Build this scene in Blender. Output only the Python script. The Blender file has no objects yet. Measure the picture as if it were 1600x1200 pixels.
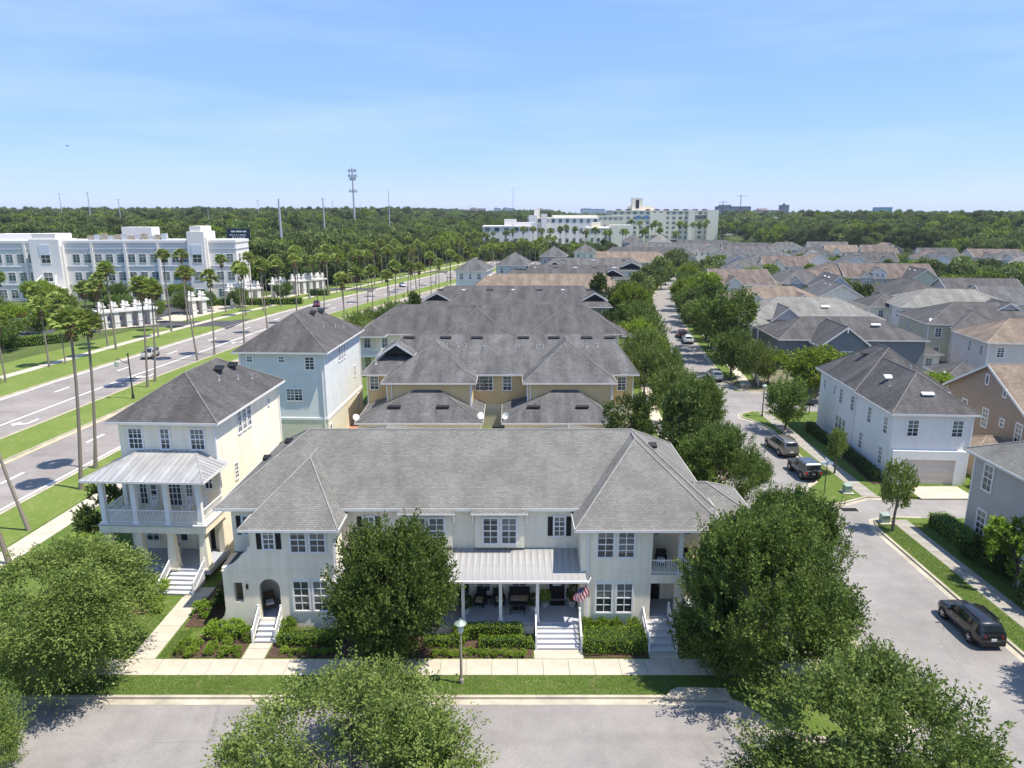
import bpy, math, random
import numpy as np
from mathutils import Vector, Matrix
R = math.radians
S = bpy.context.scene
COL = S.collection
# ---------------------------------------------------------------- camera
CAMH = 26.0
cd = bpy.data.cameras.new('camera'); cam = bpy.data.objects.new('camera', cd); COL.objects.link(cam)
cam.location = (0, 0, CAMH); cam.rotation_euler = (R(90 - 13.475), 0, 0)
cd.sensor_width = 36; cd.lens = 36 * 1110 / 1600; cd.clip_start = .5; cd.clip_end = 20000
S.camera = cam
# ---------------------------------------------------------------- sky, sun, exposure
SUN = Vector((.417, -.11, 1.0)).normalized()
SUN_EL = math.asin(SUN.z); SUN_AZ = math.atan2(SUN.x, SUN.y)
W = bpy.data.worlds.new('World'); S.world = W; W.use_nodes = True
wn = W.node_tree; wn.nodes.clear()
def wnode(t): return wn.nodes.new('ShaderNode' + t)
sky = wnode('TexSky'); sky.sky_type = 'NISHITA'; sky.sun_disc = False
sky.sun_elevation = SUN_EL; sky.sun_rotation = SUN_AZ
sky.air_density = 1.0; sky.dust_density = 0.0; sky.ozone_density = 6.0; sky.altitude = 0
tc = wnode('TexCoord'); mp = wnode('Mapping'); mp.inputs['Scale'].default_value = (1.2, 1.2, 9.0)
mp.inputs['Rotation'].default_value = (0, R(7), R(25))
nz = wnode('TexNoise'); nz.inputs['Scale'].default_value = 2.2; nz.inputs['Detail'].default_value = 7; nz.inputs['Roughness'].default_value = .55
rp = wnode('ValToRGB'); rp.color_ramp.elements[0].position = .42; rp.color_ramp.elements[0].color = (0, 0, 0, 1)
rp.color_ramp.elements[1].position = .80; rp.color_ramp.elements[1].color = (.38, .38, .38, 1)
mx = wnode('MixRGB'); mx.inputs['Color2'].default_value = (2.5, 2.9, 4.0, 1)
sc1 = wnode('VectorMath'); sc1.operation = 'MULTIPLY_ADD'; sc1.inputs[1].default_value = (.255, .226, .278); sc1.inputs[2].default_value = (.54, 1.05, 1.93)
bg = wnode('Background'); bg.inputs['Strength'].default_value = .145
wo = wnode('OutputWorld')
L = wn.links.new
L(tc.outputs['Generated'], mp.inputs['Vector']); L(mp.outputs[0], nz.inputs['Vector']); L(nz.outputs['Fac'], rp.inputs['Fac'])
L(rp.outputs[0], mx.inputs['Fac']); L(sky.outputs[0], sc1.inputs[0]); L(sc1.outputs[0], mx.inputs['Color1']); L(mx.outputs[0], bg.inputs['Color']); L(bg.outputs[0], wo.inputs['Surface'])
sl = bpy.data.lights.new('sun', 'SUN'); sl.energy = 3.3; sl.angle = R(.53); sl.color = (1, .94, .84)
so = bpy.data.objects.new('sun', sl); COL.objects.link(so); so.rotation_euler = SUN.to_track_quat('Z', 'Y').to_euler(); so.location = (60, -10, 120)
vs = S.view_settings; vs.view_transform = 'Standard'; vs.look = 'None'; vs.exposure = 1.15; vs.gamma = 1; vs.use_curve_mapping = False
S.cycles.max_bounces = 5; S.cycles.diffuse_bounces = 3; S.cycles.glossy_bounces = 2; S.cycles.transmission_bounces = 3; S.cycles.transparent_max_bounces = 6
S.cycles.use_denoising = True
S.cycles.caustics_reflective = False; S.cycles.caustics_refractive = False

# ---------------------------------------------------------------- materials
MATS = {}
def newmat(name):
    m = bpy.data.materials.new(name); m.use_nodes = True; nt = m.node_tree
    b = nt.nodes['Principled BSDF']; MATS[name] = m
    return m, nt, b
def N(nt, t, **kw):
    n = nt.nodes.new('ShaderNode' + t)
    for k, v in kw.items():
        if k in n.inputs: n.inputs[k].default_value = v
        else: setattr(n, k, v)
    return n
def c4(c, k=1.0): return (min(c[0] * k, 1), min(c[1] * k, 1), min(c[2] * k, 1), 1)
def mat(name, col, rough=.8, var=.12, scale=1.5, metal=0, spec=.3, fine=0, bump=0, streak=0):
    """plain surface with soft large mottling, optional fine grain, optional downward streaks (UV in metres)"""
    if name in MATS: return MATS[name]
    m, nt, b = newmat(name); k = nt.links.new
    b.inputs['Roughness'].default_value = rough; b.inputs['Metallic'].default_value = metal
    b.inputs['Specular IOR Level'].default_value = spec
    t = N(nt, 'TexCoord'); n1 = N(nt, 'TexNoise', Scale=scale, Detail=6.0, Roughness=.6); k(t.outputs['Object'], n1.inputs['Vector'])
    mr = N(nt, 'MapRange'); mr.inputs[1].default_value = .3; mr.inputs[2].default_value = .7; mr.inputs[3].default_value = 1 - var; mr.inputs[4].default_value = 1 + var
    k(n1.outputs['Fac'], mr.inputs[0]); val = mr.outputs[0]
    if fine:
        n2 = N(nt, 'TexNoise', Scale=scale * 22, Detail=3.0); k(t.outputs['Object'], n2.inputs['Vector'])
        m2 = N(nt, 'MapRange'); m2.inputs[1].default_value = .3; m2.inputs[2].default_value = .7; m2.inputs[3].default_value = 1 - fine; m2.inputs[4].default_value = 1 + fine
        k(n2.outputs['Fac'], m2.inputs[0]); mm = N(nt, 'Math', operation='MULTIPLY'); k(val, mm.inputs[0]); k(m2.outputs[0], mm.inputs[1]); val = mm.outputs[0]
    if streak:
        mpn = N(nt, 'Mapping'); mpn.inputs['Scale'].default_value = (2.2, .18, 1); k(t.outputs['UV'], mpn.inputs['Vector'])
        n3 = N(nt, 'TexNoise', Scale=1.0, Detail=5.0); k(mpn.outputs[0], n3.inputs['Vector'])
        m3 = N(nt, 'MapRange'); m3.inputs[1].default_value = .35; m3.inputs[2].default_value = .7; m3.inputs[3].default_value = 1 + streak * .4; m3.inputs[4].default_value = 1 - streak
        k(n3.outputs['Fac'], m3.inputs[0]); mm = N(nt, 'Math', operation='MULTIPLY'); k(val, mm.inputs[0]); k(m3.outputs[0], mm.inputs[1]); val = mm.outputs[0]
    mixc = N(nt, 'VectorMath', operation='SCALE'); mixc.inputs[0].default_value = col[:3]; k(val, mixc.inputs['Scale'])
    k(mixc.outputs[0], b.inputs['Base Color'])
    if bump:
        bp = N(nt, 'Bump', Strength=.5, Distance=bump); n4 = N(nt, 'TexNoise', Scale=scale * 30, Detail=3.0); k(t.outputs['Object'], n4.inputs['Vector'])
        k(n4.outputs['Fac'], bp.inputs['Height']); k(bp.outputs[0], b.inputs['Normal'])
    return m
def siding(name, col, pitch=.16):
    if name in MATS: return MATS[name]
    m, nt, b = newmat(name); k = nt.links.new; b.inputs['Roughness'].default_value = .6; b.inputs['Specular IOR Level'].default_value = .25
    t = N(nt, 'TexCoord'); sx = N(nt, 'SeparateXYZ'); k(t.outputs['UV'], sx.inputs[0])
    d = N(nt, 'Math', operation='DIVIDE'); k(sx.outputs[1], d.inputs[0]); d.inputs[1].default_value = pitch
    fr = N(nt, 'Math', operation='FRACT'); k(d.outputs[0], fr.inputs[0])
    bp = N(nt, 'Bump', Strength=.7, Distance=.02); iv = N(nt, 'Math', operation='SUBTRACT'); iv.inputs[0].default_value = 1; k(fr.outputs[0], iv.inputs[1]); k(iv.outputs[0], bp.inputs['Height']); k(bp.outputs[0], b.inputs['Normal'])
    n1 = N(nt, 'TexNoise', Scale=.9, Detail=5.0); k(t.outputs['Object'], n1.inputs['Vector'])
    mr = N(nt, 'MapRange'); mr.inputs[1].default_value = .3; mr.inputs[2].default_value = .7; mr.inputs[3].default_value = .93; mr.inputs[4].default_value = 1.05; k(n1.outputs['Fac'], mr.inputs[0])
    gt = N(nt, 'MapRange'); gt.inputs[1].default_value = .0; gt.inputs[2].default_value = .12; gt.inputs[3].default_value = .72; gt.inputs[4].default_value = 1; k(fr.outputs[0], gt.inputs[0])
    mm = N(nt, 'Math', operation='MULTIPLY'); k(mr.outputs[0], mm.inputs[0]); k(gt.outputs[0], mm.inputs[1])
    sc = N(nt, 'VectorMath', operation='SCALE'); sc.inputs[0].default_value = col[:3]; k(mm.outputs[0], sc.inputs['Scale']); k(sc.outputs[0], b.inputs['Base Color'])
    return m
def shingle(name, col, col2=None, row=.19, stain=.35, gap=.55):
    if name in MATS: return MATS[name]
    m, nt, b = newmat(name); k = nt.links.new; b.inputs['Roughness'].default_value = .9; b.inputs['Specular IOR Level'].default_value = .2
    col2 = col2 or tuple(x * .78 for x in col)
    t = N(nt, 'TexCoord')
    br = N(nt, 'TexBrick', Scale=1.0); br.offset = .5; br.inputs['Brick Width'].default_value = row * 1.9; br.inputs['Row Height'].default_value = row
    br.inputs['Mortar Size'].default_value = .016; br.inputs['Mortar Smooth'].default_value = .4; br.inputs['Bias'].default_value = 0
    br.inputs['Color1'].default_value = c4(col, 1.08); br.inputs['Color2'].default_value = c4(col2); br.inputs['Mortar'].default_value = c4(col, gap)
    k(t.outputs['UV'], br.inputs['Vector'])
    mpn = N(nt, 'Mapping'); mpn.inputs['Scale'].default_value = (.55, .10, 1); k(t.outputs['UV'], mpn.inputs['Vector'])
    n3 = N(nt, 'TexNoise', Scale=1.0, Detail=7.0, Roughness=.65); k(mpn.outputs[0], n3.inputs['Vector'])
    m3 = N(nt, 'MapRange'); m3.inputs[1].default_value = .32; m3.inputs[2].default_value = .68; m3.inputs[3].default_value = 1 + stain * .35; m3.inputs[4].default_value = 1 - stain
    k(n3.outputs['Fac'], m3.inputs[0])
    n1 = N(nt, 'TexNoise', Scale=.5, Detail=4.0); k(t.outputs['Object'], n1.inputs['Vector'])
    m1 = N(nt, 'MapRange'); m1.inputs[1].default_value = .3; m1.inputs[2].default_value = .7; m1.inputs[3].default_value = .86; m1.inputs[4].default_value = 1.12; k(n1.outputs['Fac'], m1.inputs[0])
    mm = N(nt, 'Math', operation='MULTIPLY'); k(m3.outputs[0], mm.inputs[0]); k(m1.outputs[0], mm.inputs[1])
    sc = N(nt, 'VectorMath', operation='SCALE'); k(br.outputs[0], sc.inputs[0]); k(mm.outputs[0], sc.inputs['Scale']); k(sc.outputs[0], b.inputs['Base Color'])
    bp = N(nt, 'Bump', Strength=.6, Distance=.012); k(br.outputs['Fac'], bp.inputs['Height']); bp.invert = True; k(bp.outputs[0], b.inputs['Normal'])
    return m
def leafmat(name, dark, light, trans=.25, vr=(.8, 1.22), hr=(.496, .508)):
    if name in MATS: return MATS[name]
    m = bpy.data.materials.new(name); m.use_nodes = True; nt = m.node_tree; nt.nodes.clear(); MATS[name] = m; k = nt.links.new
    g = N(nt, 'NewGeometry'); oi = N(nt, 'ObjectInfo'); t = N(nt, 'TexCoord')
    n1 = N(nt, 'TexNoise', Scale=4.5, Detail=3.0); k(t.outputs['Object'], n1.inputs['Vector'])
    a = N(nt, 'Math', operation='MULTIPLY_ADD'); k(g.outputs['Random Per Island'], a.inputs[0]); a.inputs[1].default_value = .55
    mr = N(nt, 'MapRange'); mr.inputs[1].default_value = .35; mr.inputs[2].default_value = .65; mr.inputs[3].default_value = -.1; mr.inputs[4].default_value = .6; k(n1.outputs['Fac'], mr.inputs[0]); k(mr.outputs[0], a.inputs[2]); a.use_clamp = True
    mxr = N(nt, 'MixRGB'); mxr.inputs['Color1'].default_value = c4(dark); mxr.inputs['Color2'].default_value = c4(light); k(a.outputs[0], mxr.inputs['Fac'])
    hs = N(nt, 'HueSaturation'); mv = N(nt, 'MapRange'); mv.inputs[3].default_value = vr[0]; mv.inputs[4].default_value = vr[1]; k(oi.outputs['Random'], mv.inputs[0]); k(mv.outputs[0], hs.inputs['Value'])
    mh = N(nt, 'MapRange'); mh.inputs[3].default_value = hr[0]; mh.inputs[4].default_value = hr[1]; rf = N(nt, 'Math', operation='MULTIPLY'); rf.inputs[1].default_value = 13.7; k(oi.outputs['Random'], rf.inputs[0]); rg = N(nt, 'Math', operation='FRACT'); k(rf.outputs[0], rg.inputs[0]); k(rg.outputs[0], mh.inputs[0]); k(mh.outputs[0], hs.inputs['Hue']); k(mxr.outputs[0], hs.inputs['Color'])
    d = N(nt, 'BsdfDiffuse'); tr = N(nt, 'BsdfTranslucent'); ms = N(nt, 'MixShader'); ms.inputs[0].default_value = trans
    k(hs.outputs[0], d.inputs[0]); k(hs.outputs[0], tr.inputs[0]); k(d.outputs[0], ms.inputs[1]); k(tr.outputs[0], ms.inputs[2])
    gl = N(nt, 'BsdfGlossy', Roughness=.45); gl.inputs[0].default_value = (1, 1, 1, 1); m2 = N(nt, 'MixShader'); m2.inputs[0].default_value = .008; k(ms.outputs[0], m2.inputs[1]); k(gl.outputs[0], m2.inputs[2])
    o = N(nt, 'OutputMaterial'); k(m2.outputs[0], o.inputs[0]); return m
def grassmat(name, a, bcol, c, sc=1.0):
    m, nt, b = newmat(name); k = nt.links.new; b.inputs['Roughness'].default_value = .95; b.inputs['Specular IOR Level'].default_value = .1
    t = N(nt, 'TexCoord'); n1 = N(nt, 'TexNoise', Scale=.22 * sc, Detail=6.0, Roughness=.65); n2 = N(nt, 'TexNoise', Scale=9.0 * sc, Detail=5.0, Roughness=.7); n3 = N(nt, 'TexNoise', Scale=1.6 * sc, Detail=4.0)
    for n in (n1, n2, n3): k(t.outputs['Object'], n.inputs['Vector'])
    r1 = N(nt, 'ValToRGB'); e = r1.color_ramp.elements; e[0].position = .3; e[0].color = c4(a); e[1].position = .7; e[1].color = c4(bcol); k(n1.outputs['Fac'], r1.inputs[0])
    r3 = N(nt, 'MapRange'); r3.inputs[1].default_value = .5; r3.inputs[2].default_value = .75; r3.inputs[3].default_value = 0; r3.inputs[4].default_value = .85; k(n3.outputs['Fac'], r3.inputs[0])
    mx1 = N(nt, 'MixRGB'); mx1.inputs['Color2'].default_value = c4(c); k(r3.outputs[0], mx1.inputs['Fac']); k(r1.outputs[0], mx1.inputs['Color1'])
    r2 = N(nt, 'MapRange'); r2.inputs[1].default_value = .3; r2.inputs[2].default_value = .7; r2.inputs[3].default_value = .6; r2.inputs[4].default_value = 1.4; k(n2.outputs['Fac'], r2.inputs[0])
    s = N(nt, 'VectorMath', operation='SCALE'); k(mx1.outputs[0], s.inputs[0]); k(r2.outputs[0], s.inputs['Scale']); k(s.outputs[0], b.inputs['Base Color'])
    bp = N(nt, 'Bump', Strength=.8, Distance=.06); k(n2.outputs['Fac'], bp.inputs['Height']); k(bp.outputs[0], b.inputs['Normal'])
    return m
def glassmat(name, col, rough=.06, var=.5, blinds=True):
    m, nt, b = newmat(name); k = nt.links.new; b.inputs['Roughness'].default_value = rough; b.inputs['Specular IOR Level'].default_value = .6
    oi = N(nt, 'ObjectInfo'); mv = N(nt, 'MapRange'); mv.inputs[3].default_value = 1 - var; mv.inputs[4].default_value = 1 + var; k(oi.outputs['Random'], mv.inputs[0])
    s = N(nt, 'VectorMath', operation='SCALE'); s.inputs[0].default_value = col; k(mv.outputs[0], s.inputs['Scale'])
    if not blinds: k(s.outputs[0], b.inputs['Base Color']); return m
    t = N(nt, 'TexCoord'); sx = N(nt, 'SeparateXYZ'); k(t.outputs['Generated'], sx.inputs[0])      # blinds drawn to a different height in each window
    a = N(nt, 'Math', operation='MULTIPLY'); a.inputs[1].default_value = 7.31; k(oi.outputs['Random'], a.inputs[0]); fr = N(nt, 'Math', operation='FRACT'); k(a.outputs[0], fr.inputs[0])
    gt = N(nt, 'Math', operation='GREATER_THAN'); k(sx.outputs[2], gt.inputs[0]); k(fr.outputs[0], gt.inputs[1])
    mm = N(nt, 'Math', operation='MULTIPLY'); k(gt.outputs[0], mm.inputs[0]); mm.inputs[1].default_value = .75
    mx_ = N(nt, 'MixRGB'); mx_.inputs['Color2'].default_value = (.23, .235, .215, 1); k(mm.outputs[0], mx_.inputs['Fac']); k(s.outputs[0], mx_.inputs['Color1']); k(mx_.outputs[0], b.inputs['Base Color']); return m
def carpaint(name, col, metal=.3):
    if name in MATS: return MATS[name]
    m, nt, b = newmat(name); b.inputs['Base Color'].default_value = c4(col); b.inputs['Roughness'].default_value = .3; b.inputs['Metallic'].default_value = metal
    b.inputs['Coat Weight'].default_value = .8; b.inputs['Coat Roughness'].default_value = .05
    return m
def emit_free(name, col, rough=.5, metal=0): return mat(name, col, rough=rough, var=.04, metal=metal)
M_CREAM = mat('cream_stucco', (.92, .83, .65), .85, .06, .6, fine=.05, streak=.10)
M_CREAM2 = mat('warm_cream_stucco', (.80, .73, .56), .85, .05, .8, fine=.04, streak=.05)
M_YELLOW = siding('straw_yellow_siding', (.70, .52, .27))
M_BLUE = siding('pale_blue_siding', (.68, .695, .665), .18)
M_WHITE_S = siding('white_siding', (.82, .775, .715), .2)
M_GREY_S = siding('grey_siding', (.45, .42, .385))
M_SLATE_S = siding('slate_blue_siding', (.20, .215, .225))
M_TAN_S = siding('tan_siding', (.35, .262, .195))
M_SAGE_S = siding('sage_siding', (.56, .515, .37))
M_LILAC = siding('pale_lilac_siding', (.68, .60, .545))
M_SKY_S = siding('sky_blue_siding', (.62, .645, .66))
M_BUTTER = siding('butter_siding', (.70, .66, .45))
M_BACKCREAM = mat('back_cream', (.72, .66, .50), .85, .06, .8)
M_TRIM = mat('white_trim', (.84, .82, .79), .5, .04, 1.0)
M_FASCIA = mat('fascia_white', (.72, .69, .64), .55, .05, 1.0)
M_GLASS = glassmat('window_glass', (.05, .06, .06), .08, .5)
M_GLASS_O = glassmat('office_glass', (.05, .10, .12), .05, .5)
M_SHUT = mat('black_shutter', (.012, .012, .014), .5, .1)
M_DOOR = mat('dark_door', (.025, .02, .02), .4, .1)
M_SH_L = shingle('light_grey_shingle', (.204, .196, .178), (.170, .163, .148), row=.155, stain=.17)
M_SH_D = shingle('dark_grey_shingle', (.118, .112, .109), (.092, .087, .085), stain=.45)
M_SH_M = shingle('weathered_shingle', (.154, .149, .145), (.119, .115, .112), stain=.5)
M_SH_B = shingle('brown_shingle', (.255, .198, .15), (.20, .155, .12), stain=.4)
M_SH_R = shingle('streaked_brown_shingle', (.20, .157, .132), (.15, .118, .10), stain=.55)
M_SH_P = shingle('pale_grey_shingle', (.25, .24, .215), (.20, .19, .17), stain=.34)
M_CAP_L = mat('pale_ridge_cap', (.245, .235, .212), .9, .15, 2.0)
M_CAP_D = mat('grey_ridge_cap', (.165, .15, .14), .9, .2, 2.0)
M_CAP_B = mat('brown_ridge_cap', (.30, .235, .18), .9, .2, 2.0)
M_METAL = mat('galvanised_roof_metal', (.43, .42, .405), .45, .14, .7, metal=.3, spec=.5, streak=.28)
def asphaltmat(name, col):
    m, nt, b = newmat(name); k = nt.links.new; b.inputs['Roughness'].default_value = .92; b.inputs['Specular IOR Level'].default_value = .15
    t = N(nt, 'TexCoord'); val = None
    def mul(o):
        nonlocal val
        if val is None: val = o; return
        mm = N(nt, 'Math', operation='MULTIPLY'); k(val, mm.inputs[0]); k(o, mm.inputs[1]); val = mm.outputs[0]
    for sc, lo, hi, a0, a1, st in ((.16, .30, .70, 0.80, 1.12, None), (.9, .35, .70, .93, 1.05, None), (9.0, .3, .7, .90, 1.10, None), (.5, .52, .75, 1.0, .84, (.12, 1.0, 1)), (.5, .56, .78, 1.0, .88, (1.0, .1, 1))):
        n = N(nt, 'TexNoise', Scale=sc, Detail=6.0, Roughness=.6); src = t.outputs['Object']
        if st: mp_ = N(nt, 'Mapping'); mp_.inputs['Scale'].default_value = st; k(src, mp_.inputs['Vector']); src = mp_.outputs[0]
        k(src, n.inputs['Vector']); r = N(nt, 'MapRange'); r.inputs[1].default_value = lo; r.inputs[2].default_value = hi; r.inputs[3].default_value = a0; r.inputs[4].default_value = a1; k(n.outputs['Fac'], r.inputs[0]); mul(r.outputs[0])
    wn_ = N(nt, 'TexNoise', Scale=.7, Detail=4.0); k(t.outputs['Object'], wn_.inputs['Vector']); ad = N(nt, 'MixRGB'); ad.inputs['Fac'].default_value = .12; k(t.outputs['Object'], ad.inputs['Color1']); k(wn_.outputs['Color'], ad.inputs['Color2'])
    v = N(nt, 'TexVoronoi', Scale=.22); v.feature = 'DISTANCE_TO_EDGE'; k(ad.outputs[0], v.inputs['Vector']); r = N(nt, 'MapRange'); r.inputs[1].default_value = .0; r.inputs[2].default_value = .007; r.inputs[3].default_value = .80; r.inputs[4].default_value = 1; k(v.outputs['Distance'], r.inputs[0])
    cm = N(nt, 'TexNoise', Scale=.11, Detail=2.0); k(t.outputs['Object'], cm.inputs['Vector']); c2 = N(nt, 'MapRange'); c2.inputs[1].default_value = .48; c2.inputs[2].default_value = .6; k(cm.outputs['Fac'], c2.inputs[0])
    mxc = N(nt, 'MixRGB'); mxc.inputs['Color1'].default_value = (1, 1, 1, 1); k(c2.outputs[0], mxc.inputs['Fac']); k(r.outputs[0], mxc.inputs['Color2']); mul(mxc.outputs[0])
    s_ = N(nt, 'VectorMath', operation='SCALE'); s_.inputs[0].default_value = col; k(val, s_.inputs['Scale']); k(s_.outputs[0], b.inputs['Base Color']); return m
M_ASPH = asphaltmat('pale_asphalt', (.272, .252, .236)); M_ASPH2 = asphaltmat('boulevard_asphalt', (.275, .244, .224))
M_ASPHD = mat('dark_asphalt', (.075, .072, .078), .9, .12, .3, fine=.1, spec=.15)
M_CONC = mat('concrete', (.47, .42, .335), .9, .14, .7, fine=.06, spec=.15)
M_CONC3 = mat('weathered_concrete', (.30, .275, .235), .9, .2, .6, fine=.08, spec=.15)
M_CONC2 = mat('kerb_concrete', (.41, .365, .285), .9, .25, .6, fine=.08, spec=.15)
M_PAINT = mat('road_paint', (.78, .78, .76), .7, .08, 3.0)
M_YPAINT = mat('yellow_road_paint', (.68, .52, .20), .7, .12, 3.0)
M_GRASS = grassmat('lawn_grass', (.075, .12, .022), (.115, .165, .035), (.17, .18, .07))
M_VERGE = grassmat('verge_grass', (.115, .165, .032), (.165, .215, .05), (.21, .235, .085))
M_FIELD = grassmat('field_ground', (.055, .085, .022), (.10, .135, .04), (.13, .135, .06), .3)
M_YARD = grassmat('garden_ground', (.13, .125, .075), (.17, .155, .10), (.11, .135, .045), .8)
M_MULCH = mat('mulch', (.085, .05, .035), .95, .35, 3.0, fine=.4, bump=.03)
M_STEP = mat('grey_step', (.50, .50, .51), .7, .06, 1.0)
M_DECK = mat('porch_deck', (.36, .38, .42), .7, .08, 1.0)
M_LEAF = leafmat('elm_leaf', (.042, .082, .016), (.215, .280, .064), .36)
M_LEAF_L = leafmat('pale_elm_leaf', (.070, .118, .022), (.275, .335, .090), .38)
M_LEAF_D = leafmat('magnolia_leaf', (.03, .056, .014), (.13, .165, .042), .15)
M_LEAF_Y = leafmat('lime_leaf', (.10, .155, .016), (.30, .375, .05), .3)
M_LEAF_F = leafmat('forest_leaf', (.068, .102, .028), (.20, .245, .078), .3, (.6, 1.5), (.482, .516))
M_PALM = leafmat('palm_leaf', (.12, .18, .03), (.40, .46, .13), .35)
M_PALMD = leafmat('palm_skirt', (.12, .075, .035), (.26, .18, .09), .1)
M_HEDGE = leafmat('hedge_leaf', (.075, .145, .012), (.33, .45, .06))
M_BARK = mat('bark', (.16, .13, .105), .95, .25, 3.0, bump=.02)
M_PTRUNK = mat('palm_trunk', (.235, .20, .165), .95, .2, 2.0, bump=.02)
M_BLACK = mat('black_plastic', (.015, .015, .016), .5, .1)
M_WICKER = mat('black_wicker', (.02, .018, .017), .7, .2)
M_TYRE = mat('tyre', (.018, .018, .018), .85, .1)
M_RIM = mat('alloy_rim', (.45, .45, .46), .3, .05, metal=.8)
M_CGLASS = glassmat('car_glass', (.012, .016, .02), .04, .2, False)
M_RED = mat('tail_lamp_red', (.42, .02, .02), .25, .05)
M_HEAD = mat('head_lamp', (.75, .75, .75), .12, .03, spec=.6)
M_TEAL = mat('verdigris_metal', (.30, .37, .31), .5, .12, 3.0, metal=.2)
M_POLE = mat('grey_pole', (.33, .28, .22), .6, .12)
M_DPOLE = mat('dark_pole', (.03, .033, .036), .5, .1)
M_STEEL = mat('galvanised_steel', (.47, .48, .49), .5, .1, metal=.3)
M_OFFICE = mat('white_render', (.74, .70, .655), .8, .03, .1, streak=.03)
M_BEIGE = mat('beige_render', (.74, .67, .54), .85, .04, .05)
M_FARWHITE = mat('far_white', (.78, .72, .60), .85, .04, .05)
M_GARAGE = mat('garage_door_paint', (.66, .57, .51), .6, .04)
M_BRICKR = mat('red_paving', (.40, .19, .12), .9, .2, 2.0)

# ---------------------------------------------------------------- mesh builder
def fast_mesh(name, V, F4=None, polys=None):
    me = bpy.data.meshes.new(name)
    if polys is not None: me.from_pydata(V, [], polys); return me
    n = len(F4); me.vertices.add(len(V)); me.vertices.foreach_set('co', np.asarray(V, dtype=np.float32).ravel())
    k = F4.shape[1]; me.loops.add(n * k); me.polygons.add(n)
    me.loops.foreach_set('vertex_index', F4.astype(np.int32).ravel())
    me.polygons.foreach_set('loop_start', np.arange(0, n * k, k, dtype=np.int32))
    me.update(calc_edges=True); return me
def autouv(me):
    uv = me.uv_layers.new(name='UVMap'); co = [v.co for v in me.vertices]; out = [0.0] * (len(me.loops) * 2)
    for p in me.polygons:
        n = p.normal
        if abs(n.z) > .999: ua, va = Vector((1, 0, 0)), Vector((0, 1, 0))
        else:
            ua = Vector((-n.y, n.x, 0)).normalized(); va = n.cross(ua)
        for li in p.loop_indices:
            c = co[me.loops[li].vertex_index]; out[2 * li] = c.dot(ua); out[2 * li + 1] = c.dot(va)
    uv.data.foreach_set('uv', out)
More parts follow.
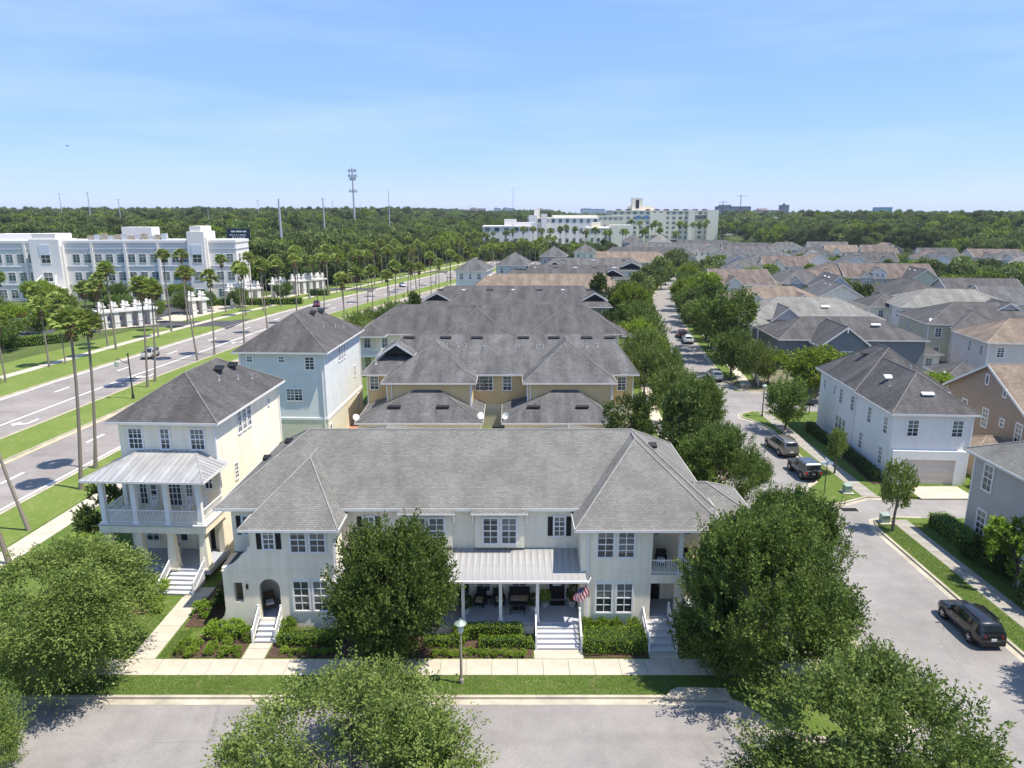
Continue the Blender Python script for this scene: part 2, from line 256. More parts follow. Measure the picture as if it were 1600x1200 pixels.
class MB:
    def __init__(s): s.v = []; s.f = []; s.m = []; s.cur = 0
    def face(s, *pts):
        i = len(s.v); s.v += [tuple(p) for p in pts]; s.f.append(tuple(range(i, i + len(pts)))); s.m.append(s.cur); return s
    def box(s, x0, x1, y0, y1, z0, z1):
        i = len(s.v); s.v += [(x0, y0, z0), (x1, y0, z0), (x1, y1, z0), (x0, y1, z0), (x0, y0, z1), (x1, y0, z1), (x1, y1, z1), (x0, y1, z1)]
        for q in ((0, 3, 2, 1), (4, 5, 6, 7), (0, 1, 5, 4), (1, 2, 6, 5), (2, 3, 7, 6), (3, 0, 4, 7)): s.f.append(tuple(i + a for a in q)); s.m.append(s.cur)
        return s
    def prism(s, pts, z0, z1):
        n = len(pts); i = len(s.v); s.v += [(p[0], p[1], z0) for p in pts] + [(p[0], p[1], z1) for p in pts]
        s.f.append(tuple(i + n - 1 - a for a in range(n))); s.f.append(tuple(i + n + a for a in range(n))); s.m += [s.cur] * 2
        for a in range(n): b = (a + 1) % n; s.f.append((i + a, i + b, i + n + b, i + n + a)); s.m.append(s.cur)
        return s
    def slab(s, pts, off):
        """polygon given in 3D, thickened by the vector off"""
        n = len(pts); i = len(s.v); o = Vector(off); s.v += [tuple(p) for p in pts] + [tuple(Vector(p) + o) for p in pts]
        s.f.append(tuple(i + a for a in range(n))); s.f.append(tuple(i + n + n - 1 - a for a in range(n))); s.m += [s.cur] * 2
        for a in range(n): b = (a + 1) % n; s.f.append((i + b, i + a, i + n + a, i + n + b)); s.m.append(s.cur)
        return s
    def tube(s, p0, p1, r0, r1=None, n=6, cap=True):
        r1 = r0 if r1 is None else r1; p0, p1 = Vector(p0), Vector(p1); d = (p1 - p0).normalized()
        a = d.orthogonal().normalized(); b = d.cross(a); i = len(s.v)
        for p, r in ((p0, r0), (p1, r1)):
            for k in range(n): t = 2 * math.pi * k / n; s.v.append(tuple(p + (a * math.cos(t) + b * math.sin(t)) * r))
        for k in range(n): j = (k + 1) % n; s.f.append((i + k, i + j, i + n + j, i + n + k)); s.m.append(s.cur)
        if cap: s.f.append(tuple(i + n - 1 - k for k in range(n))); s.f.append(tuple(i + n + k for k in range(n))); s.m += [s.cur] * 2
        return s
    def path(s, pts, rs, n=6):
        for a in range(len(pts) - 1): s.tube(pts[a], pts[a + 1], rs[a], rs[a + 1], n, cap=(a == len(pts) - 2))
        return s
    def lathe(s, prof, n=10, c=(0, 0, 0)):
        i = len(s.v)
        for r, z in prof:
            for k in range(n): t = 2 * math.pi * k / n; s.v.append((c[0] + r * math.cos(t), c[1] + r * math.sin(t), c[2] + z))
        for a in range(len(prof) - 1):
            for k in range(n): j = (k + 1) % n; s.f.append((i + a * n + k, i + a * n + j, i + (a + 1) * n + j, i + (a + 1) * n + k)); s.m.append(s.cur)
        s.f.append(tuple(i + n - 1 - k for k in range(n))); e = i + (len(prof) - 1) * n; s.f.append(tuple(e + k for k in range(n))); s.m += [s.cur] * 2
        return s
    def mesh(s, name, mats, smooth=False, uv=True):
        me = bpy.data.meshes.new(name); me.from_pydata(s.v, [], s.f)
        if not isinstance(mats, (list, tuple)): mats = [mats]
        for m in mats: me.materials.append(m)
        if len(mats) > 1: me.polygons.foreach_set('material_index', s.m)
        me.update()
        if uv: autouv(me)
        if smooth: me.polygons.foreach_set('use_smooth', [True] * len(me.polygons))
        return me
    def each(s, name, mats, parent=None):
        """every separate piece becomes an object of its own"""
        grp = {}
        par = list(range(len(s.v)))
        def find(a):
            while par[a] != a: par[a] = par[par[a]]; a = par[a]
            return a
        for f in s.f:
            for k in f[1:]: par[find(k)] = find(f[0])
        for i, f in enumerate(s.f): grp.setdefault(find(f[0]), []).append(f)
        for fs in grp.values():
            b = MB(); ids = sorted({k for f in fs for k in f}); mp_ = {k: i for i, k in enumerate(ids)}; b.v = [s.v[k] for k in ids]; b.f = [tuple(mp_[k] for k in f) for f in fs]; b.m = [0] * len(fs); b.build(name, mats, parent)
    def build(s, name, mats, parent=None, loc=(0, 0, 0), rz=0, smooth=False):
        return put(name, s.mesh(name, mats, smooth), parent, loc, rz)
def put(name, me, parent=None, loc=(0, 0, 0), rz=0, sc=None):
    o = bpy.data.objects.new(name, me); COL.objects.link(o); o.location = loc
    if rz: o.rotation_euler = (0, 0, rz)
    if sc is not None: o.scale = sc if isinstance(sc, (tuple, list)) else (sc, sc, sc)
    if parent: o.parent = parent
    return o
def empty(name, loc=(0, 0, 0), rz=0):
    o = bpy.data.objects.new(name, None); COL.objects.link(o); o.location = loc; o.rotation_euler = (0, 0, rz); o.empty_display_size = .5; return o
def tag(o, label, cat, group=None):
    o['label'] = label; o['category'] = cat
    if group: o['group'] = group
    return o
def struct(o): o['kind'] = 'structure'; return o
def stuff(o, label=None, cat=None):
    o['kind'] = 'stuff'
    if label: o['label'] = label
    if cat: o['category'] = cat
    return o
ORD = ['first', 'second', 'third', 'fourth', 'fifth', 'sixth', 'seventh', 'eighth', 'ninth', 'tenth', 'eleventh', 'twelfth', 'thirteenth', 'fourteenth', 'fifteenth', 'sixteenth', 'seventeenth', 'eighteenth', 'nineteenth', 'twentieth']
def ordn(i):
    if i < 20: return ORD[i]
    t = ['twenty', 'thirty', 'forty', 'fifty'][(i + 1) // 10 - 2]; u = (i + 1) % 10
    return {'twenty': 'twentieth', 'thirty': 'thirtieth', 'forty': 'fortieth', 'fifty': 'fiftieth'}[t] if u == 0 else t + '-' + ORD[u - 1]
_F = 1110.0; _T = R(13.475); _c, _s = math.cos(_T), math.sin(_T)
def interp(tab, y):
    if y <= tab[0][0]: a, b = tab[0], tab[1]
    elif y >= tab[-1][0]: a, b = tab[-2], tab[-1]
    else:
        for a, b in zip(tab, tab[1:]):
            if a[0] <= y <= b[0]: break
    return a[1] + (b[1] - a[1]) * (y - a[0]) / (b[0] - a[0])
# ================================================================ the setting
BLT = [(20, -78.6), (40, -77.7), (60, -76.8), (73, -76), (86, -75), (110, -73.4), (130, -71.3), (160, -68), (190, -63.3), (217, -57.6), (250, -49), (300, -37), (360, -22), (450, 0), (560, 27), (700, 62)]
def BL(y): return interp(BLT, y)
RCT = [(0, 31), (57, 31), (75, 31.2), (90, 31.8), (104, 33), (113, 34.5), (149.5, 38.9), (172, 41.9), (203, 47.6), (246, 58.8), (293, 72), (340, 86), (385, 100), (450, 120), (560, 150)]
def RC(y): return interp(RCT, y)
LCT = [(45, 20.8), (75, 21.2), (90, 22), (113, 24.5), (149, 29), (172, 32.5), (203, 38.5), (246, 49.5), (293, 63), (340, 77), (385, 91), (450, 111), (560, 141)]
def LC(y): return interp(LCT, y)
def sheet(name, pts, z, m, holes=None):
    return struct(MB().face(*[(p[0], p[1], z) for p in pts]).build(name, m))
def ysteps(a, b, st=5.0):
    n = max(1, int(math.ceil((b - a) / st))); return [a + (b - a) * i / n for i in range(n + 1)]
def bstrip(name, o0, o1, y0, y1, z, m, st=5.0):
    mb = MB(); ys = ysteps(y0, y1, st)
    for a, b in zip(ys, ys[1:]): mb.face((BL(a) + o0, a, z), (BL(a) + o1, a, z), (BL(b) + o1, b, z), (BL(b) + o0, b, z))
    return mb.build(name, m)
# the one sheet that reaches the horizon
g = MB(); g.face((-7000, -300, -.15), (7000, -300, -.15), (7000, 9000, -.15), (-7000, 9000, -.15)); struct(g.build('ground', M_FIELD))
# asphalt
sheet('front_street', [(-60, 18), (20.4, 18), (20.4, 34.6), (-60, 34.6)], -.13, M_ASPH)
mb = MB(); ys = ysteps(-10, 560, 6)
for a, b in zip(ys, ys[1:]):
    la = LC(a) - .6 if a > 45 else 20.4; lb = LC(b) - .6 if b > 45 else 20.4
    mb.face((la, a, -.126), (RC(a) + .6, a, -.126), (RC(b) + .6, b, -.126), (lb, b, -.126))
struct(mb.build('side_street', M_ASPH))
sheet('alley', [(30.5, 58.1), (200, 54), (200, 58.4), (30.5, 62.6)], -.122, M_ASPH)
sheet('cross_alley', [(31, 92.5), (160, 86), (160, 98), (31, 104.5)], -.122, M_ASPH)
struct(bstrip('boulevard_southbound', -.8, 14.8, 20, 640, -.130, M_ASPH2)); struct(bstrip('boulevard_northbound', 20.8, 31.6, 20, 640, -.130, M_ASPH2))
def bdash(name, o, ys, w=.16, ln=3.2, z=-.124, m=M_PAINT):
    mb = MB()
    for y in ys: mb.face((BL(y) + o - w, y, z), (BL(y) + o + w, y, z), (BL(y + ln) + o + w, y + ln, z), (BL(y + ln) + o - w, y + ln, z))
    return struct(mb.build(name, m))
for nm, o, w, m in (('edge_line', .3, .13, M_PAINT), ('edge_line', 30.4, .13, M_PAINT), ('yellow_line', 14.2, .11, M_YPAINT), ('yellow_line', 21.5, .11, M_YPAINT)):
    struct(bstrip(nm, o - w, o + w, 30, 620, -.124, m))
struct(bstrip('turn_lane_line', 9.9, 10.2, 60, 172, -.124, M_PAINT))
bdash('lane_dashes', 4.9, [59.2 + 14.9 * i for i in range(36)]); bdash('lane_dashes', 25.5, [66.4 + 13.2 * i for i in range(40)])
bdash('lane_dashes', 10.0, [176 + 12 * i for i in range(26)])
for yy in (87.0, 114.0, 146):                     # turn arrows
    x = BL(yy) + 12.2; a = MB()
    a.face((x + .5, yy + 2.4, -.123), (x + .85, yy + 2.4, -.123), (x + .85, yy + .6, -.123), (x + .5, yy + .4, -.123))
    a.face((x + .85, yy + .6, -.1225), (x + .7, yy + .05, -.1225), (x - .5, yy - .15, -.1225), (x - .5, yy + .35, -.1225), (x + .5, yy + .5, -.1225))
    a.face((x - .45, yy + 1.0, -.1228), (x - .45, yy - .8, -.1228), (x - 1.3, yy + .1, -.1228)); struct(a.build('turn_arrow', M_PAINT))
# lawns as raised slabs
ys = ysteps(60, 560, 8)
frontA = [(-46.2, 34.25), (8.2, 34.25), (11.7, 34.1), (12.5, 33.7), (13.3, 32.4), (14.6, 31.3), (17.6, 30.7), (20.2, 31.4), (21.4, 33.6), (21.3, 38), (20.9, 45)]
blockA = frontA + [(LC(y), y) for y in ys] + [(BL(y) + 31.3, y) for y in reversed(ysteps(34.25, 560, 8))][:-1]
struct(MB().prism(blockA, -.16, 0).build('lawn', M_GRASS))
blockB = [(31.1, -10), (120, -10), (120, 55.6), (36, 58.0), (33.6, 58.2), (31.7, 57.6), (31.1, 55.8)]
struct(MB().prism(blockB, -.16, 0).build('lawn', M_GRASS))
blockC = [(28.4, 61.6), (29.3, 61.0), (31.0, 61.6), (33.5, 62.9), (120, 60), (120, 89.5), (36, 92.8), (32.3, 92.6), (30.6, 91.3), (30.3, 89.9), (31.6, 87.6), (32.3, 84), (32.1, 78), (31.6, 70), (30.4, 66.6), (28.7, 64.8), (28.1, 63.2)]
struct(MB().prism(blockC, -.16, 0).build('lawn', M_GRASS))
blockD = [(34.6, 106), (36, 104.2), (200, 97), (420, 97), (420, 560)] + [(RC(y), y) for y in reversed(ysteps(110, 560, 10))]
struct(MB().prism(blockD, -.16, 0).build('garden_ground', M_YARD))
mb = MB(); ys = ysteps(112, 300, 6)
for a, b_ in zip(ys, ys[1:]): mb.face((RC(a) + .1, a, .006), (RC(a) + 5.5, a, .006), (RC(b_) + 5.5, b_, .006), (RC(b_) + .1, b_, .006))
struct(mb.build('verge_strip', M_GRASS))
wl = MB(); ys = ysteps(20, 640, 8)
struct(wl.prism([(BL(y) - .5, y) for y in ys] + [(BL(y) - 19, y) for y in reversed(ys)], -.16, 0).build('verge', M_VERGE))
ys = ysteps(30, 640, 8)
struct(MB().prism([(BL(y) + 20.9, y) for y in ys] + [(BL(y) + 14.7, y) for y in reversed(ys)], -.16, 0).build('median', M_VERGE))
sheet('verge_strip', [(BL(y) + 31.5, y) for y in ysteps(35, 200, 8)] + [(BL(y) + 36.5, y) for y in reversed(ysteps(35, 200, 8))], .004, M_VERGE)
# kerbs: a raised stone edge with a gutter pan on the road side
def offs(pts, d):
    out = []
    for i, p in enumerate(pts):
        a = pts[max(i - 1, 0)]; b = pts[min(i + 1, len(pts) - 1)]; v = Vector((b[0] - a[0], b[1] - a[1])).normalized(); out.append((p[0] - v.y * d, p[1] + v.x * d))
    return out
def kerb(pts, side, w=.2, gut=.45, top=.014, m=M_CONC2):
    k = MB(); g1 = offs(pts, side * w * .5); g0 = offs(pts, -side * w * .5); g2 = offs(pts, -side * (w * .5 + gut))
    for i in range(len(pts) - 1):
        a, b, c, d = g1[i], g1[i + 1], g0[i], g0[i + 1]; e, f = g2[i], g2[i + 1]
        k.face((*a, top), (*b, top), (*d, top), (*c, top)); k.face((*c, top), (*d, top), (*d, -.14), (*c, -.14)); k.face((*a, top), (*a, -.14), (*b, -.14), (*b, top))
        k.face((*c, -.110), (*d, -.110), (*f, -.118), (*e, -.118)); k.face((*e, -.118), (*f, -.118), (*f, -.15), (*e, -.15))
    return struct(k.build('kerb', m))
kerb(frontA + [(LC(y), y) for y in ysteps(60, 420, 8)], 1)
kerb([(31.1, 0), (31.1, 20), (31.1, 40), (31.1, 55.8), (31.7, 57.6), (33.6, 58.2), (36, 58.0)], -1)
kerb([(36, 62.8), (33.5, 62.9), (31.0, 61.6), (29.3, 61.0), (28.4, 61.6), (28.1, 63.2), (28.7, 64.8), (30.4, 66.6), (31.6, 70), (32.1, 78), (32.3, 84), (31.6, 87.6), (30.3, 89.9), (30.6, 91.3), (32.3, 92.6), (36, 92.8)], -1)
kerb([(50, 103.6), (36, 104.2), (34.6, 106), (34.4, 110)] + [(RC(y), y) for y in ysteps(113, 420, 10)], -1)
kerb([(BL(y) - .5, y) for y in ysteps(25, 600, 8)], 1); kerb([(BL(y) + 14.7, y) for y in ysteps(30, 600, 8)], -1)
kerb([(BL(y) + 20.9, y) for y in ysteps(30, 600, 8)], 1); kerb([(BL(y) + 31.3, y) for y in ysteps(35, 600, 8)], -1)
inl = MB(); inl.slab([(8.4, 33.98, .03), (12.1, 33.86, .03), (12.0, 34.85, .03), (9.4, 34.95, .03), (8.9, 34.7, .03)], (0, 0, .05)); inl.box(8.6, 12.0, 34.0, 34.06, -.1, .03)
tag(inl.build('storm_inlet', M_CONC2), 'concrete storm drain inlet in the kerb near the street corner', 'storm drain')
dr = empty('drain_grate', (30.6, 60.0, -.118)); MB().box(-.75, .75, -.42, .42, 0, .01).build('grate', M_BLACK, dr)
fr = MB()
for a in ((-.85, .85, -.52, -.42), (-.85, .85, .42, .52), (-.85, -.75, -.42, .42), (.75, .85, -.42, .42)): fr.box(*a, 0, .02)
fr.build('rim', M_CONC2, dr); tag(dr, 'dark storm drain grate set in the alley mouth', 'drain')
# sidewalks of separate slabs
def walk(name, x0, x1, y0, y1, axis, pitch=1.5, m=M_CONC, z=.022):
    root = empty(name, ((x0 + x1) / 2, (y0 + y1) / 2, 0)); struct(root); ln = (x1 - x0) if axis == 'x' else (y1 - y0); n = max(1, round(ln / pitch)); p = ln / n; gpp = .012
    wd = (y1 - y0) if axis == 'x' else (x1 - x0)
    me = (MB().box(-p / 2 + gpp, p / 2 - gpp, -wd / 2, wd / 2, -.1, 0) if axis == 'x' else MB().box(-wd / 2, wd / 2, -p / 2 + gpp, p / 2 - gpp, -.1, 0)).mesh('paving_slab', m)
    rr = random.Random(int(abs(x0 * 7 + y0 * 13)))
    for i in range(n):
        t = -ln / 2 + p * (i + .5); o = put('paving_slab', me, root, (t, 0, z + rr.uniform(-.004, .004)) if axis == 'x' else (0, t, z + rr.uniform(-.004, .004)))
        o.rotation_euler = (rr.uniform(-.002, .002), rr.uniform(-.002, .002), 0)
    return root
walk('sidewalk', -36, 20, 36.1, 37.6, 'x'); walk('sidewalk', 33.0, 34.45, 24.6, 57.6, 'y', m=M_CONC3); walk('sidewalk', 33.1, 34.6, 63, 92, 'y', m=M_CONC3)
walk('garden_path', -22.95, -21.45, 37.63, 44.7, 'y', 1.75); walk('garden_path', -16.25, -14.9, 37.63, 39.75, 'y', 1.1); walk('garden_path', 1.35, 4.3, 37.63, 38.55, 'y', .95)
walk('garden_path', 8.3, 10.05, 37.63, 38.3, 'y', .9); walk('garden_path', -22.9, -17.0, 44.73, 46.0, 'x', 1.5)
walk('driveway', 38.4, 43.6, 62.3, 65.4, 'y', 3.1)
mb = MB(); ys = ysteps(30, 560, 6)
struct(bstrip('boulevard_sidewalk', -11.3, -9.2, 25, 620, .02, M_CONC)); struct(bstrip('boulevard_sidewalk', 36.8, 38.9, 36, 300, .02, M_CONC))
mb = MB()
for a, b in zip(ys, ys[1:]):
    if a > 104: mb.face((RC(a) + 2.2, a, .02), (RC(a) + 3.7, a, .02), (RC(b) + 3.7, b, .02), (RC(b) + 2.2, b, .02))
struct(mb.build('side_street_sidewalk', M_CONC))
mb = MB(); ys = ysteps(38, 400, 6)
for a, b in zip(ys, ys[1:]): mb.face((LC(a) - 3.9, a, .02), (LC(a) - 2.4, a, .02), (LC(b) - 2.4, b, .02), (LC(b) - 3.9, b, .02))
struct(mb.build('side_street_sidewalk', M_CONC))
# driveways and car park west of the boulevard
def entry(y, wd, far):
    x = BL(y); return struct(MB().slab([(x - .2, y - wd * .9, .012), (x - 4, y - wd * .5, .012), (x - far, y - wd * .5 - 2, .012), (x - far, y + wd * .5 - 2, .012), (x - 4, y + wd * .5, .012), (x - .2, y + wd * .9, .012)], (0, 0, -.06)).build('driveway_apron', M_ASPHD))
entry(172, 9, 24); entry(253, 9, 24); entry(330, 8, 22)
struct(MB().prism([(-175, 118), (-104, 132), (-92, 168), (-84, 205), (-98, 215), (-128, 190), (-175, 170)], -.15, -.05).build('car_park', M_ASPHD))
mb = MB()
for i in range(16):
    x, y = -150 + i * 3.4, 140 + i * 2.2; mb.slab([(x, y, -.03), (x + .16, y, -.03), (x - 1.8, y + 5, -.03), (x - 1.96, y + 5, -.03)], (0, 0, -.01))
struct(mb.build('parking_bay_lines', M_PAINT))
struct(MB().prism([(BL(y) - 17, y) for y in ysteps(176, 250, 8)] + [(BL(y) - 26, y) for y in reversed(ysteps(176, 250, 8))], -.1, .015).build('plaza', M_CONC))
# planting beds
for b in ([(-20.6, 37.75), (-16.35, 37.75), (-16.35, 40.5), (-19.0, 40.5), (-20.2, 39.6)], [(-14.8, 37.75), (1.25, 37.75), (1.25, 40.5), (-14.8, 40.5)], [(4.35, 37.75), (8.2, 37.75), (8.2, 40.5), (4.35, 40.5)], [(10.15, 37.75), (13.5, 37.75), (13.5, 41), (10.15, 41)], [(-33, 42.5), (-24.5, 42.5), (-24.5, 46), (-33, 46)], [(-21.2, 41), (-18.2, 41), (-18.2, 47), (-21.2, 47)], [(35.7, 66), (37.2, 66), (38.4, 86), (36.9, 86)]):
    struct(MB().prism(b, -.05, .035).build('planting_bed', M_MULCH))
struct(MB().prism([(-21, 73), (18, 73), (18, 76.8), (-21, 76.8)], -.05, .02).build('rear_alley', M_CONC))
struct(MB().prism([(-2.9, 77), (-1.4, 77), (-1.4, 84), (-2.9, 84)], -.05, .04).build('patio', M_BRICKR))
struct(MB().prism([(-20.5, 84), (-18.2, 84), (-18.2, 100), (-20.5, 100)], -.05, .04).build('patio', M_BRICKR))
for y0, y1, x0, x1 in ((100.2, 114, -18, 18), (131.5, 148.5, -22, 20), (165, 180.5, -14, 26), (197.5, 215.5, -4, 32)):  # pale sheets added between the rows to keep green bounce off their walls
    struct(MB().prism([(x0, y0), (x1, y0), (x1, y1), (x0, y1)], -.05, .012).build('mews_bounce_ground', M_YARD)); struct(MB().prism([(x0, (y0 + y1) / 2 - 1.2), (x1, (y0 + y1) / 2 - 1.2), (x1, (y0 + y1) / 2 + 1.2), (x0, (y0 + y1) / 2 + 1.2)], -.05, .02).build('mews_bounce_strip', M_CONC))
# ================================================================ house kit (all coordinates local to the house)
CACHE = {}
FACES = {'S': 0, 'E': R(90), 'N': R(180), 'W': R(-90)}
def win_mesh(w, h, cols, rows, tw=.12, sash=True):
    key = ('win', w, h, cols, rows, tw)
    if key in CACHE: return CACHE[key]
    f = MB(); d = .07
    f.box(-w / 2 - tw, -w / 2, -d, .02, -tw, h + tw); f.box(w / 2, w / 2 + tw, -d, .02, -tw, h + tw); f.box(-w / 2, w / 2, -d, .02, h, h + tw); f.box(-w / 2, w / 2, -d - .02, .02, -tw, 0)
    t = .026
    for c in range(1, cols): x = -w / 2 + w * c / cols; f.box(x - t, x + t, -.045, 0, 0, h)
    for r in range(1, rows):
        z = h * r / rows; tt = t * 1.5 if (sash and r * 2 == rows) else t * .9; f.box(-w / 2, w / 2, -.05 if tt > t else -.042, 0, z - tt, z + tt)
    g = MB().face((-w / 2, -.022, 0), (w / 2, -.022, 0), (w / 2, -.022, h), (-w / 2, -.022, h))
    CACHE[key] = (f.mesh('window', M_TRIM, uv=False), g.mesh('pane', M_GLASS, uv=False)); return CACHE[key]
def win(H, x, y, z, w, h, face='S', cols=2, rows=4, shut=0, glass=None):
    fm, gm = win_mesh(w, h, cols, rows); rz = FACES[face]
    o = put('window', fm, H, (x, y, z), rz); p = put('pane', gm, o)
    if shut:
        k = ('shut', shut, h)
        if k not in CACHE:
            s = MB().box(-shut / 2, shut / 2, -.05, .01, -.03, h + .03)
            for i in range(8): s.box(-shut / 2 + .04, shut / 2 - .04, -.06, -.05, h * i / 8 + .02, h * i / 8 + .08)
            CACHE[k] = s.mesh('shutter', M_SHUT, uv=False)
        for sx in (-1, 1): put('shutter', CACHE[k], o, (sx * (w / 2 + .12 + shut / 2), 0, 0))
    return o
def pair(H, x, y, z, w, h, face='S', gap=.3, **k):
    dx, dy = {'S': (1, 0), 'N': (1, 0), 'E': (0, 1), 'W': (0, 1)}[face]
    for s in (-1, 1): win(H, x + s * dx * (w + gap) / 2, y + s * dy * (w + gap) / 2, z, w, h, face, **k)
def door(H, x, y, z, w=1.0, h=2.1, face='S', m=None, lite=False):
    d = MB().box(-w / 2, w / 2, -.05, .02, 0, h).build('door', m or M_DOOR, H, (x, y, z), FACES[face])
    f = MB().box(-w / 2 - .1, -w / 2, -.08, .02, 0, h + .1).box(w / 2, w / 2 + .1, -.08, .02, 0, h + .1).box(-w / 2, w / 2, -.08, .02, h, h + .1); f.build('frame', M_TRIM, d)
    MB().box(w / 2 - .14, w / 2 - .09, -.11, -.05, h * .46, h * .5).build('handle', M_RIM, d)
    if lite: MB().box(-w * .27, w * .27, -.06, -.05, h * .45, h * .9).build('pane', M_HEAD, d)
    return d
def hip(H, x0, x1, y0, y1, z, ra, rb, m, cap=None, th=.17, fascia=True, name='roof', caps=True):
    """hip roof over the eave rectangle, ridge from ra to rb (3D)"""
    A, B, C, D = (x0, y0, z), (x1, y0, z), (x1, y1, z), (x0, y1, z); r = MB()
    if abs(ra[0] - rb[0]) >= abs(ra[1] - rb[1]):      # ridge along x, ra = west end
        r.face(A, B, rb, ra); r.face(B, C, rb); r.face(C, D, ra, rb); r.face(D, A, ra); hips = ((A, ra), (B, rb), (C, rb), (D, ra))
    else:                                             # ridge along y, ra = south end
        r.face(A, B, ra); r.face(B, C, rb, ra); r.face(C, D, rb); r.face(D, A, ra, rb); hips = ((A, ra), (B, ra), (C, rb), (D, rb))
    o = r.build(name, m, H)
    if fascia:
        f = MB(); t = .03
        f.box(x0 - t, x1 + t, y0 - t, y0, z - th, z + .01); f.box(x0 - t, x1 + t, y1, y1 + t, z - th, z + .01); f.box(x0 - t, x0, y0, y1, z - th, z + .01); f.box(x1, x1 + t, y0, y1, z - th, z + .01)
        f.face((x0, y0, z - th + .02), (x0, y1, z - th + .02), (x1, y1, z - th + .02), (x1, y0, z - th + .02)); f.build('fascia', M_FASCIA, o)
    if caps:
        c = MB()
        for a, b in hips + ((ra, rb),):
            if (Vector(a) - Vector(b)).length > .4: c.tube(a, b, .07, .07, 5)
        c.build('ridge_cap', cap or M_CAP_D, o)
    return o
def gable(H, x0, x1, y0, y1, z, rise, m, wall, axis='y', over=.35, cap=None, th=.16, trim=M_FASCIA, infill=None):
    """gable roof; ridge runs along axis; triangular end walls are closed"""
    zt = z + rise; r = MB(); e = .4
    if axis == 'y':
        xm = (x0 + x1) / 2; sl = rise / ((x1 - x0) / 2); a0, a1 = y0 - over, y1 + over; zz = z - e * sl
        P = lambda x, y, zz_: (x, y, zz_)
        r.slab([(x0 - e, a0, zz), (xm, a0, zt), (xm, a1, zt), (x0 - e, a1, zz)], (0, 0, th)); r.slab([(xm, a0, zt), (x1 + e, a0, zz), (x1 + e, a1, zz), (xm, a1, zt)], (0, 0, th))
        w = MB().face((x0, y0, z), (x1, y0, z), (xm, y0, zt - .03)).face((x1, y1, z), (x0, y1, z), (xm, y1, zt - .03))
        t = MB()
        for yy in (a0 - .04, a1): t.slab([(x0 - e, yy, zz + th + .02), (xm, yy, zt + th + .02), (xm, yy, zt - .12), (x0 - e, yy, zz - .12)], (0, .04, 0)); t.slab([(xm, yy, zt + th + .02), (x1 + e, yy, zz + th + .02), (x1 + e, yy, zz - .12), (xm, yy, zt - .12)], (0, .04, 0))
        t.box(x0 - e - .04, x0 - e, a0, a1, zz - .1, zz + th); t.box(x1 + e, x1 + e + .04, a0, a1, zz - .1, zz + th); rc = ((xm, a0, zt + th), (xm, a1, zt + th))
    else:
        ym = (y0 + y1) / 2; sl = rise / ((y1 - y0) / 2); a0, a1 = x0 - over, x1 + over; zz = z - e * sl
        r.slab([(a0, y0 - e, zz), (a1, y0 - e, zz), (a1, ym, zt), (a0, ym, zt)], (0, 0, th)); r.slab([(a0, ym, zt), (a1, ym, zt), (a1, y1 + e, zz), (a0, y1 + e, zz)], (0, 0, th))
        w = MB().face((x0, y1, z), (x0, y0, z), (x0, ym, zt - .03)).face((x1, y0, z), (x1, y1, z), (x1, ym, zt - .03))
        t = MB()
        for xx in (a0 - .04, a1): t.slab([(xx, y0 - e, zz + th + .02), (xx, ym, zt + th + .02), (xx, ym, zt - .12), (xx, y0 - e, zz - .12)], (.04, 0, 0)); t.slab([(xx, ym, zt + th + .02), (xx, y1 + e, zz + th + .02), (xx, y1 + e, zz - .12), (xx, ym, zt - .12)], (.04, 0, 0))
        t.box(a0, a1, y0 - e - .04, y0 - e, zz - .1, zz + th); t.box(a0, a1, y1 + e, y1 + e + .04, zz - .1, zz + th); rc = ((a0, ym, zt + th), (a1, ym, zt + th))
    o = r.build('roof', m, H); w.each('gable_wall', infill or wall, H); t.each('bargeboard', trim, o); MB().tube(*rc, .085, .085, 5).build('ridge_cap', cap or M_CAP_D, o)
    return o
def walls(H, x0, x1, y0, y1, z0, z1, m, name='wall', corner=None):
    o = MB().box(x0, x1, y0, y1, z0, z1).build(name, m, H)
    if corner:
        t = MB(); k = .09
        for x, sx in ((x0, -1), (x1, 1)):
            for y, sy in ((y0, -1), (y1, 1)): t.box(min(x, x + sx * .025) - (k if sx > 0 else 0) , max(x, x + sx * .025) + (k if sx < 0 else 0), min(y, y + sy * .025) - (k if sy > 0 else 0), max(y, y + sy * .025) + (k if sy < 0 else 0), z0, z1 - .01)
        t.each('corner_board', corner, o)
    return o
def vent(H, p, w=.9, d=.45, h=.16, m=None): return MB().slab([(p[0] - w / 2, p[1] - d / 2, p[2]), (p[0] + w / 2, p[1] - d / 2, p[2]), (p[0] + w / 2, p[1] + d / 2, p[2] + d * .45), (p[0] - w / 2, p[1] + d / 2, p[2] + d * .45)], (0, 0, h)).build('roof_vent', m or M_BLACK, H)
def pipe(H, p, h=.5, r=.06): return MB().lathe([(r * 2.2, -.15), (r * 1.6, .02), (r, .06), (r, h)], 8, p).build('vent_pipe', M_STEEL, H)
def dish(H, p, az=0):
    d = MB(); d.lathe([(.02, 0), (.2, .03), (.36, .11), (.4, .15), (.36, .125), (.2, .05)], 14); me = d.mesh('dish', M_TRIM, True)
    o = put('satellite_dish', me, H, p); o.rotation_euler = (R(60), 0, az); MB().tube((0, 0, 0), (0, -.3, -.25), .03).build('bracket', M_STEEL, o); MB().tube((0, 0, .05), (0, .1, .42), .02).build('arm', M_STEEL, o)
    return o
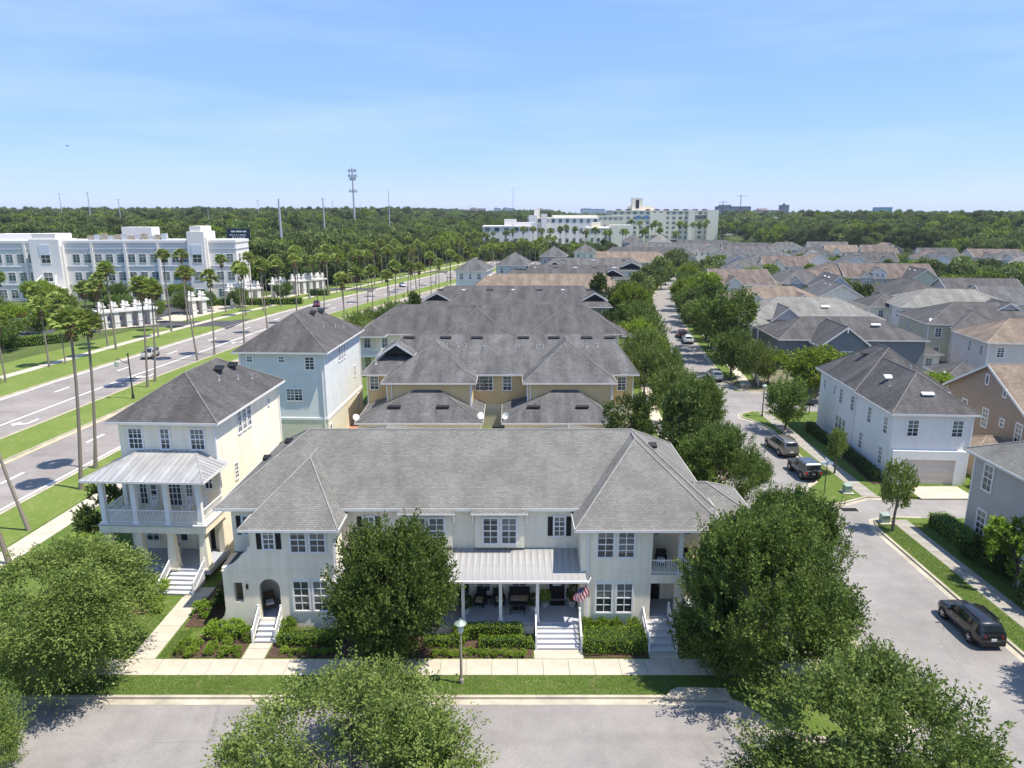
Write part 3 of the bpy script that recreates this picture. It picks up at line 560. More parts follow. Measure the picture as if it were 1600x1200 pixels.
def railing(H, p0, p1, h=.95, z0=.1, post=False, pitch=.13, m=M_TRIM, name='railing'):
    p0, p1 = Vector(p0), Vector(p1); ln = (p1 - p0).length; n = max(2, int(ln / pitch)); r = MB()
    up = Vector((0, 0, 1)); d = (p1 - p0).normalized(); s = Vector((-d.y, d.x, 0)).normalized() * .035
    def bar(a, b, t): r.slab([a - s, a + s, b + s, b - s], (0, 0, t))
    bar(p0 + up * (h - .07), p1 + up * (h - .07), .07); bar(p0 + up * z0, p1 + up * z0, .06)
    for i in range(1, n): q = p0 + (p1 - p0) * i / n; r.box(q.x - .018, q.x + .018, q.y - .018, q.y + .018, q.z + z0, q.z + h - .06)
    if post:
        for q in (p0, p1): r.box(q.x - .06, q.x + .06, q.y - .06, q.y + .06, q.z, q.z + h + .1)
    return r.build(name, m, H)
def column(H, x, y, z0, z1, w=.3, m=M_TRIM, w2=None):
    w2 = w2 or w; c = MB(); c.box(x - w2 / 2 - .05, x + w2 / 2 + .05, y - w2 / 2 - .05, y + w2 / 2 + .05, z0, z0 + .15)
    a, b = w2 / 2, w / 2; i = len(c.v)
    c.v += [(x - a, y - a, z0 + .15), (x + a, y - a, z0 + .15), (x + a, y + a, z0 + .15), (x - a, y + a, z0 + .15), (x - b, y - b, z1 - .15), (x + b, y - b, z1 - .15), (x + b, y + b, z1 - .15), (x - b, y + b, z1 - .15)]
    for q in ((0, 1, 5, 4), (1, 2, 6, 5), (2, 3, 7, 6), (3, 0, 4, 7)): c.f.append(tuple(i + k for k in q)); c.m.append(0)
    c.box(x - w / 2 - .05, x + w / 2 + .05, y - w / 2 - .05, y + w / 2 + .05, z1 - .15, z1); return c.build('column', m, H)
def stairs(H, x0, x1, yb, yt, z1, n, m=M_STEP, rail=True):
    """flight rising in +y from yb (ground) to yt"""
    s = empty('stairs', (0, 0, 0)); s.parent = H; run = (yt - yb) / n
    for i in range(n):
        st = MB().box(x0, x1, yb + run * i, yb + run * (i + 1) + (.02 if i < n - 1 else 0), 0, z1 * (i + 1) / (n + 1)); st.box(x0 - .02, x1 + .02, yb + run * i - .03, yb + run * i + .05, z1 * (i + 1) / (n + 1) - .05, z1 * (i + 1) / (n + 1) + .004); st.build('step', m, s)
    if rail:
        for x in (x0 - .06, x1 + .06):
            railing(s, (x, yb, .05), (x, yt, z1 + .05), .85, .12, True, .14)
    return s
def downpipe(H, x, y, z0, z1, m=M_TRIM): return MB().box(x - .05, x + .05, y - .05, y + .05, z0, z1).build('downpipe', m, H)
# ================================================================ the cream townhouse in front
T = empty('townhouse_row', (0, 40, 0)); tag(T, 'cream stucco townhouse row with light grey shingle roof and metal porch roof in front', 'townhouse')
walls(T, -18.3, 12.6, 3.0, 15.5, 0, 7.45, M_CREAM)
walls(T, -16.3, -11.1, .6, 3.0, 4.3, 7.05, M_CREAM); walls(T, -14.3, -11.1, .6, 3.0, 0, 4.3, M_CREAM); walls(T, 4.3, 8.75, .6, 3.0, 0, 7.05, M_CREAM)
ar = MB(); y0, dy = .6, (0, .3, 0)
def pan(x0, x1, z0, z1): ar.slab([(x0, y0, z0), (x1, y0, z0), (x1, y0, z1), (x0, y0, z1)], dy)
pan(-18.2, -17.55, 0, 4.3); pan(-17.55, -17.0, 0, 2.05); pan(-17.55, -17.0, 3.4, 4.3); pan(-17.0, -15.95, 0, 4.3); pan(-14.65, -14.3, 0, 4.3); pan(-15.95, -14.65, 0, .85)
arc = [(-15.3 + .65 * math.cos(math.pi * (1 - i / 12)), 3.0 + .65 * math.sin(math.pi * i / 12)) for i in range(13)]
for a, b in zip(arc, arc[1:]): ar.slab([(a[0], y0, a[1]), (b[0], y0, b[1]), (b[0], y0, 4.3), (a[0], y0, 4.3)], dy)
cv = [(-18.2, 4.42), (-17.9, 4.45), (-17.55, 4.62), (-17.2, 4.95), (-16.95, 5.25), (-16.7, 5.42), (-16.5, 5.47), (-16.5, 5.75), (-16.3, 5.8)]
for a, b in zip(cv, cv[1:]):
    if b[0] > a[0]: ar.slab([(a[0], y0, 4.3), (b[0], y0, 4.3), (b[0], y0, b[1]), (a[0], y0, a[1])], dy)
ar.slab([(-18.65, y0, 0), (-18.2, y0, 0), (-18.2, y0, 1.5), (-18.32, y0, 1.1), (-18.6, y0, .75)], dy)
ar.build('arched_porch_wall', M_CREAM, T)
MB().box(-18.2, -17.95, .9, 3.0, 0, 4.2).build('wall', M_CREAM, T); MB().box(-18.35, -16.3, .9, 3.0, 4.2, 4.34).build('porch_roof', M_SH_D, T)
MB().box(-17.95, -14.3, .9, 3.0, 0, .85).build('porch_floor', M_DECK, T)
# band moulding
bm_ = MB()
for x0, x1 in ((-18.25, -11.05), (4.25, 8.8)): bm_.box(x0, x1, .57, .6, 4.18, 4.26)
bm_.each('band', M_CREAM, T)
# roofs
hip(T, -19.2, 13.1, 2.55, 16.0, 7.55, (-14.5, 8.7, 11.0), (8.5, 8.7, 11.0), M_SH_L, M_CAP_L)
hip(T, -16.8, -10.65, .12, 9.0, 7.2, (-13.6, 5.4, 10.05), (-13.6, 7.4, 10.05), M_SH_L, M_CAP_L)
hip(T, 3.85, 13.2, .12, 10.2, 7.2, (8.5, 6.9, 10.85), (8.5, 8.65, 10.85), M_SH_L, M_CAP_L)
walls(T, 12.6, 15.5, 3.4, 7.8, 0, 6.6, M_CREAM); hip(T, 12.0, 16.0, 2.9, 8.3, 6.75, (12.4, 5.6, 8.2), (13.2, 5.6, 8.2), M_SH_L, M_CAP_L)
for x, y, z in ((9.9, 7.6, 10.0), (-18.0, 9.5, 8.4), (-16.4, 9.8, 9.6)): vent(T, (x, y, z), .55, .4, .16)
# windows, second floor then ground floor
for c in (-5.5, -.8):
    walls(T, c - 1.62, c + 1.62, 2.72, 3.0, 4.75, 7.25, M_CREAM, 'bay_wall')
    pair(T, c, 2.72, 5.1, .88, 1.7, gap=.32)
    MB().slab([(c - 1.85, 2.2, 7.34), (c + 1.85, 2.2, 7.34), (c + 1.85, 2.62, 7.6), (c - 1.85, 2.62, 7.6)], (0, 0, -.12)).build('bay_eave', M_SH_L, T)
    MB().box(c - 1.85, c + 1.85, 2.17, 2.2, 7.24, 7.34).build('bay_fascia', M_FASCIA, T)
    for sx in (-1, 1):
        x = c + sx * 1.72; MB().box(x - .06, x + .06, 2.6, 2.99, 6.5, 7.2).slab([(x - .05, 2.25, 7.2), (x - .05, 2.35, 7.2), (x - .05, 2.6, 6.7), (x - .05, 2.6, 6.55)], (.1, 0, 0)).build('bracket', M_TRIM, T)
for x in (3.1, -9.35): win(T, x, 3.0, 5.5, .62, 1.28, shut=.33)
win(T, -15.1, .6, 5.75, .62, 1.28, shut=.33); pair(T, -12.68, .6, 5.55, .88, 1.6, gap=.32); pair(T, -12.68, .6, 1.5, .9, 2.0, gap=.34)
pair(T, 6.46, .6, 5.2, .93, 1.68, gap=.36); pair(T, 6.46, .6, 1.38, .93, 1.95, gap=.36)
win(T, -17.25, 3.0, 5.6, .6, 1.25, shut=.33)
for x in (-1.9, .5, -7.5, -5.2): win(T, x, 3.0, 1.5, .88, 1.45)
door(T, 3.0, 3.0, .9, 1.05, 2.15, lite=True); door(T, 9.35, 3.0, .9, 1.0, 2.15); door(T, -14.85, 3.0, .9, .85, 2.3)
for x in (9.3, 11.4): win(T, x, 3.0, 5.6, .6, 1.1, cols=2, rows=2)
# central porch with standing-seam metal roof of single pans
MB().box(-11.1, 4.3, .15, 3.0, .62, .9).build('porch_floor', M_DECK, T); MB().box(-11.1, 1.4, .22, .3, 0, .62).build('porch_skirt', M_CREAM, T)
pr = MB().slab([(-11.1, -.28, 4.02), (4.6, -.28, 4.02), (4.6, 2.98, 4.58), (-11.1, 2.98, 4.58)], (0, 0, -.12)).build('porch_roof', M_METAL, T)
n = 38; pw = 15.7 / n
pm = MB().slab([(.012, 0, 0), (pw - .012, 0, 0), (pw - .012, 3.26, .56), (.012, 3.26, .56)], (0, 0, .012)).slab([(-.014, 0, 0), (.014, 0, 0), (.014, 3.26, .56), (-.014, 3.26, .56)], (0, 0, .045)).mesh('roof_pan', M_METAL)
for i in range(n): put('roof_pan', pm, pr, (-11.1 + pw * i, -.28, 4.024))
MB().box(-11.1, 4.72, -.42, -.29, 3.9, 4.03).build('gutter', M_FASCIA, pr); MB().box(-11.0, 4.5, .1, .34, 3.72, 3.9).build('porch_beam', M_TRIM, T); MB().face((-11.1, -.2, 3.9), (-11.1, 3, 3.9), (4.4, 3, 3.9), (4.4, -.2, 3.9)).build('porch_ceiling', M_TRIM, T)
for x in (-10.7, -8.2, -5.6, -3.08, -.72, 1.6): column(T, x, .35, .9, 3.74, .2)
downpipe(T, 4.72, .5, .3, 6.9); downpipe(T, -11.0, .5, .3, 6.9); MB().tube((4.62, -.3, 3.95), (4.72, .5, 3.3), .05).build('downpipe', M_TRIM, T)
stairs(T, 1.55, 4.2, -1.45, .15, .9, 5); stairs(T, -16.05, -14.75, -.75, .6, .85, 4); stairs(T, 8.4, 9.95, -1.7, .85, .9, 5)
# corner balcony
MB().box(8.75, 12.6, .6, 3.0, 3.35, 3.92).build('balcony_floor', M_CREAM, T); MB().box(8.75, 12.6, .85, 3.0, .6, .9).build('porch_floor', M_DECK, T); MB().box(8.75, 12.6, .9, 1.0, 0, .6).build('porch_skirt', M_CREAM, T)
for x in (10.55, 12.42): column(T, x, .8, 3.92, 7.0, .28); MB().box(x - .22, x + .22, .62, 1.06, .9, 3.35).build('pier', M_CREAM, T)
railing(T, (8.78, .72, 3.92), (10.4, .72, 3.92), 1.0); railing(T, (10.7, .72, 3.92), (12.3, .72, 3.92), 1.0); railing(T, (12.5, .9, 3.92), (12.5, 2.9, 3.92), 1.0); railing(T, (10.3, .75, .9), (12.2, .75, .9), .9)
MB().box(-16.75, -16.63, .5, .6, 3.0, 3.3).build('wall_lamp', M_BLACK, T)
# garages at the back
for cx in (-12.4, 5.6):
    walls(T, cx - 5.3, cx + 5.3, 22, 33, 0, 3.0, M_BACKCREAM); hip(T, cx - 5.7, cx + 5.7, 21.6, 33.4, 3.1, (cx, 27.2, 5.35), (cx, 28.4, 5.35), M_SH_L, M_CAP_L)
    walls(T, cx - 2.2, cx + 2.2, 15.5, 22, 0, 3.0, M_CREAM)
# ================================================================ white three-storey house on the left
def three_storey(name, loc, rz, w, d, label, wall, base, roofm, front, ze=11.0, gar=False):
    H = empty(name, loc, R(rz)); tag(H, label, 'house')
    if base: walls(H, -w, 0, 0, d, 3.4, ze, wall, corner=M_TRIM); walls(H, -w - .05, .05, -.05, d + .05, 0, 3.4, base); MB().box(-w - .1, .1, -.1, d + .1, 3.35, 3.6).build('belt_course', M_TRIM, H)
    else: walls(H, -w, 0, 0, d, 0, ze, wall)
    k = w / 2 + .55; rise = k * .68
    hip(H, -w - .55, .55, -.55, d + .55, ze + .15, (-w / 2, k - .55, ze + .15 + rise), (-w / 2, d + .55 - k, ze + .15 + rise), roofm, M_CAP_D)
    vent(H, (-w / 2 + 1.1, d * .55, ze + rise - .45), .75, .6, .14); vent(H, (-w / 2 + 1.3, d * .72, ze + rise - .6), .75, .6, .14)
    for q in ((-1.4, d * .62), (-.9, d * .75), (-2.0, d * .45)): pipe(H, (q[0], q[1], ze + .15 + (-q[0] + .55) * .68), .4, .05)
    return H
H1 = three_storey('three_storey_house', (-22.0, 50.2, 0), -2.5, 7.25, 12.8, 'tall white three-storey house with metal porch roof and rocking-chair balcony', M_CREAM, None, M_SH_D, True)
for x, w, c in ((-6.0, .95, 3), (-3.75, .6, 2), (-1.3, .95, 3)): win(H1, x, 0, 9.0, w, 1.5, cols=c, rows=4)
for y in (4.3, 5.25, 6.2): win(H1, 0, y, 9.0, .62, 1.75, 'E', cols=2, rows=4)
win(H1, 0, 3.0, 5.6, .5, 1.2, 'E', cols=2, rows=4); win(H1, 0, 10.5, 9.6, .3, .5, 'E', cols=1, rows=1)
for x, w, z, h, c, r in ((-5.9, .5, 4.6, 2.1, 2, 5), (-3.5, .95, 4.5, 2.35, 3, 5), (-2.35, .45, 4.6, 2.1, 2, 5), (-.8, .5, 5.9, .95, 2, 2), (-5.1, .4, 4.9, 1.6, 1, 4)): win(H1, x, 0, z, w, h, cols=c, rows=r)
win(H1, -3.15, 0, 1.6, .5, 1.7, cols=1, rows=3); door(H1, -1.75, 0, .9, 1.0, 2.2, m=M_CREAM2); win(H1, -5.6, 0, 1.6, .9, 1.6)
MB().box(-1.1, -.75, -.02, .0, .9, 3.2).build('dark_opening', M_DOOR, H1)
MB().box(-7.4, .3, -3.35, 0, .55, .9).build('porch_floor', M_DECK, H1); MB().box(-7.35, -2.6, -3.3, -3.2, 0, .55).build('porch_skirt', M_CREAM, H1)
MB().box(-7.45, .35, -3.4, 0, 3.75, 4.4).build('balcony_floor', M_CREAM, H1); MB().box(-7.5, .4, -3.45, -3.4, 4.28, 4.4).box(.35, .4, -3.4, 0, 4.28, 4.4).each('deck_edge', M_STEP, H1)
for x in (-7.05, -4.75, -2.4, -.05):
    column(H1, x, -3.05, .9, 3.75, .42, M_CREAM, .68); column(H1, x, -3.15, 4.4, 7.75, .34)
column(H1, -7.05, -.4, 4.4, 7.75, .3); MB().box(-.25, .2, -.5, 0, .9, 3.75).build('pier', M_CREAM, H1)
MB().box(-7.3, .2, -3.32, -2.98, 7.5, 7.85).box(-.1, .2, -2.98, 0, 7.5, 7.85).box(-7.3, -7.0, -2.98, 0, 7.5, 7.85).each('porch_beam', M_TRIM, H1)
for a, b in ((-6.85, -4.95), (-4.55, -2.6), (-2.2, -.25)): railing(H1, (a, -3.2, 4.4), (b, -3.2, 4.4), 1.05)
railing(H1, (.1, -2.95, 4.4), (.1, -.1, 4.4), 1.05); railing(H1, (-7.2, -2.95, 4.4), (-7.2, -.6, 4.4), 1.05)
pr = hip(H1, -8.0, .8, -4.0, .2, 7.9, (-5.7, -.04, 8.86), (-1.5, -.04, 8.86), M_METAL, M_METAL, .14, name='porch_roof')
sm = MB()
for i in range(1, 21):
    x = -8.0 + 8.8 * i / 21; top = min(1, (x + 8.0) / 2.3, (.8 - x) / 2.3); sm.slab([(x - .015, -4.0, 7.91), (x + .015, -4.0, 7.91), (x + .015, -4.0 + 3.94 * top, 7.91 + .95 * top), (x - .015, -4.0 + 3.94 * top, 7.91 + .95 * top)], (0, 0, .04))
for i in range(1, 9):
    y = -4.0 + 3.9 * i / 9; t = (y + 4) / 3.96
    for x0, sx in ((.8, -1), (-8.0, 1)): sm.slab([(x0, y - .015, 7.91), (x0, y + .015, 7.91), (x0 + sx * 2.3 * t, y + .015, 7.91 + .95 * t), (x0 + sx * 2.3 * t, y - .015, 7.91 + .95 * t)], (0, 0, .04))
sm.each('standing_seam', M_METAL, pr)
stairs(H1, -2.5, -.1, -5.3, -3.35, .9, 5); downpipe(H1, .07, -.07, .2, 11.0); downpipe(H1, .07, 12.8, .2, 11.0)
wr = MB()
for i in range(12): a, b = R(30 * i), R(30 * i + 30); wr.tube((-1.75 + .24 * math.cos(a), -.14, 2.75 + .24 * math.sin(a)), (-1.75 + .24 * math.cos(b), -.14, 2.75 + .24 * math.sin(b)), .07, .07, 5)
wo_ = wr.build('wreath', M_LEAF_D); wo_.matrix_world = H1.matrix_world.copy(); wo_.location = H1.location; wo_.rotation_euler = H1.rotation_euler; tag(wo_, 'round green wreath hanging on the white house front door', 'wreath')
# ================================================================ blue three-storey house
H2 = three_storey('blue_house', (-20.8, 77.1, 0), -2.5, 9.6, 15.4, 'pale blue three-storey house with dark hip roof and cream base', M_BLUE, M_BACKCREAM, M_SH_D, True)
win(H2, -8.4, 0, 10.0, .55, .6, cols=2, rows=2); win(H2, -4.8, 0, 10.0, .55, .6, cols=2, rows=2); win(H2, -1.65, 0, 9.2, .95, 1.35, cols=2, rows=4); pair(H2, -3.6, 0, 5.6, .8, 1.3, gap=.12, cols=2, rows=4)
for y in (5.8, 6.9, 8.0): win(H2, 0, y, 9.0, .6, 1.75, 'E', cols=2, rows=4)
win(H2, 0, 12.2, 5.7, .55, 1.3, 'E', cols=1, rows=4); win(H2, .05, 13.2, 1.2, .5, 1.8, 'E', cols=1, rows=3); win(H2, .05, .8, 1.0, .5, 1.6, 'E', cols=1, rows=3); downpipe(H2, -.3, -.08, .2, 11); downpipe(H2, .08, 15.2, .2, 11); downpipe(H2, -9.4, -.08, .2, 11)
# ================================================================ straw yellow townhouse row behind, seen from the rear
Y2 = empty('yellow_townhouse_row', (0, 81.4, 0)); tag(Y2, 'straw yellow townhouse row with brown-grey roof and two hipped garages', 'townhouse')
walls(Y2, -17.9, 15.0, 4.0, 18.5, 2.9, 6.75, M_YELLOW, corner=M_TRIM); walls(Y2, -17.95, 15.05, 3.95, 18.55, 0, 2.9, M_BACKCREAM)
for x0, x1 in ((-14.8, -4.75), (1.8, 11.9)): walls(Y2, x0, x1, 0, 4.0, 2.9, 6.6, M_YELLOW, corner=M_TRIM); walls(Y2, x0 - .04, x1 + .04, -.04, 3.94, 0, 2.9, M_BACKCREAM)
hip(Y2, -18.5, 15.6, 3.4, 19.2, 6.85, (-13.2, 11.6, 10.55), (13.0, 11.6, 10.55), M_SH_M)
hip(Y2, -15.4, -4.2, -.5, 12.2, 6.7, (-9.75, 7.6, 10.3), (-9.75, 10.5, 10.3), M_SH_M); hip(Y2, 1.25, 12.4, -.5, 12.2, 6.7, (6.95, 7.6, 10.3), (6.95, 10.5, 10.3), M_SH_M)
gable(Y2, -16.4, -12.6, 6.2, 11, 8.9, 1.25, M_SH_M, M_SHUT, 'y', .3)
for x0, x1, a, b in ((-17.8, -3.3, -11.5, -8.5), (-1.2, 12.2, 4.9, 7.7)):
    walls(Y2, x0 + .35, x1 - .35, -4.2, 0, 0, 2.9, M_BACKCREAM); hip(Y2, x0, x1, -4.6, 4.6, 3.05, (a, -.05, 5.75), (b, -.05, 5.75), M_SH_M)
    for x in ((x0 + x1) / 2 - 3.0, (x0 + x1) / 2 + 2.6): vent(Y2, (x, -2.6, 4.32), 1.5, .35, .12)
for x in (-13.5, -8.7, -4.6, 1.5, 5.5, 9.8, 12.9): vent(Y2, (x, 10.6, 10.1), 1.5, .35, .12)
for x, y, z in ((-8.4, 9.0, 9.3), (-7.0, 9.0, 9.3), (-6.0, 9.0, 9.3), (3.1, 8.8, 9.2), (4.0, 8.8, 9.2), (9.6, 9.0, 9.3), (11.0, 9, 9.3), (-14.2, 9.4, 9.5), (-3.6, 8.6, 9.1), (.9, 8.6, 9.1), (-17, 5.4, 7.8)): pipe(Y2, (x, y, z), .45, .09)
win(Y2, -17.0, 4.0, 4.9, .95, 1.6); pair(Y2, -3.45, 4.0, 4.8, .95, 1.7, gap=.14); win(Y2, -.6, 4.0, 4.8, .95, 1.7); win(Y2, 13.55, 4.0, 4.8, .95, 1.6)
downpipe(Y2, -14.2, -.07, 0, 6.6); downpipe(Y2, -4.9, -.07, 3, 6.6); downpipe(Y2, 2.2, -.07, 3, 6.6); downpipe(Y2, 11.7, -.07, 3, 6.6)
dish(Y2, (-3.6, -3.2, 3.5), R(20)); dish(Y2, (-.7, -3.4, 3.5), R(-30)); dish(Y2, (-17.9, -3.2, 3.3), R(40))
# ================================================================ generic rows and houses further back
def townrow(X0, X1, Y, label, wall, roofm, cap=M_CAP_D, rz=0, ze=6.9, d=15.5, wings=(), gables=(), rise=3.7, porch=True, vents=5, seed=1, caps=True):
    H = empty('townhouse_row', (X0, Y, 0), R(rz)); tag(H, label, 'townhouse'); w = X1 - X0; rr = random.Random(seed)
    walls(H, .6, w - .6, .6, d - .6, 0, ze - .1, wall); k = d / 2
    hip(H, 0, w, 0, d, ze, (k * .72, k, ze + rise), (w - k * .72, k, ze + rise), roofm, cap)
    for x0, x1 in wings:
        walls(H, x0 + .5, x1 - .5, -1.4, .6, 0, ze - .2, wall); hip(H, x0, x1, -1.9, d - 2, ze - .12, ((x0 + x1) / 2, k - 2.2, ze + rise - .35), ((x0 + x1) / 2, k + .6, ze + rise - .35), roofm, cap)
        pair(H, (x0 + x1) / 2, -1.4, ze - 2.3, .9, 1.5, gap=.2); pair(H, (x0 + x1) / 2, -1.4, 1.2, .9, 1.7, gap=.2)
    for x0, x1, y in gables: gable(H, x0, x1, y, y + 4, ze + 1.3, 1.35, roofm, M_SHUT, 'y', .3, cap)
    for i in range(vents): vent(H, (w * (i + .8) / (vents + .6), k - 1.6, ze + rise - .85), 1.4, .4, .12, M_STEEL if i % 2 else M_BLACK)
    x = 1.8
    while x < w - 1.5:
        if not any(a - .8 < x < b + .8 for a, b in wings): win(H, x, .6, ze - 2.3, .9, 1.5); win(H, x, .6, 1.4, .9, 1.5)
        x += 2.9
    for y in (3, 6.5, 10): win(H, w - .6, y, ze - 2.3, .9, 1.5, 'E'); win(H, w - .6, y, 1.3, .9, 1.5, 'E')
    return H
R3 = townrow(-25.6, 18.2, 114.6, 'townhouse row with long dark hip roof behind the yellow row, balcony at its left end', M_CREAM, M_SH_D, wings=((14.0, 25.5), (27.5, 41.0)), vents=0, rise=3.8, d=16.5, seed=3)
MB().box(.4, 4.5, -1.6, .6, 3.4, 3.8).build('balcony_floor', M_TRIM, R3); railing(R3, (.6, -1.5, 3.8), (4.4, -1.5, 3.8), 1.0, pitch=.2)
for x in (.6, 4.4): column(R3, x, -1.4, 3.8, 6.8, .3); column(R3, x, -1.4, 0, 3.4, .4, M_CREAM)
hip(R3, -.2, 5.2, -2.1, 4.5, 6.85, (2.5, 1.6, 8.4), (2.5, 3, 8.4), M_SH_D)
hip(R3, 41, 45.8, 1.0, 9, 6.4, (42.2, 5, 7.6), (43.4, 5, 7.6), M_SH_D); column(R3, 45.2, 1.6, 0, 6.2, .35); column(R3, 45.2, 8.4, 0, 6.2, .35)
townrow(-20.0, 21.2, 149.0, 'townhouse row with dark roof, pale vents and dark gables at both ends, fourth row back', M_SLATE_S, M_SH_D, wings=((6, 14.5), (16, 26), (27.5, 36)), gables=((1.5, 6.5, 2.5), (35.2, 40, 2.2)), vents=7, seed=4)
townrow(-10.5, 30.0, 181.0, 'townhouse row with long tan brown roof in the middle distance', M_CREAM2, M_SH_B, M_CAP_B, rz=-1, wings=((-.4, 8),), vents=0, seed=5, d=16)
townrow(-3.5, 36.0, 216.0, 'dark-roofed townhouse row just behind the tan brown roof', M_GREY_S, M_SH_D, rz=-2, wings=((7, 15), (20, 28)), gables=((31, 36.5, 1.5),), vents=6, seed=6)
townrow(9.5, 48.0, 252.0, 'grey-roofed townhouse row with white gable ends beyond the dark row', M_WHITE_S, M_SH_M, rz=-3, wings=((2, 9), (28, 36)), gables=((3, 8, 1), (29, 35, -1)), vents=3, seed=7)
townrow(26, 66.0, 296.0, 'reddish brown roofed townhouse row far down the block', M_WHITE_S, M_SH_B, M_CAP_B, rz=-4, wings=((9, 16), (24, 31)), gables=((1, 5, 1),), vents=0, seed=8)
townrow(42, 86.0, 338.0, 'dark townhouse row with white corner gable far down the block', M_GREY_S, M_SH_D, rz=-5, wings=((24, 32),), gables=((33, 39, 0),), vents=0, seed=9)
townrow(58, 106.0, 384.0, 'long grey townhouse row near the far hospital palms', M_CREAM, M_SH_M, rz=-6, wings=((10, 18), (30, 38)), vents=0, seed=10)
townrow(84, 134.0, 432.0, 'farthest grey townhouse row before the beige hospital', M_CREAM, M_SH_D, rz=-6, wings=((12, 20), (30, 38)), vents=0, seed=11)
for nm, loc, w, d, lab, wl_, bs, rm in (('three_storey_house', (-7.6, 199.5, 0), 8.2, 13, 'white three-storey house with grey hip roof beyond the dark townhouse rows', M_WHITE_S, None, M_SH_M), ('three_storey_house', (4.4, 221, 0), 9.2, 14, 'pale blue three-storey house right behind the far white one', M_BLUE, None, M_SH_M),
        ('three_storey_house', (19.6, 268, 0), 9, 12, 'grey three-storey house with small dark pediment in the distance', M_GREY_S, None, M_SH_M), ('three_storey_house', (34.0, 296, 0), 8.4, 12, 'white three-storey house with grey roof behind the grey pedimented one', M_WHITE_S, None, M_SH_M), ('three_storey_house', (72.5, 396, 0), 12, 14, 'slate three-storey house in front of the hospital palms', M_SLATE_S, None, M_SH_M), ('three_storey_house', (89, 404, 0), 12, 14, 'pale-roofed white house in front of the hospital', M_WHITE_S, None, M_SH_P)):
    Hh = three_storey(nm, loc, -8, w, d, lab, wl_, bs, rm, True, ze=10.4)
    for x in (-w + 1.6, -w / 2, -1.6): win(Hh, x, 0, 8.2, .9 if x != -w / 2 else .55, 1.5); win(Hh, x, 0, 4.8, .9, 1.5)
    for y in (3.5, 4.9, 6.3): win(Hh, 0, y, 8.2, .7, 1.6, 'E')
# ================================================================ houses east of the side street
M_COOLW = mat('cool_white_stucco', (.80, .77, .735), .85, .04, .8, fine=.03, streak=.04)
H = empty('white_house', (37.2, 66.5, 0), R(-3.6)); tag(H, 'white two-storey house with dark hip roof and garage facing the alley', 'house'); E1 = H
walls(H, 0, 7.4, 0, 9.0, 0, 7.15, M_COOLW); walls(H, .12, 9.1, 9.0, 20, 0, 7.3, M_COOLW); MB().box(.15, 7.1, -.38, 0, 2.55, 3.45).box(.15, 1.3, -.38, 0, 0, 2.55).box(6.2, 7.1, -.38, 0, 0, 2.55).each('garage_front', M_COOLW, H)
hip(H, -.5, 7.9, -.5, 14, 7.2, (3.7, 4.3, 10.3), (3.7, 11.5, 10.3), M_SH_D); hip(H, -.45, 9.6, 8.4, 20.5, 7.32, (4.6, 12.9, 11.2), (4.6, 15.6, 11.2), M_SH_D)
gd = empty('garage_door', (0, 0, 0)); gd.parent = H
for i in range(4): MB().box(1.3, 6.2, -.2, -.1, .62 * i + .01, .62 * i + .62).build('door_panel', M_GARAGE, gd)
for x in (1.9, 6.1): win(H, x, 0, 4.9, .95, 1.55)
for y in (1.4, 5.2, 9.9, 13.2): win(H, 0 if y < 9 else .12, y, 4.7, .75, 1.6, 'W', cols=2, rows=4)
for y in (15.2, 18.4): win(H, .12, y, 5.2, .5, 1.0, 'W', cols=1, rows=2)
for y in (1.8, 6.6): win(H, 0, y, 1.4, .7, 1.7, 'W', cols=2, rows=4)
for y in (11.6, 12.6, 13.6): win(H, .12, y, 1.4, .65, 1.7, 'W', cols=1, rows=2)
vent(H, (2.0, 6.5, 9.1), .8, .6, .14, M_STEEL); vent(H, (3.7, 1.6, 8.6), 1.2, .4, .12, M_STEEL); vent(H, (2.9, 15, 10.1), .8, .6, .14); pipe(H, (6.0, 10.4, 9.3), .5, .1); pipe(H, (1.5, 5.0, 8.7), .4, .06); downpipe(H, -.08, 8.9, .2, 7.1); downpipe(H, 7.45, -.05, .2, 7.0)
H = empty('tan_house', (51.2, 67.2, 0), R(-3.6)); tag(H, 'tan sided house with brown roof and west gable right of the white house', 'house')
walls(H, 0, 13, 0, 15.5, 0, 6.2, M_TAN_S, corner=M_TRIM); gable(H, 0, 13, 0, 15.5, 6.2, 3.9, M_SH_B, M_TAN_S, 'x', .4, M_CAP_B)
win(H, 0, 11.5, 3.4, .9, 1.9, 'W'); win(H, 0, 8, 8.0, .4, 1.0, 'W', cols=1, rows=1); win(H, 0, 1.6, 3.4, .9, 1.9, 'W'); win(H, 0, 4.4, 4.3, .6, .7, 'W', cols=1, rows=2); win(H, 0, 7.4, 3.4, .9, 1.9, 'W'); win(H, 0, 4.7, 7.4, .35, .9, 'W', cols=1, rows=1); win(H, 2.5, 0, 3.6, .9, 1.7)
walls(H, -4.4, 0, .4, 4.4, 0, 2.7, M_TAN_S); hip(H, -4.8, .5, 0, 4.8, 2.8, (-2.6, 2.4, 3.8), (-1.4, 2.4, 3.8), M_SH_B, M_CAP_B); vent(H, (5, 2.0, 8.0), 1.0, .4, .14); pipe(H, (7, 1.2, 7.3)); downpipe(H, -.07, .1, .1, 6.2)
H = empty('grey_house', (37.6, 41.6, 0)); tag(H, 'grey sided two-storey house with pale shingle roof at the right edge', 'house')
walls(H, 0, 14, 0, 13.1, 0, 7.25, M_GREY_S, corner=M_TRIM); hip(H, -.6, 14.6, -.6, 13.7, 7.35, (6.4, 6.5, 11.2), (8.0, 6.5, 11.2), M_SH_L, M_CAP_L)
for y, z in ((11.2, 4.7), (11.2, .9)): win(H, 0, y, z, .95, 2.0, 'W')
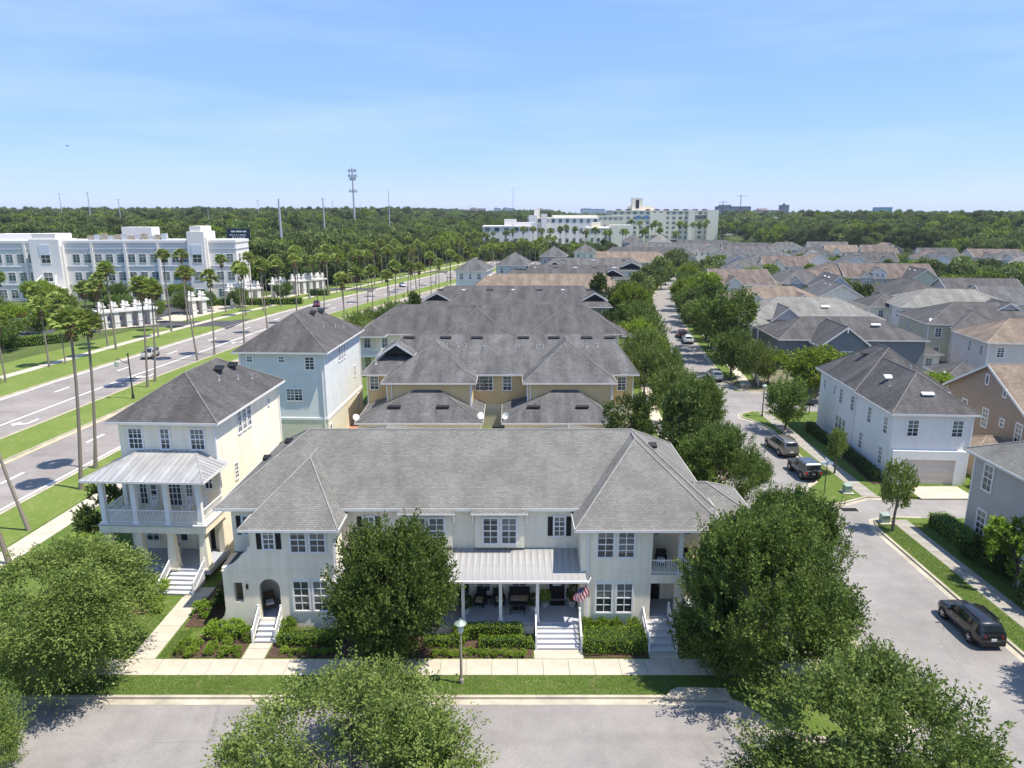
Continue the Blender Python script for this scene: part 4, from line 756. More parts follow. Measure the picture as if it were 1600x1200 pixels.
win(H, 0, 5.6, 5.2, .95, 1.3, 'W', cols=2, rows=2); win(H, 0, 2.6, 5.2, .95, 1.3, 'W', cols=2, rows=2); win(H, 0, 5.0, 1.4, .95, 1.7, 'W'); MB().box(-1.6, 0, .6, 4.4, 4.3, 4.5).build('balcony_floor', M_TRIM, H)
for y in (.7, 4.3): column(H, -1.4, y, 0, 7.0, .3)
railing(H, (-1.4, .9, 4.5), (-1.4, 4.1, 4.5))
H = empty('craftsman_house', (50.4, 113.9, 0), R(-3)); tag(H, 'slate blue bungalow with white-trimmed front gable behind the lime green trees', 'house')
walls(H, 0, 7.6, 0, 5, 0, 5.2, M_SLATE_S, corner=M_TRIM); walls(H, -5.0, 19, 5, 18, 0, 5.2, M_SLATE_S); gable(H, 0, 7.6, 0, 9, 5.2, 2.9, M_SH_D, M_SLATE_S, 'y', .4)
hip(H, -5.5, 19.5, 4.5, 18.6, 5.3, (.6, 11.5, 8.3), (13, 11.5, 8.3), M_SH_D); pair(H, 4.6, 0, 2.2, 1.2, 1.9, gap=.12, cols=2, rows=2); win(H, 1.3, 0, 2.2, 1.2, 1.9, cols=1, rows=1); MB().box(3.7, 3.9, -.45, -.4, 7.3, 8.0).build('gable_bracket', M_TRIM, H)
vent(H, (12, 8.4, 7.2), 1.6, .5, .14, M_STEEL); win(H, -5, 7, 2.0, .9, 1.6, 'W'); win(H, -5, 11, 2.0, .9, 1.6, 'W')
H = empty('porch_house', (47.6, 139.0, 0), R(-4)); tag(H, 'pale grey-roofed house with corner sun porch behind the slate bungalow', 'house')
walls(H, 0, 22, 0, 17, 0, 5.9, M_LILAC); hip(H, -.6, 25, -.6, 17.6, 6.0, (7, 9.5, 9.2), (19, 9.5, 9.2), M_SH_P, M_CAP_L); walls(H, -2.6, .6, -2.8, 1.6, 0, 5.0, M_TRIM); hip(H, -3.2, 3.4, -3.4, 4.0, 5.05, (-.4, .3, 6.4), (.8, .3, 6.4), M_SH_P, M_CAP_L)
for x in (-1.7, -.4): win(H, x, -2.8, 2.2, .9, 2.2, cols=1, rows=1)
gable(H, 3.5, 9, -1.0, 6, 5.9, 2.2, M_SH_M, M_LILAC, 'y'); vent(H, (15, 4.2, 7.8), 1.6, .5, .14, M_TRIM); pipe(H, (4, 4, 8))
HN = [0]; FOOT = []
def simple(name, label, X, Y, w, d, ze, rise, roof, wall, roofm, rz=-4, cap=None, sides='SW', vents=2, porch=False, infill=None, corner=None):
    H = empty(name, (X, Y, 0), R(rz)); tag(H, label, 'house'); HN[0] += 1; FOOT.append((X, Y, w, d)); rr = random.Random(HN[0])
    walls(H, 0, w, 0, d, 0, ze, wall, corner=corner); cap = cap or (M_CAP_B if roofm in (M_SH_B,) else M_CAP_D)
    if roof == 'hip':
        k = min(w, d) / 2 + .5
        if w >= d: ra, rb = (k * .85, d / 2, ze + .1 + rise), (w - k * .85, d / 2, ze + .1 + rise)
        else: ra, rb = (w / 2, k * .85, ze + .1 + rise), (w / 2, d - k * .85, ze + .1 + rise)
        hip(H, -.5, w + .5, -.5, d + .5, ze + .1, ra, rb, roofm, cap)
    else: gable(H, 0, w, 0, d, ze, rise, roofm, wall, roof, .4, cap, infill=infill)
    if w >= 13 and roof in ('hip', 'x') and Y > 150:                 # cross gables with pale trim
        for t in ((.22, .72) if w > 18 else (.3,)):
            gx = w * t; gw = rr.uniform(3.6, 5.2); walls(H, gx - gw / 2, gx + gw / 2, -1.2, .1, 0, ze, wall); gable(H, gx - gw / 2, gx + gw / 2, -1.2, d * .42, ze, gw * .42, roofm, wall, 'y', .3, cap, infill=rr.choice((M_WHITE_S, wall, M_TRIM))); pair(H, gx, -1.2, ze - 2.3, .85, 1.4, gap=.15)
    n = max(2, int(w / 3.2))
    for i in range(n):
        if rr.random() < .85: win(H, w * (i + .5) / n, 0, ze - 2.2, .95, 1.5)
        if rr.random() < .7: win(H, w * (i + .5) / n, 0, 1.1, .95, 1.5)
    n = max(2, int(d / 3.6)); fx, sx = ('W', 0) if 'W' in sides else ('E', w)
    for i in range(n):
        if rr.random() < .8: win(H, sx, d * (i + .5) / n, ze - 2.2, .85, 1.5, fx)
        if rr.random() < .6: win(H, sx, d * (i + .5) / n, 1.1, .85, 1.5, fx)
    for i in range(vents):
        t = .25 + .5 * (i + .5) / vents
        if roof == 'y': vent(H, (w / 2 - .9, d * t, ze + rise * .75), .9, .5, .16, M_STEEL)
        else: vent(H, (w * t, d / 2 - 1.3, ze + rise * (.62 if roof == 'x' else .7)), 1.3, .45, .16, M_STEEL if i % 2 else M_BLACK)
    return H
simple('house', 'house with plain tan brown roof beyond the sun porch house', 52, 165.5, 21, 13, 6.2, 2.8, 'hip', M_LILAC, M_SH_B, -4, vents=1)
simple('house', 'streaked brown roofed house with broad slope toward the camera', 59, 207, 17, 22, 6.0, 3.6, 'x', M_CREAM2, M_SH_R, -3, vents=3)
simple('house', 'sky blue house with steep white-edged gable end', 83.4, 191, 7.6, 15, 6.4, 3.3, 'y', M_SKY_S, M_SH_M, -8)
simple('house', 'grey hip-roofed house left of the sky blue gable house', 79, 209, 13, 20, 6.2, 4.0, 'hip', M_GREY_S, M_SH_M, -8, vents=2)
simple('house', 'mossy brown roofed house behind the sky blue gable house', 101, 240, 14, 16, 6.0, 3.6, 'hip', M_CREAM2, M_SH_R, -8, vents=1)
simple('house', 'pale lilac house with dark hip roof right of the sky blue gable', 93.5, 172, 12, 20, 6.5, 3.4, 'hip', M_LILAC, M_SH_D, -8, vents=2, corner=M_TRIM)
Hd = simple('house', 'big brown roofed house with white dormer', 110, 236, 28, 17, 5.6, 4.0, 'x', M_GREY_S, M_SH_R, -8, vents=3)
walls(Hd, 8.5, 12.5, -.2, 4, 5.2, 7.4, M_WHITE_S); gable(Hd, 8.5, 12.5, -.2, 6, 7.4, 1.3, M_SH_M, M_WHITE_S, 'y', .3); win(Hd, 9.8, -.2, 6.0, .8, .9); win(Hd, 11.3, -.2, 6.0, .8, .9)
simple('house', 'butter yellow gable house with dark shuttered attic window', 126, 226, 9, 17, 5.6, 3.2, 'y', M_BUTTER, M_SH_D, -8)
simple('house', 'white house with broad pale grey roof at right middle distance', 82.5, 150, 24, 16, 6.7, 3.3, 'hip', M_WHITE_S, M_SH_P, -10, vents=3)
He = simple('house', 'sage green house with dark faceted roof in front of the pale roofed one', 74.8, 126.5, 21, 15, 6.7, 3.2, 'hip', M_SAGE_S, M_SH_D, -10, vents=3, corner=M_TRIM)
hip(He, 3.2, 12.6, -2.6, 8, 6.4, (8, 2.2, 8.9), (8, 5, 8.9), M_SH_D); walls(He, 3.8, 12.0, -2.0, 0, 0, 6.3, M_WHITE_S); gable(He, 12, 18, 5, 12, 8.2, 1.9, M_SH_D, M_LILAC, 'y', .3); dish(He, (.6, 1.0, 7.3), R(20))
simple('house', 'lilac grey house with mottled brown hip roof at the right edge', 74.4, 109.2, 22, 11.5, 6.4, 3.0, 'hip', M_LILAC, M_SH_B, -8, vents=1, corner=M_TRIM)
simple('garage', 'low garage with small dark roof left of the lilac house', 63.5, 101, 6.5, 7, 2.8, 1.5, 'hip', M_CREAM, M_SH_D, -8, vents=0); simple('garage', 'low garage with dark roof in front of the sage house', 66.0, 119, 6.5, 7, 2.8, 1.6, 'hip', M_CREAM, M_SH_D, -8, vents=0)
simple('house', 'grey-roofed white house between the sage and lilac houses', 96, 118, 16, 16, 6.6, 3.2, 'hip', M_WHITE_S, M_SH_D, -10, vents=3); simple('house', 'white gable house behind the pale roofed house', 108, 160, 12, 16, 6.4, 3.0, 'x', M_WHITE_S, M_SH_M, -10)
simple('house', 'grey gable house filling the gap behind the tan brown roof', 74, 172, 11, 14, 6.2, 3.2, 'y', M_CREAM, M_SH_M, -6)
simple('house', 'cream hip-roofed house left of the pale lilac house', 80, 158, 9, 10, 5.8, 2.6, 'hip', M_CREAM, M_SH_D, -6, vents=1)
simple('house', 'dark roofed house beyond the pale roofed white house', 112, 182, 18, 14, 6.2, 3.2, 'x', M_GREY_S, M_SH_D, -9)
simple('house', 'white-walled house with grey roof at the right edge above the lilac house', 100, 134, 20, 13, 6.4, 3.2, 'hip', M_WHITE_S, M_SH_M, -9)
simple('house', 'brown roofed house right of the mossy one', 92, 226, 9, 12, 5.6, 2.8, 'x', M_CREAM2, M_SH_R, -8)
FAR = [
 ('grey gabled house beside the far end of the street', 78, 262, 15, 12, 'hip', M_GREY_S, M_SH_M), ('blue-gabled house beyond the streaked brown roof', 84, 286, 12, 13, 'y', M_SKY_S, M_SH_M), ('cream house with brown roof right of the blue-gabled one', 99, 282, 17, 13, 'x', M_CREAM, M_SH_R),
 ('pale grey house with long purple-grey roof', 103, 312, 22, 13, 'hip', M_LILAC, M_SH_M), ('house with reddish roof and white gable', 118, 292, 13, 12, 'y', M_WHITE_S, M_SH_B), ('white house with twin grey gables beyond the dormer house', 128, 282, 14, 13, 'y', M_WHITE_S, M_SH_M),
 ('grey porch house in the middle of the far cluster', 146, 312, 20, 12, 'x', M_CREAM, M_SH_D), ('cream gable house left of the grey porch house', 136, 330, 9, 14, 'y', M_CREAM, M_SH_P), ('dark roofed house behind the cream gable house', 142, 360, 18, 12, 'hip', M_GREY_S, M_SH_D),
 ('brown roofed house at the far cluster edge', 172, 352, 16, 12, 'x', M_CREAM2, M_SH_R), ('white gabled house facing the lime bushes', 171, 296, 12, 15, 'y', M_WHITE_S, M_SH_M), ('tall white house with brown roof by the wood', 186, 330, 14, 13, 'hip', M_WHITE_S, M_SH_R),
 ('white-gabled dark house nearest the wood', 200, 352, 17, 12, 'x', M_WHITE_S, M_SH_D), ('tan roofed house in the far row', 168, 385, 16, 12, 'x', M_CREAM2, M_SH_B), ('low brown house in the far row', 188, 386, 16, 12, 'x', M_CREAM2, M_SH_R), ('slate house left end of the far row', 128, 388, 16, 12, 'hip', M_SLATE_S, M_SH_M),
 ('grey house by the wood at far right', 214, 318, 20, 15, 'hip', M_GREY_S, M_SH_M), ('weathered house at the right wood edge', 218, 340, 26, 15, 'x', M_LILAC, M_SH_R), ('pale gable house low among the right bushes', 190, 268, 15, 15, 'y', M_LILAC, M_SH_P), ('blue-grey roofed house at the right frame edge', 262, 344, 18, 14, 'hip', M_GREY_S, M_SH_P),
 ('cream house with hip roof in the left far row', 96, 344, 15, 12, 'hip', M_CREAM, M_SH_M), ('white house with small gables in the left far row', 112, 372, 22, 12, 'x', M_WHITE_S, M_SH_M), ('brown gabled house in the left far row', 100, 396, 17, 12, 'y', M_CREAM2, M_SH_B), ('long grey house in the left far row', 122, 418, 26, 12, 'x', M_WHITE_S, M_SH_D), ('grey corner house past the long grey one', 152, 428, 20, 12, 'hip', M_CREAM, M_SH_M), ('white house with three gables at the far wood', 178, 432, 22, 12, 'x', M_WHITE_S, M_SH_M), ('tan house alone before the far wood', 206, 410, 15, 12, 'y', M_TAN_S, M_SH_B)]
for lab, X, Y, w, d, rf, wm, rm in FAR: simple('house', lab, X, Y, w, d, 6.2, 3.3 if rf != 'y' else min(3.6, w * .36), rf, wm, rm, -9, vents=2)
# ================================================================ office block across the boulevard
O = empty('office_building', (-84.5, 221, 0), R(3.5)); tag(O, 'long white three-storey office block with dark square windows and two stepped towers', 'building')
walls(O, -95, 0, 0, 13, 0, 17.4, M_OFFICE); MB().box(-95.2, .2, -.25, 13.2, 17.4, 18.2).build('parapet', M_OFFICE, O); MB().box(-94.4, -.4, .4, 12.6, 18.2, 18.25).build('roof', mat('pale_flat_roof', (.62, .62, .62), .9), O)
bd = MB()
for z in (4.7, 10.2, 15.4): bd.box(-95.1, .1, -.16, 0, z, z + .28).box(0, .16, -.1, 13, z, z + .28)
bd.each('band', mat('grey_band', (.42, .44, .48), .8), O)
def tower(x0, x1, top):
    t = empty('tower', (0, 0, 0)); t.parent = O; MB().box(x0, x1, -2.2, 8, 0, top - 1.6).build('wall', M_OFFICE, t); MB().box(x0 + .9, x1 - .9, -1.7, 7.5, top - 1.6, top).build('wall', M_OFFICE, t); MB().box(x0 - .5, x0, -1.4, 6, 0, top - 3.4).build('buttress', M_OFFICE, t); MB().box(x1, x1 + .5, -1.4, 6, 0, top - 3.4).build('buttress', M_OFFICE, t)
    MB().box((x0 + x1) / 2 - 1.6, (x0 + x1) / 2 + 1.6, -2.32, -2.2, 14.0, 17.0).build('panel', mat('grey_panel', (.60, .63, .68), .8), t); return t
tower(-59.5, -51, 20.2); tower(-13.5, -8.5, 22.4)
om = (2.0, 2.5)
for zi, z in enumerate((1.0, 6.2, 11.6)):
    x = -93.0
    while x < -1:
        inside = (-60.5 < x < -50) or (-14.8 < x < -7.2)
        fm, gm = win_mesh(2.0, 2.5, 2, 3, .045)
        if not inside: o = put('window', fm, O, (x, -.01, z)); p = put('pane', gm, o); p.material_slots[0].link = 'OBJECT'; p.material_slots[0].material = M_GLASS_O
        x += 3.25
    for x in (-55.2, -11.0): o = put('window', win_mesh(2.6, 2.6, 2, 2)[0], O, (x, -2.21, z)); put('pane', win_mesh(2.6, 2.6, 2, 2)[1], o)
    for y in (3, 7, 11): win(O, 0, y, z, 1.9, 2.5, 'E', cols=2, rows=2)
pl = MB()
for i in range(9): x = -91.4 + 9.75 * i; pl.box(x - .35, x + .35, -.5, 0, 0, 17.2)
pl.each('pilaster', M_OFFICE, O)
MB().box(-36, -27, 6, 12, 18.2, 22.0).build('penthouse', M_OFFICE, O); MB().box(-93, -79, 5, 12, 18.2, 21.2).build('penthouse', M_OFFICE, O); MB().box(-74, -60, 5, 12, 18.2, 20.0).build('penthouse', M_OFFICE, O)
for i in range(12): MB().box(-45 + 2.0 * i, -43.6 + 2.0 * i, 3.0, 4.6, 18.26, 19.5 + (i % 3) * .3).build('rooftop_unit', M_STEEL if i % 2 else M_POLE, O)
MB().box(-60, -50, -7.5, -2.3, 4.0, 4.35).build('entrance_canopy', M_OFFICE, O); MB().tube((-59, -7, 4.3), (-57, -2.2, 8), .12).tube((-51, -7, 4.3), (-53, -2.2, 8), .12).each('canopy_stay', M_TRIM, O)
for i in range(5): MB().box(-58.5 + 1.7 * i, -57.3 + 1.7 * i, -2.26, -2.2, 0, 3).build('entrance_door', M_DOOR, O)
# white pergolas along the car park
def pergola(X, Y, rz, n, sp, label, h=3.7):
    P = empty('pergola', (X, Y, 0), R(rz)); tag(P, label, 'pergola', 'white pergolas beside the boulevard')
    for i in range(n):
        for y in (0, 2.6):
            c = MB(); x = i * sp; c.box(x - .55, x + .55, y - .55, y + .55, 0, h); c.box(x - .62, x + .62, y - .62, y + .62, h * .36, h * .42); c.box(x - .45, x + .45, y - .45, y + .45, h + .45, h + 1.35); c.box(x - .6, x + .6, y - .6, y + .6, h + 1.35, h + 1.5); c.box(x - .28, x + .28, y - .28, y + .28, h + 1.5, h + 2.3); c.build('column', M_OFFICE, P)
    MB().box(-1.3, (n - 1) * sp + 1.3, -.8, 3.4, h, h + .45).build('beam', M_OFFICE, P); MB().box(-1.2, (n - 1) * sp + 1.2, -.9, 3.5, -.1, .06).build('base', M_CONC, P)
    return P
pergola(-94.2, 163.0, 45, 5, 2.6, 'long white pergola nearest the camera beside the hedge'); pergola(-84.0, 187.0, 40, 2, 2.6, 'white two-bay pergola left of the driveway apron'); pergola(-81.0, 206, 42, 2, 2.6, 'white two-bay pergola right of the driveway apron', 4.0); pergola(-78.4, 213.0, 42, 2, 2.6, 'third small white pergola along the plaza', 4.0)
pergola(-74.6, 226, 42, 2, 2.6, 'fourth small white pergola along the plaza', 4.0); pergola(-71, 236, 50, 5, 2.5, 'long white pergola at the far end of the plaza', 4.2)
# far buildings
def block(name, label, X0, X1, Y, d, z, wall, rows, pitch, wh=(1.6, 1.8), z0=3.0, parts=(), rz=0, glass=None, cat='building'):
    B = empty(name, (X0, Y, 0), R(rz)); tag(B, label, cat); w = X1 - X0; walls(B, 0, w, 0, d, 0, z, wall); MB().box(-.3, w + .3, -.3, d + .3, z, z + .8).build('parapet', wall, B)
    fm = MB().box(-wh[0] / 2, wh[0] / 2, -.12, .02, 0, wh[1]).mesh('window', glass or M_GLASS_O)
    for r in range(rows):
        n = int(w / pitch)
        for i in range(n): put('window', fm, B, (w * (i + .5) / n, 0, z0 + (z - z0 - 2.6) * r / max(1, rows - 1)))
    for p in parts: MB().box(*p[:6]).build(p[7] if len(p) > 7 else 'wing', p[6], B)
    return B
block('white_office', 'low white building with dark windows behind the boulevard palms', -19, 12, 470, 30, 17.5, M_OFFICE, 2, 6, (3, 3.4), 7, ((14, 22, 6, 16, 17.5, 22.5, M_OFFICE, 'penthouse'), (20, 34, 5, 18, 17.5, 20.5, M_OFFICE, 'penthouse')))
block('white_hall', 'white hall with stepped roofline left of the cream apartment block', 12, 62, 520, 40, 22.5, M_OFFICE, 3, 5, (2.2, 3), 6, ((0, 6, -3, 8, 0, 25, M_OFFICE), (9, 13, -3, 8, 0, 26, M_OFFICE), (18, 50, 8, 30, 22.5, 25, M_FARWHITE), (4, 8, 4, 10, 22, 29, M_FARWHITE, 'turret')))
block('cream_apartments', 'cream apartment block with tall windows right of the white hall', 50, 78, 470, 34, 16.5, M_FARWHITE, 3, 3.6, (1.7, 2.4), 3, ((14, 28, -2, 10, 0, 19, M_FARWHITE), (2, 8, 6, 14, 16.5, 20.5, M_BEIGE)))
block('cream_long_block', 'long cream block with small windows behind the apartments', 56, 98, 640, 30, 23.5, M_BEIGE, 2, 4.5, (1.6, 1.8), 15)
HB = block('hospital', 'large beige six-storey hospital with small roof tower on the horizon', 96, 196, 700, 50, 28.4, M_BEIGE, 6, 6.2, (3.0, 2.2), 3.0, ((18, 42, 10, 26, 28.4, 33, M_BEIGE, 'penthouse'), (20, 30, 6, 16, 28.4, 41, M_FARWHITE, 'tower'), (23.4, 26.4, 5.7, 6.0, 31, 39, M_SHUT, 'tower_opening'), (36, 52, -.8, 0, 6, 27, M_FARWHITE), (72, 78, -6, 2, 0, 29.6, M_FARWHITE), (90, 100.5, -6, 2, 0, 29.6, M_FARWHITE), (78.5, 89, -3, 0, 22, 25, M_GLASS_O, 'glazing')))
for a in (23, 30, 37): MB().box(a, a + 4.4, -.4, 0, 21.5, 24.5).build('blue_glazing', mat('blue_glass', (.10, .22, .42), .1, .05), HB)
for i in range(10): MB().box(6 + 9.3 * i, 10 + 9.3 * i, 10, 16, 29, 30.4).build('rooftop_unit', M_BLACK, HB)
block('white_terrace', 'far white terrace right of the hospital', 262, 345, 900, 30, 19.5, M_OFFICE, 2, 9, (4, 3), 8, ((20, 26, -3, 5, 0, 22, M_OFFICE), (60, 66, -3, 5, 0, 22, M_OFFICE)))
block('blue_glass_tower', 'small blue glass office on the right horizon', 902, 936, 1800, 30, 41, mat('far_blue_glass', (.10, .30, .42), .3), 5, 6, (4, 2), 20)
for lab, X0, X1, Y, z, m in (('dark grey slab on the horizon right of the hospital', 424, 490, 1500, 40, 'dark_far'), ('reddish low block on the horizon', 520, 575, 1550, 33, 'rose_far'), ('twin-topped building on the far horizon', 594, 606, 1600, 44, 'dark_far'), ('rose block at the left of the far skyline', -250, -205, 2600, 36, 'rose_far'), ('tan pink block on the far skyline', -145, -90, 2500, 43, 'rose_far'), ('blue-grey block on the far skyline', -62, -38, 2500, 44, 'slate_far'), ('wider blue-grey block on the far skyline', -32, 8, 2500, 44, 'slate_far'), ('cream block on the far skyline', 88, 132, 2500, 40, 'rose_far'), ('pale towers right of the cream skyline block', 246, 330, 2600, 42, 'slate_far')):
    cols = {'dark_far': (.16, .18, .21), 'rose_far': (.50, .36, .30), 'slate_far': (.38, .44, .52)}; block('skyline_building', lab, X0, X1, Y, 30, z, mat(m, cols[m], .8, .05, .02), 4, 9, (5, 2.2), 12, ((4, (X1 - X0) * .4, 4, 20, z, z + 4, mat(m, cols[m]), 'penthouse'),))
# ================================================================ vegetation
def leaf_quads(C, D, rng, ln, wd, jit=.25):
    n = len(C); A = D / (np.linalg.norm(D, axis=1, keepdims=True) + 1e-9); r = rng.normal(size=(n, 3)); Sx = np.cross(A, r); Sx /= (np.linalg.norm(Sx, axis=1, keepdims=True) + 1e-9)
    l = ln * (1 + jit * rng.uniform(-1, 1, (n, 1))); w = wd * (1 + jit * rng.uniform(-1, 1, (n, 1)))
    V = np.empty((n, 4, 3), np.float32); V[:, 0] = C; V[:, 1] = C + A * l * .5 + Sx * w * .5; V[:, 2] = C + A * l; V[:, 3] = C + A * l * .5 - Sx * w * .5
    return V.reshape(-1, 3), np.arange(n * 4).reshape(-1, 4)
def unit(rng, n):
    v = rng.normal(size=(n, 3)); return v / np.linalg.norm(v, axis=1, keepdims=True)
def crown_mesh(name, seed, m, r=1.0, rz=.85, lumps=26, sprays=1600, per=14, spl=.16, leaf=.035, wd=.016, up=.5, lump_r=(.2, .38), hollow=.45, droop=.0, cone=0.0, twig=.75, shoots=0, shoot_l=.4, far=.92):
    """crown of unit radius (x,y) and half-height rz, centre at origin: sprays of leaves over many lumps, and long shoots breaking the outline"""
    rng = np.random.default_rng(seed)
    U = unit(rng, lumps); k = rng.uniform(hollow, far, (lumps, 1)) ** .8 * .86; Cc = U * k * np.array([r, r, rz])
    low = np.clip(-Cc[:, 2:3] / rz - .35, 0, 1); Cc[:, :2] *= 1 - .45 * low
    if cone: Cc[:, :2] *= (1 - cone * (Cc[:, 2:3] / rz * .5 + .5))
    LR = rng.uniform(*lump_r, (lumps, 1)) * r
    w = LR[:, 0] ** 2; idx = rng.choice(lumps, sprays, p=w / w.sum()); d = unit(rng, sprays); out = Cc[idx] / (np.linalg.norm(Cc[idx], axis=1, keepdims=True) + 1e-6)
    d = d + out * .5; d /= np.linalg.norm(d, axis=1, keepdims=True)
    P = Cc[idx] + d * LR[idx] * rng.uniform(.45, 1.0, (sprays, 1)) * np.array([1, 1, .85])
    dr = d * .7 + out * .4 + np.array([0, 0, up]) + rng.normal(size=(sprays, 3)) * .25
    L_ = spl * rng.uniform(.5, 1.4, (sprays, 1))
    if shoots:
        s_ = unit(rng, shoots); s_[:, 2] = np.abs(s_[:, 2]) * 1.1 - .25; s_ /= np.linalg.norm(s_, axis=1, keepdims=True); Q = s_ * np.array([r, r, rz]) * rng.uniform(.72, .95, (shoots, 1)); rep_ = 3
        Q = np.repeat(Q, rep_, 0) + rng.normal(size=(shoots * rep_, 3)) * .02; ds = np.repeat(s_ * .55 + np.array([0, 0, up * 1.3]) + rng.normal(size=(shoots, 3)) * .28, rep_, 0); P = np.concatenate([P, Q]); dr = np.concatenate([dr, ds]); L_ = np.concatenate([L_, np.repeat(shoot_l * rng.uniform(.5, 1.15, (shoots, 1)), rep_, 0)])
    dr /= np.linalg.norm(dr, axis=1, keepdims=True); t = np.linspace(0, 1, per)[None, :, None]; n = len(P)
    pts = P[:, None, :] + dr[:, None, :] * L_[:, None, :] * t + np.array([0, 0, -droop]) * (t ** 2) * L_[:, None, :] + rng.normal(size=(n, per, 3)) * spl * .13 * (1.15 - t)
    ax = dr[:, None, :] * twig + rng.normal(size=(n, per, 3)) * .55
    V, F = leaf_quads(pts.reshape(-1, 3), ax.reshape(-1, 3), rng, leaf, wd)
    me = fast_mesh(name, V, F); me.materials.append(m); return me, Cc
def trunk_mesh(name, h, cz, Cc, sc, r0, m, seed=0, limbs=9):
    """trunk from the ground to the crown centre with limbs to the lumps; metres"""
    rr = random.Random(seed); b = MB(); fork = cz - sc[2] * .55
    b.path([(0, 0, -.1), (rr.uniform(-.05, .05), rr.uniform(-.05, .05), fork * .5), (rr.uniform(-.1, .1), rr.uniform(-.1, .1), fork), (0, 0, cz)], [r0 * 1.25, r0 * .95, r0 * .8, r0 * .4], 8)
    for i in rr.sample(range(len(Cc)), min(limbs, len(Cc))):
        e = Vector((Cc[i][0] * sc[0], Cc[i][1] * sc[1], cz + Cc[i][2] * sc[2])); s0 = Vector((0, 0, fork + (cz - fork) * rr.uniform(-.15, .7))); mid = s0.lerp(e, .5) + Vector((0, 0, .25)); b.path([s0, mid, e], [r0 * .45, r0 * .28, r0 * .1], 6)
    return b.mesh(name, m, smooth=True, uv=False)
CROWNS = {
 'elm0': crown_mesh('crown', 11, M_LEAF, sprays=5000, per=15, lumps=34, leaf=.045, wd=.024, spl=.22, up=.6, lump_r=(.17, .33), shoots=120, shoot_l=.32, cone=.38, hollow=.5, far=1.0), 'elm1': crown_mesh('crown', 12, M_LEAF, sprays=6200, per=15, lumps=40, leaf=.038, wd=.021, spl=.18, up=.65, lump_r=(.14, .30), shoots=190, shoot_l=.28, hollow=.6, far=1.02),
 'elm2': crown_mesh('crown', 13, M_LEAF_L, sprays=3900, per=15, lumps=28, leaf=.037, wd=.018, spl=.24, up=.7, lump_r=(.13, .28), shoots=240, shoot_l=.42, hollow=.5, far=1.05), 'elm3': crown_mesh('crown', 14, M_LEAF_L, sprays=4400, per=15, lumps=30, leaf=.038, wd=.019, spl=.2, up=.55, lump_r=(.13, .28), shoots=170, shoot_l=.34, hollow=.55, far=1.05),
 'elm4': crown_mesh('crown', 15, M_LEAF_L, sprays=4800, per=15, lumps=34, leaf=.041, wd=.02, spl=.28, up=.15, droop=.7, lump_r=(.14, .30), shoots=180, shoot_l=.4, hollow=.55, far=1.02),
 'mid0': crown_mesh('crown', 21, M_LEAF, sprays=1200, per=9, lumps=22, leaf=.08, wd=.046, spl=.2, shoots=40, shoot_l=.3), 'mid1': crown_mesh('crown', 22, M_LEAF_Y, sprays=1200, per=9, lumps=22, leaf=.08, wd=.046, spl=.2, shoots=40, shoot_l=.28), 'mid2': crown_mesh('crown', 23, M_LEAF_L, sprays=950, per=9, lumps=20, leaf=.08, wd=.044, spl=.24, up=.6, shoots=60, shoot_l=.36),
 'mag0': crown_mesh('crown', 31, M_LEAF_D, sprays=1400, per=7, lumps=24, leaf=.09, wd=.05, spl=.12, up=.3, rz=1.0, cone=.5, shoots=30, shoot_l=.2), 'mag1': crown_mesh('crown', 32, M_LEAF_D, sprays=1300, per=8, lumps=22, leaf=.085, wd=.045, spl=.14, up=.3, shoots=30, shoot_l=.2),
 'young': crown_mesh('crown', 41, M_LEAF_L, sprays=420, per=9, lumps=12, leaf=.13, wd=.07, spl=.3, up=.9, rz=1.0, hollow=.2, lump_r=(.3, .5), cone=.45, shoots=24, shoot_l=.4),
 'far0': crown_mesh('crown', 51, M_LEAF_F, sprays=620, per=5, lumps=16, leaf=.13, wd=.10, spl=.16, up=.3, lump_r=(.26, .44)), 'far1': crown_mesh('crown', 52, M_LEAF_F, sprays=620, per=5, lumps=14, leaf=.13, wd=.10, spl=.18, up=.5, rz=1.0, lump_r=(.24, .42)), 'far2': crown_mesh('crown', 53, M_LEAF_Y, sprays=560, per=5, lumps=16, leaf=.13, wd=.10, spl=.16, up=.3, lump_r=(.26, .44)),
 'bush': crown_mesh('crown', 61, M_HEDGE, sprays=460, per=8, lumps=14, leaf=.14, wd=.07, spl=.2, up=.6, rz=.8, shoots=20, shoot_l=.3), 'bushd': crown_mesh('crown', 62, M_LEAF_D, sprays=460, per=8, lumps=14, leaf=.13, wd=.065, spl=.2, up=.5, rz=.9)}
TN = [0]
def tree(X, Y, kind, r, h, label, rzr=None, name='tree', cat='tree', group=None, trunk_r=None, base=None, sy=1.0, rot=None, bark=None):
    """crown radius r, total height h"""
    me, Cc = CROWNS[kind]; TN[0] += 1; rr = random.Random(TN[0] * 7 + 1); half = 1.08
    sz = rzr if rzr else h * (.36 if kind == 'young' else .43); cz = h - sz * half
    o = empty(name, (X, Y, 0), rr.uniform(0, 6.28) if rot is None else rot); tag(o, label, cat, group)
    put('crown', me, o, (0, 0, cz), 0, (r, r * sy, sz)); tm = trunk_mesh('trunk', h, cz, Cc, (r, r * sy, sz), trunk_r or max(.07, h * .018), bark or M_BARK, TN[0], 9 if r > 2 else 4); put('trunk', tm, o)
    return o
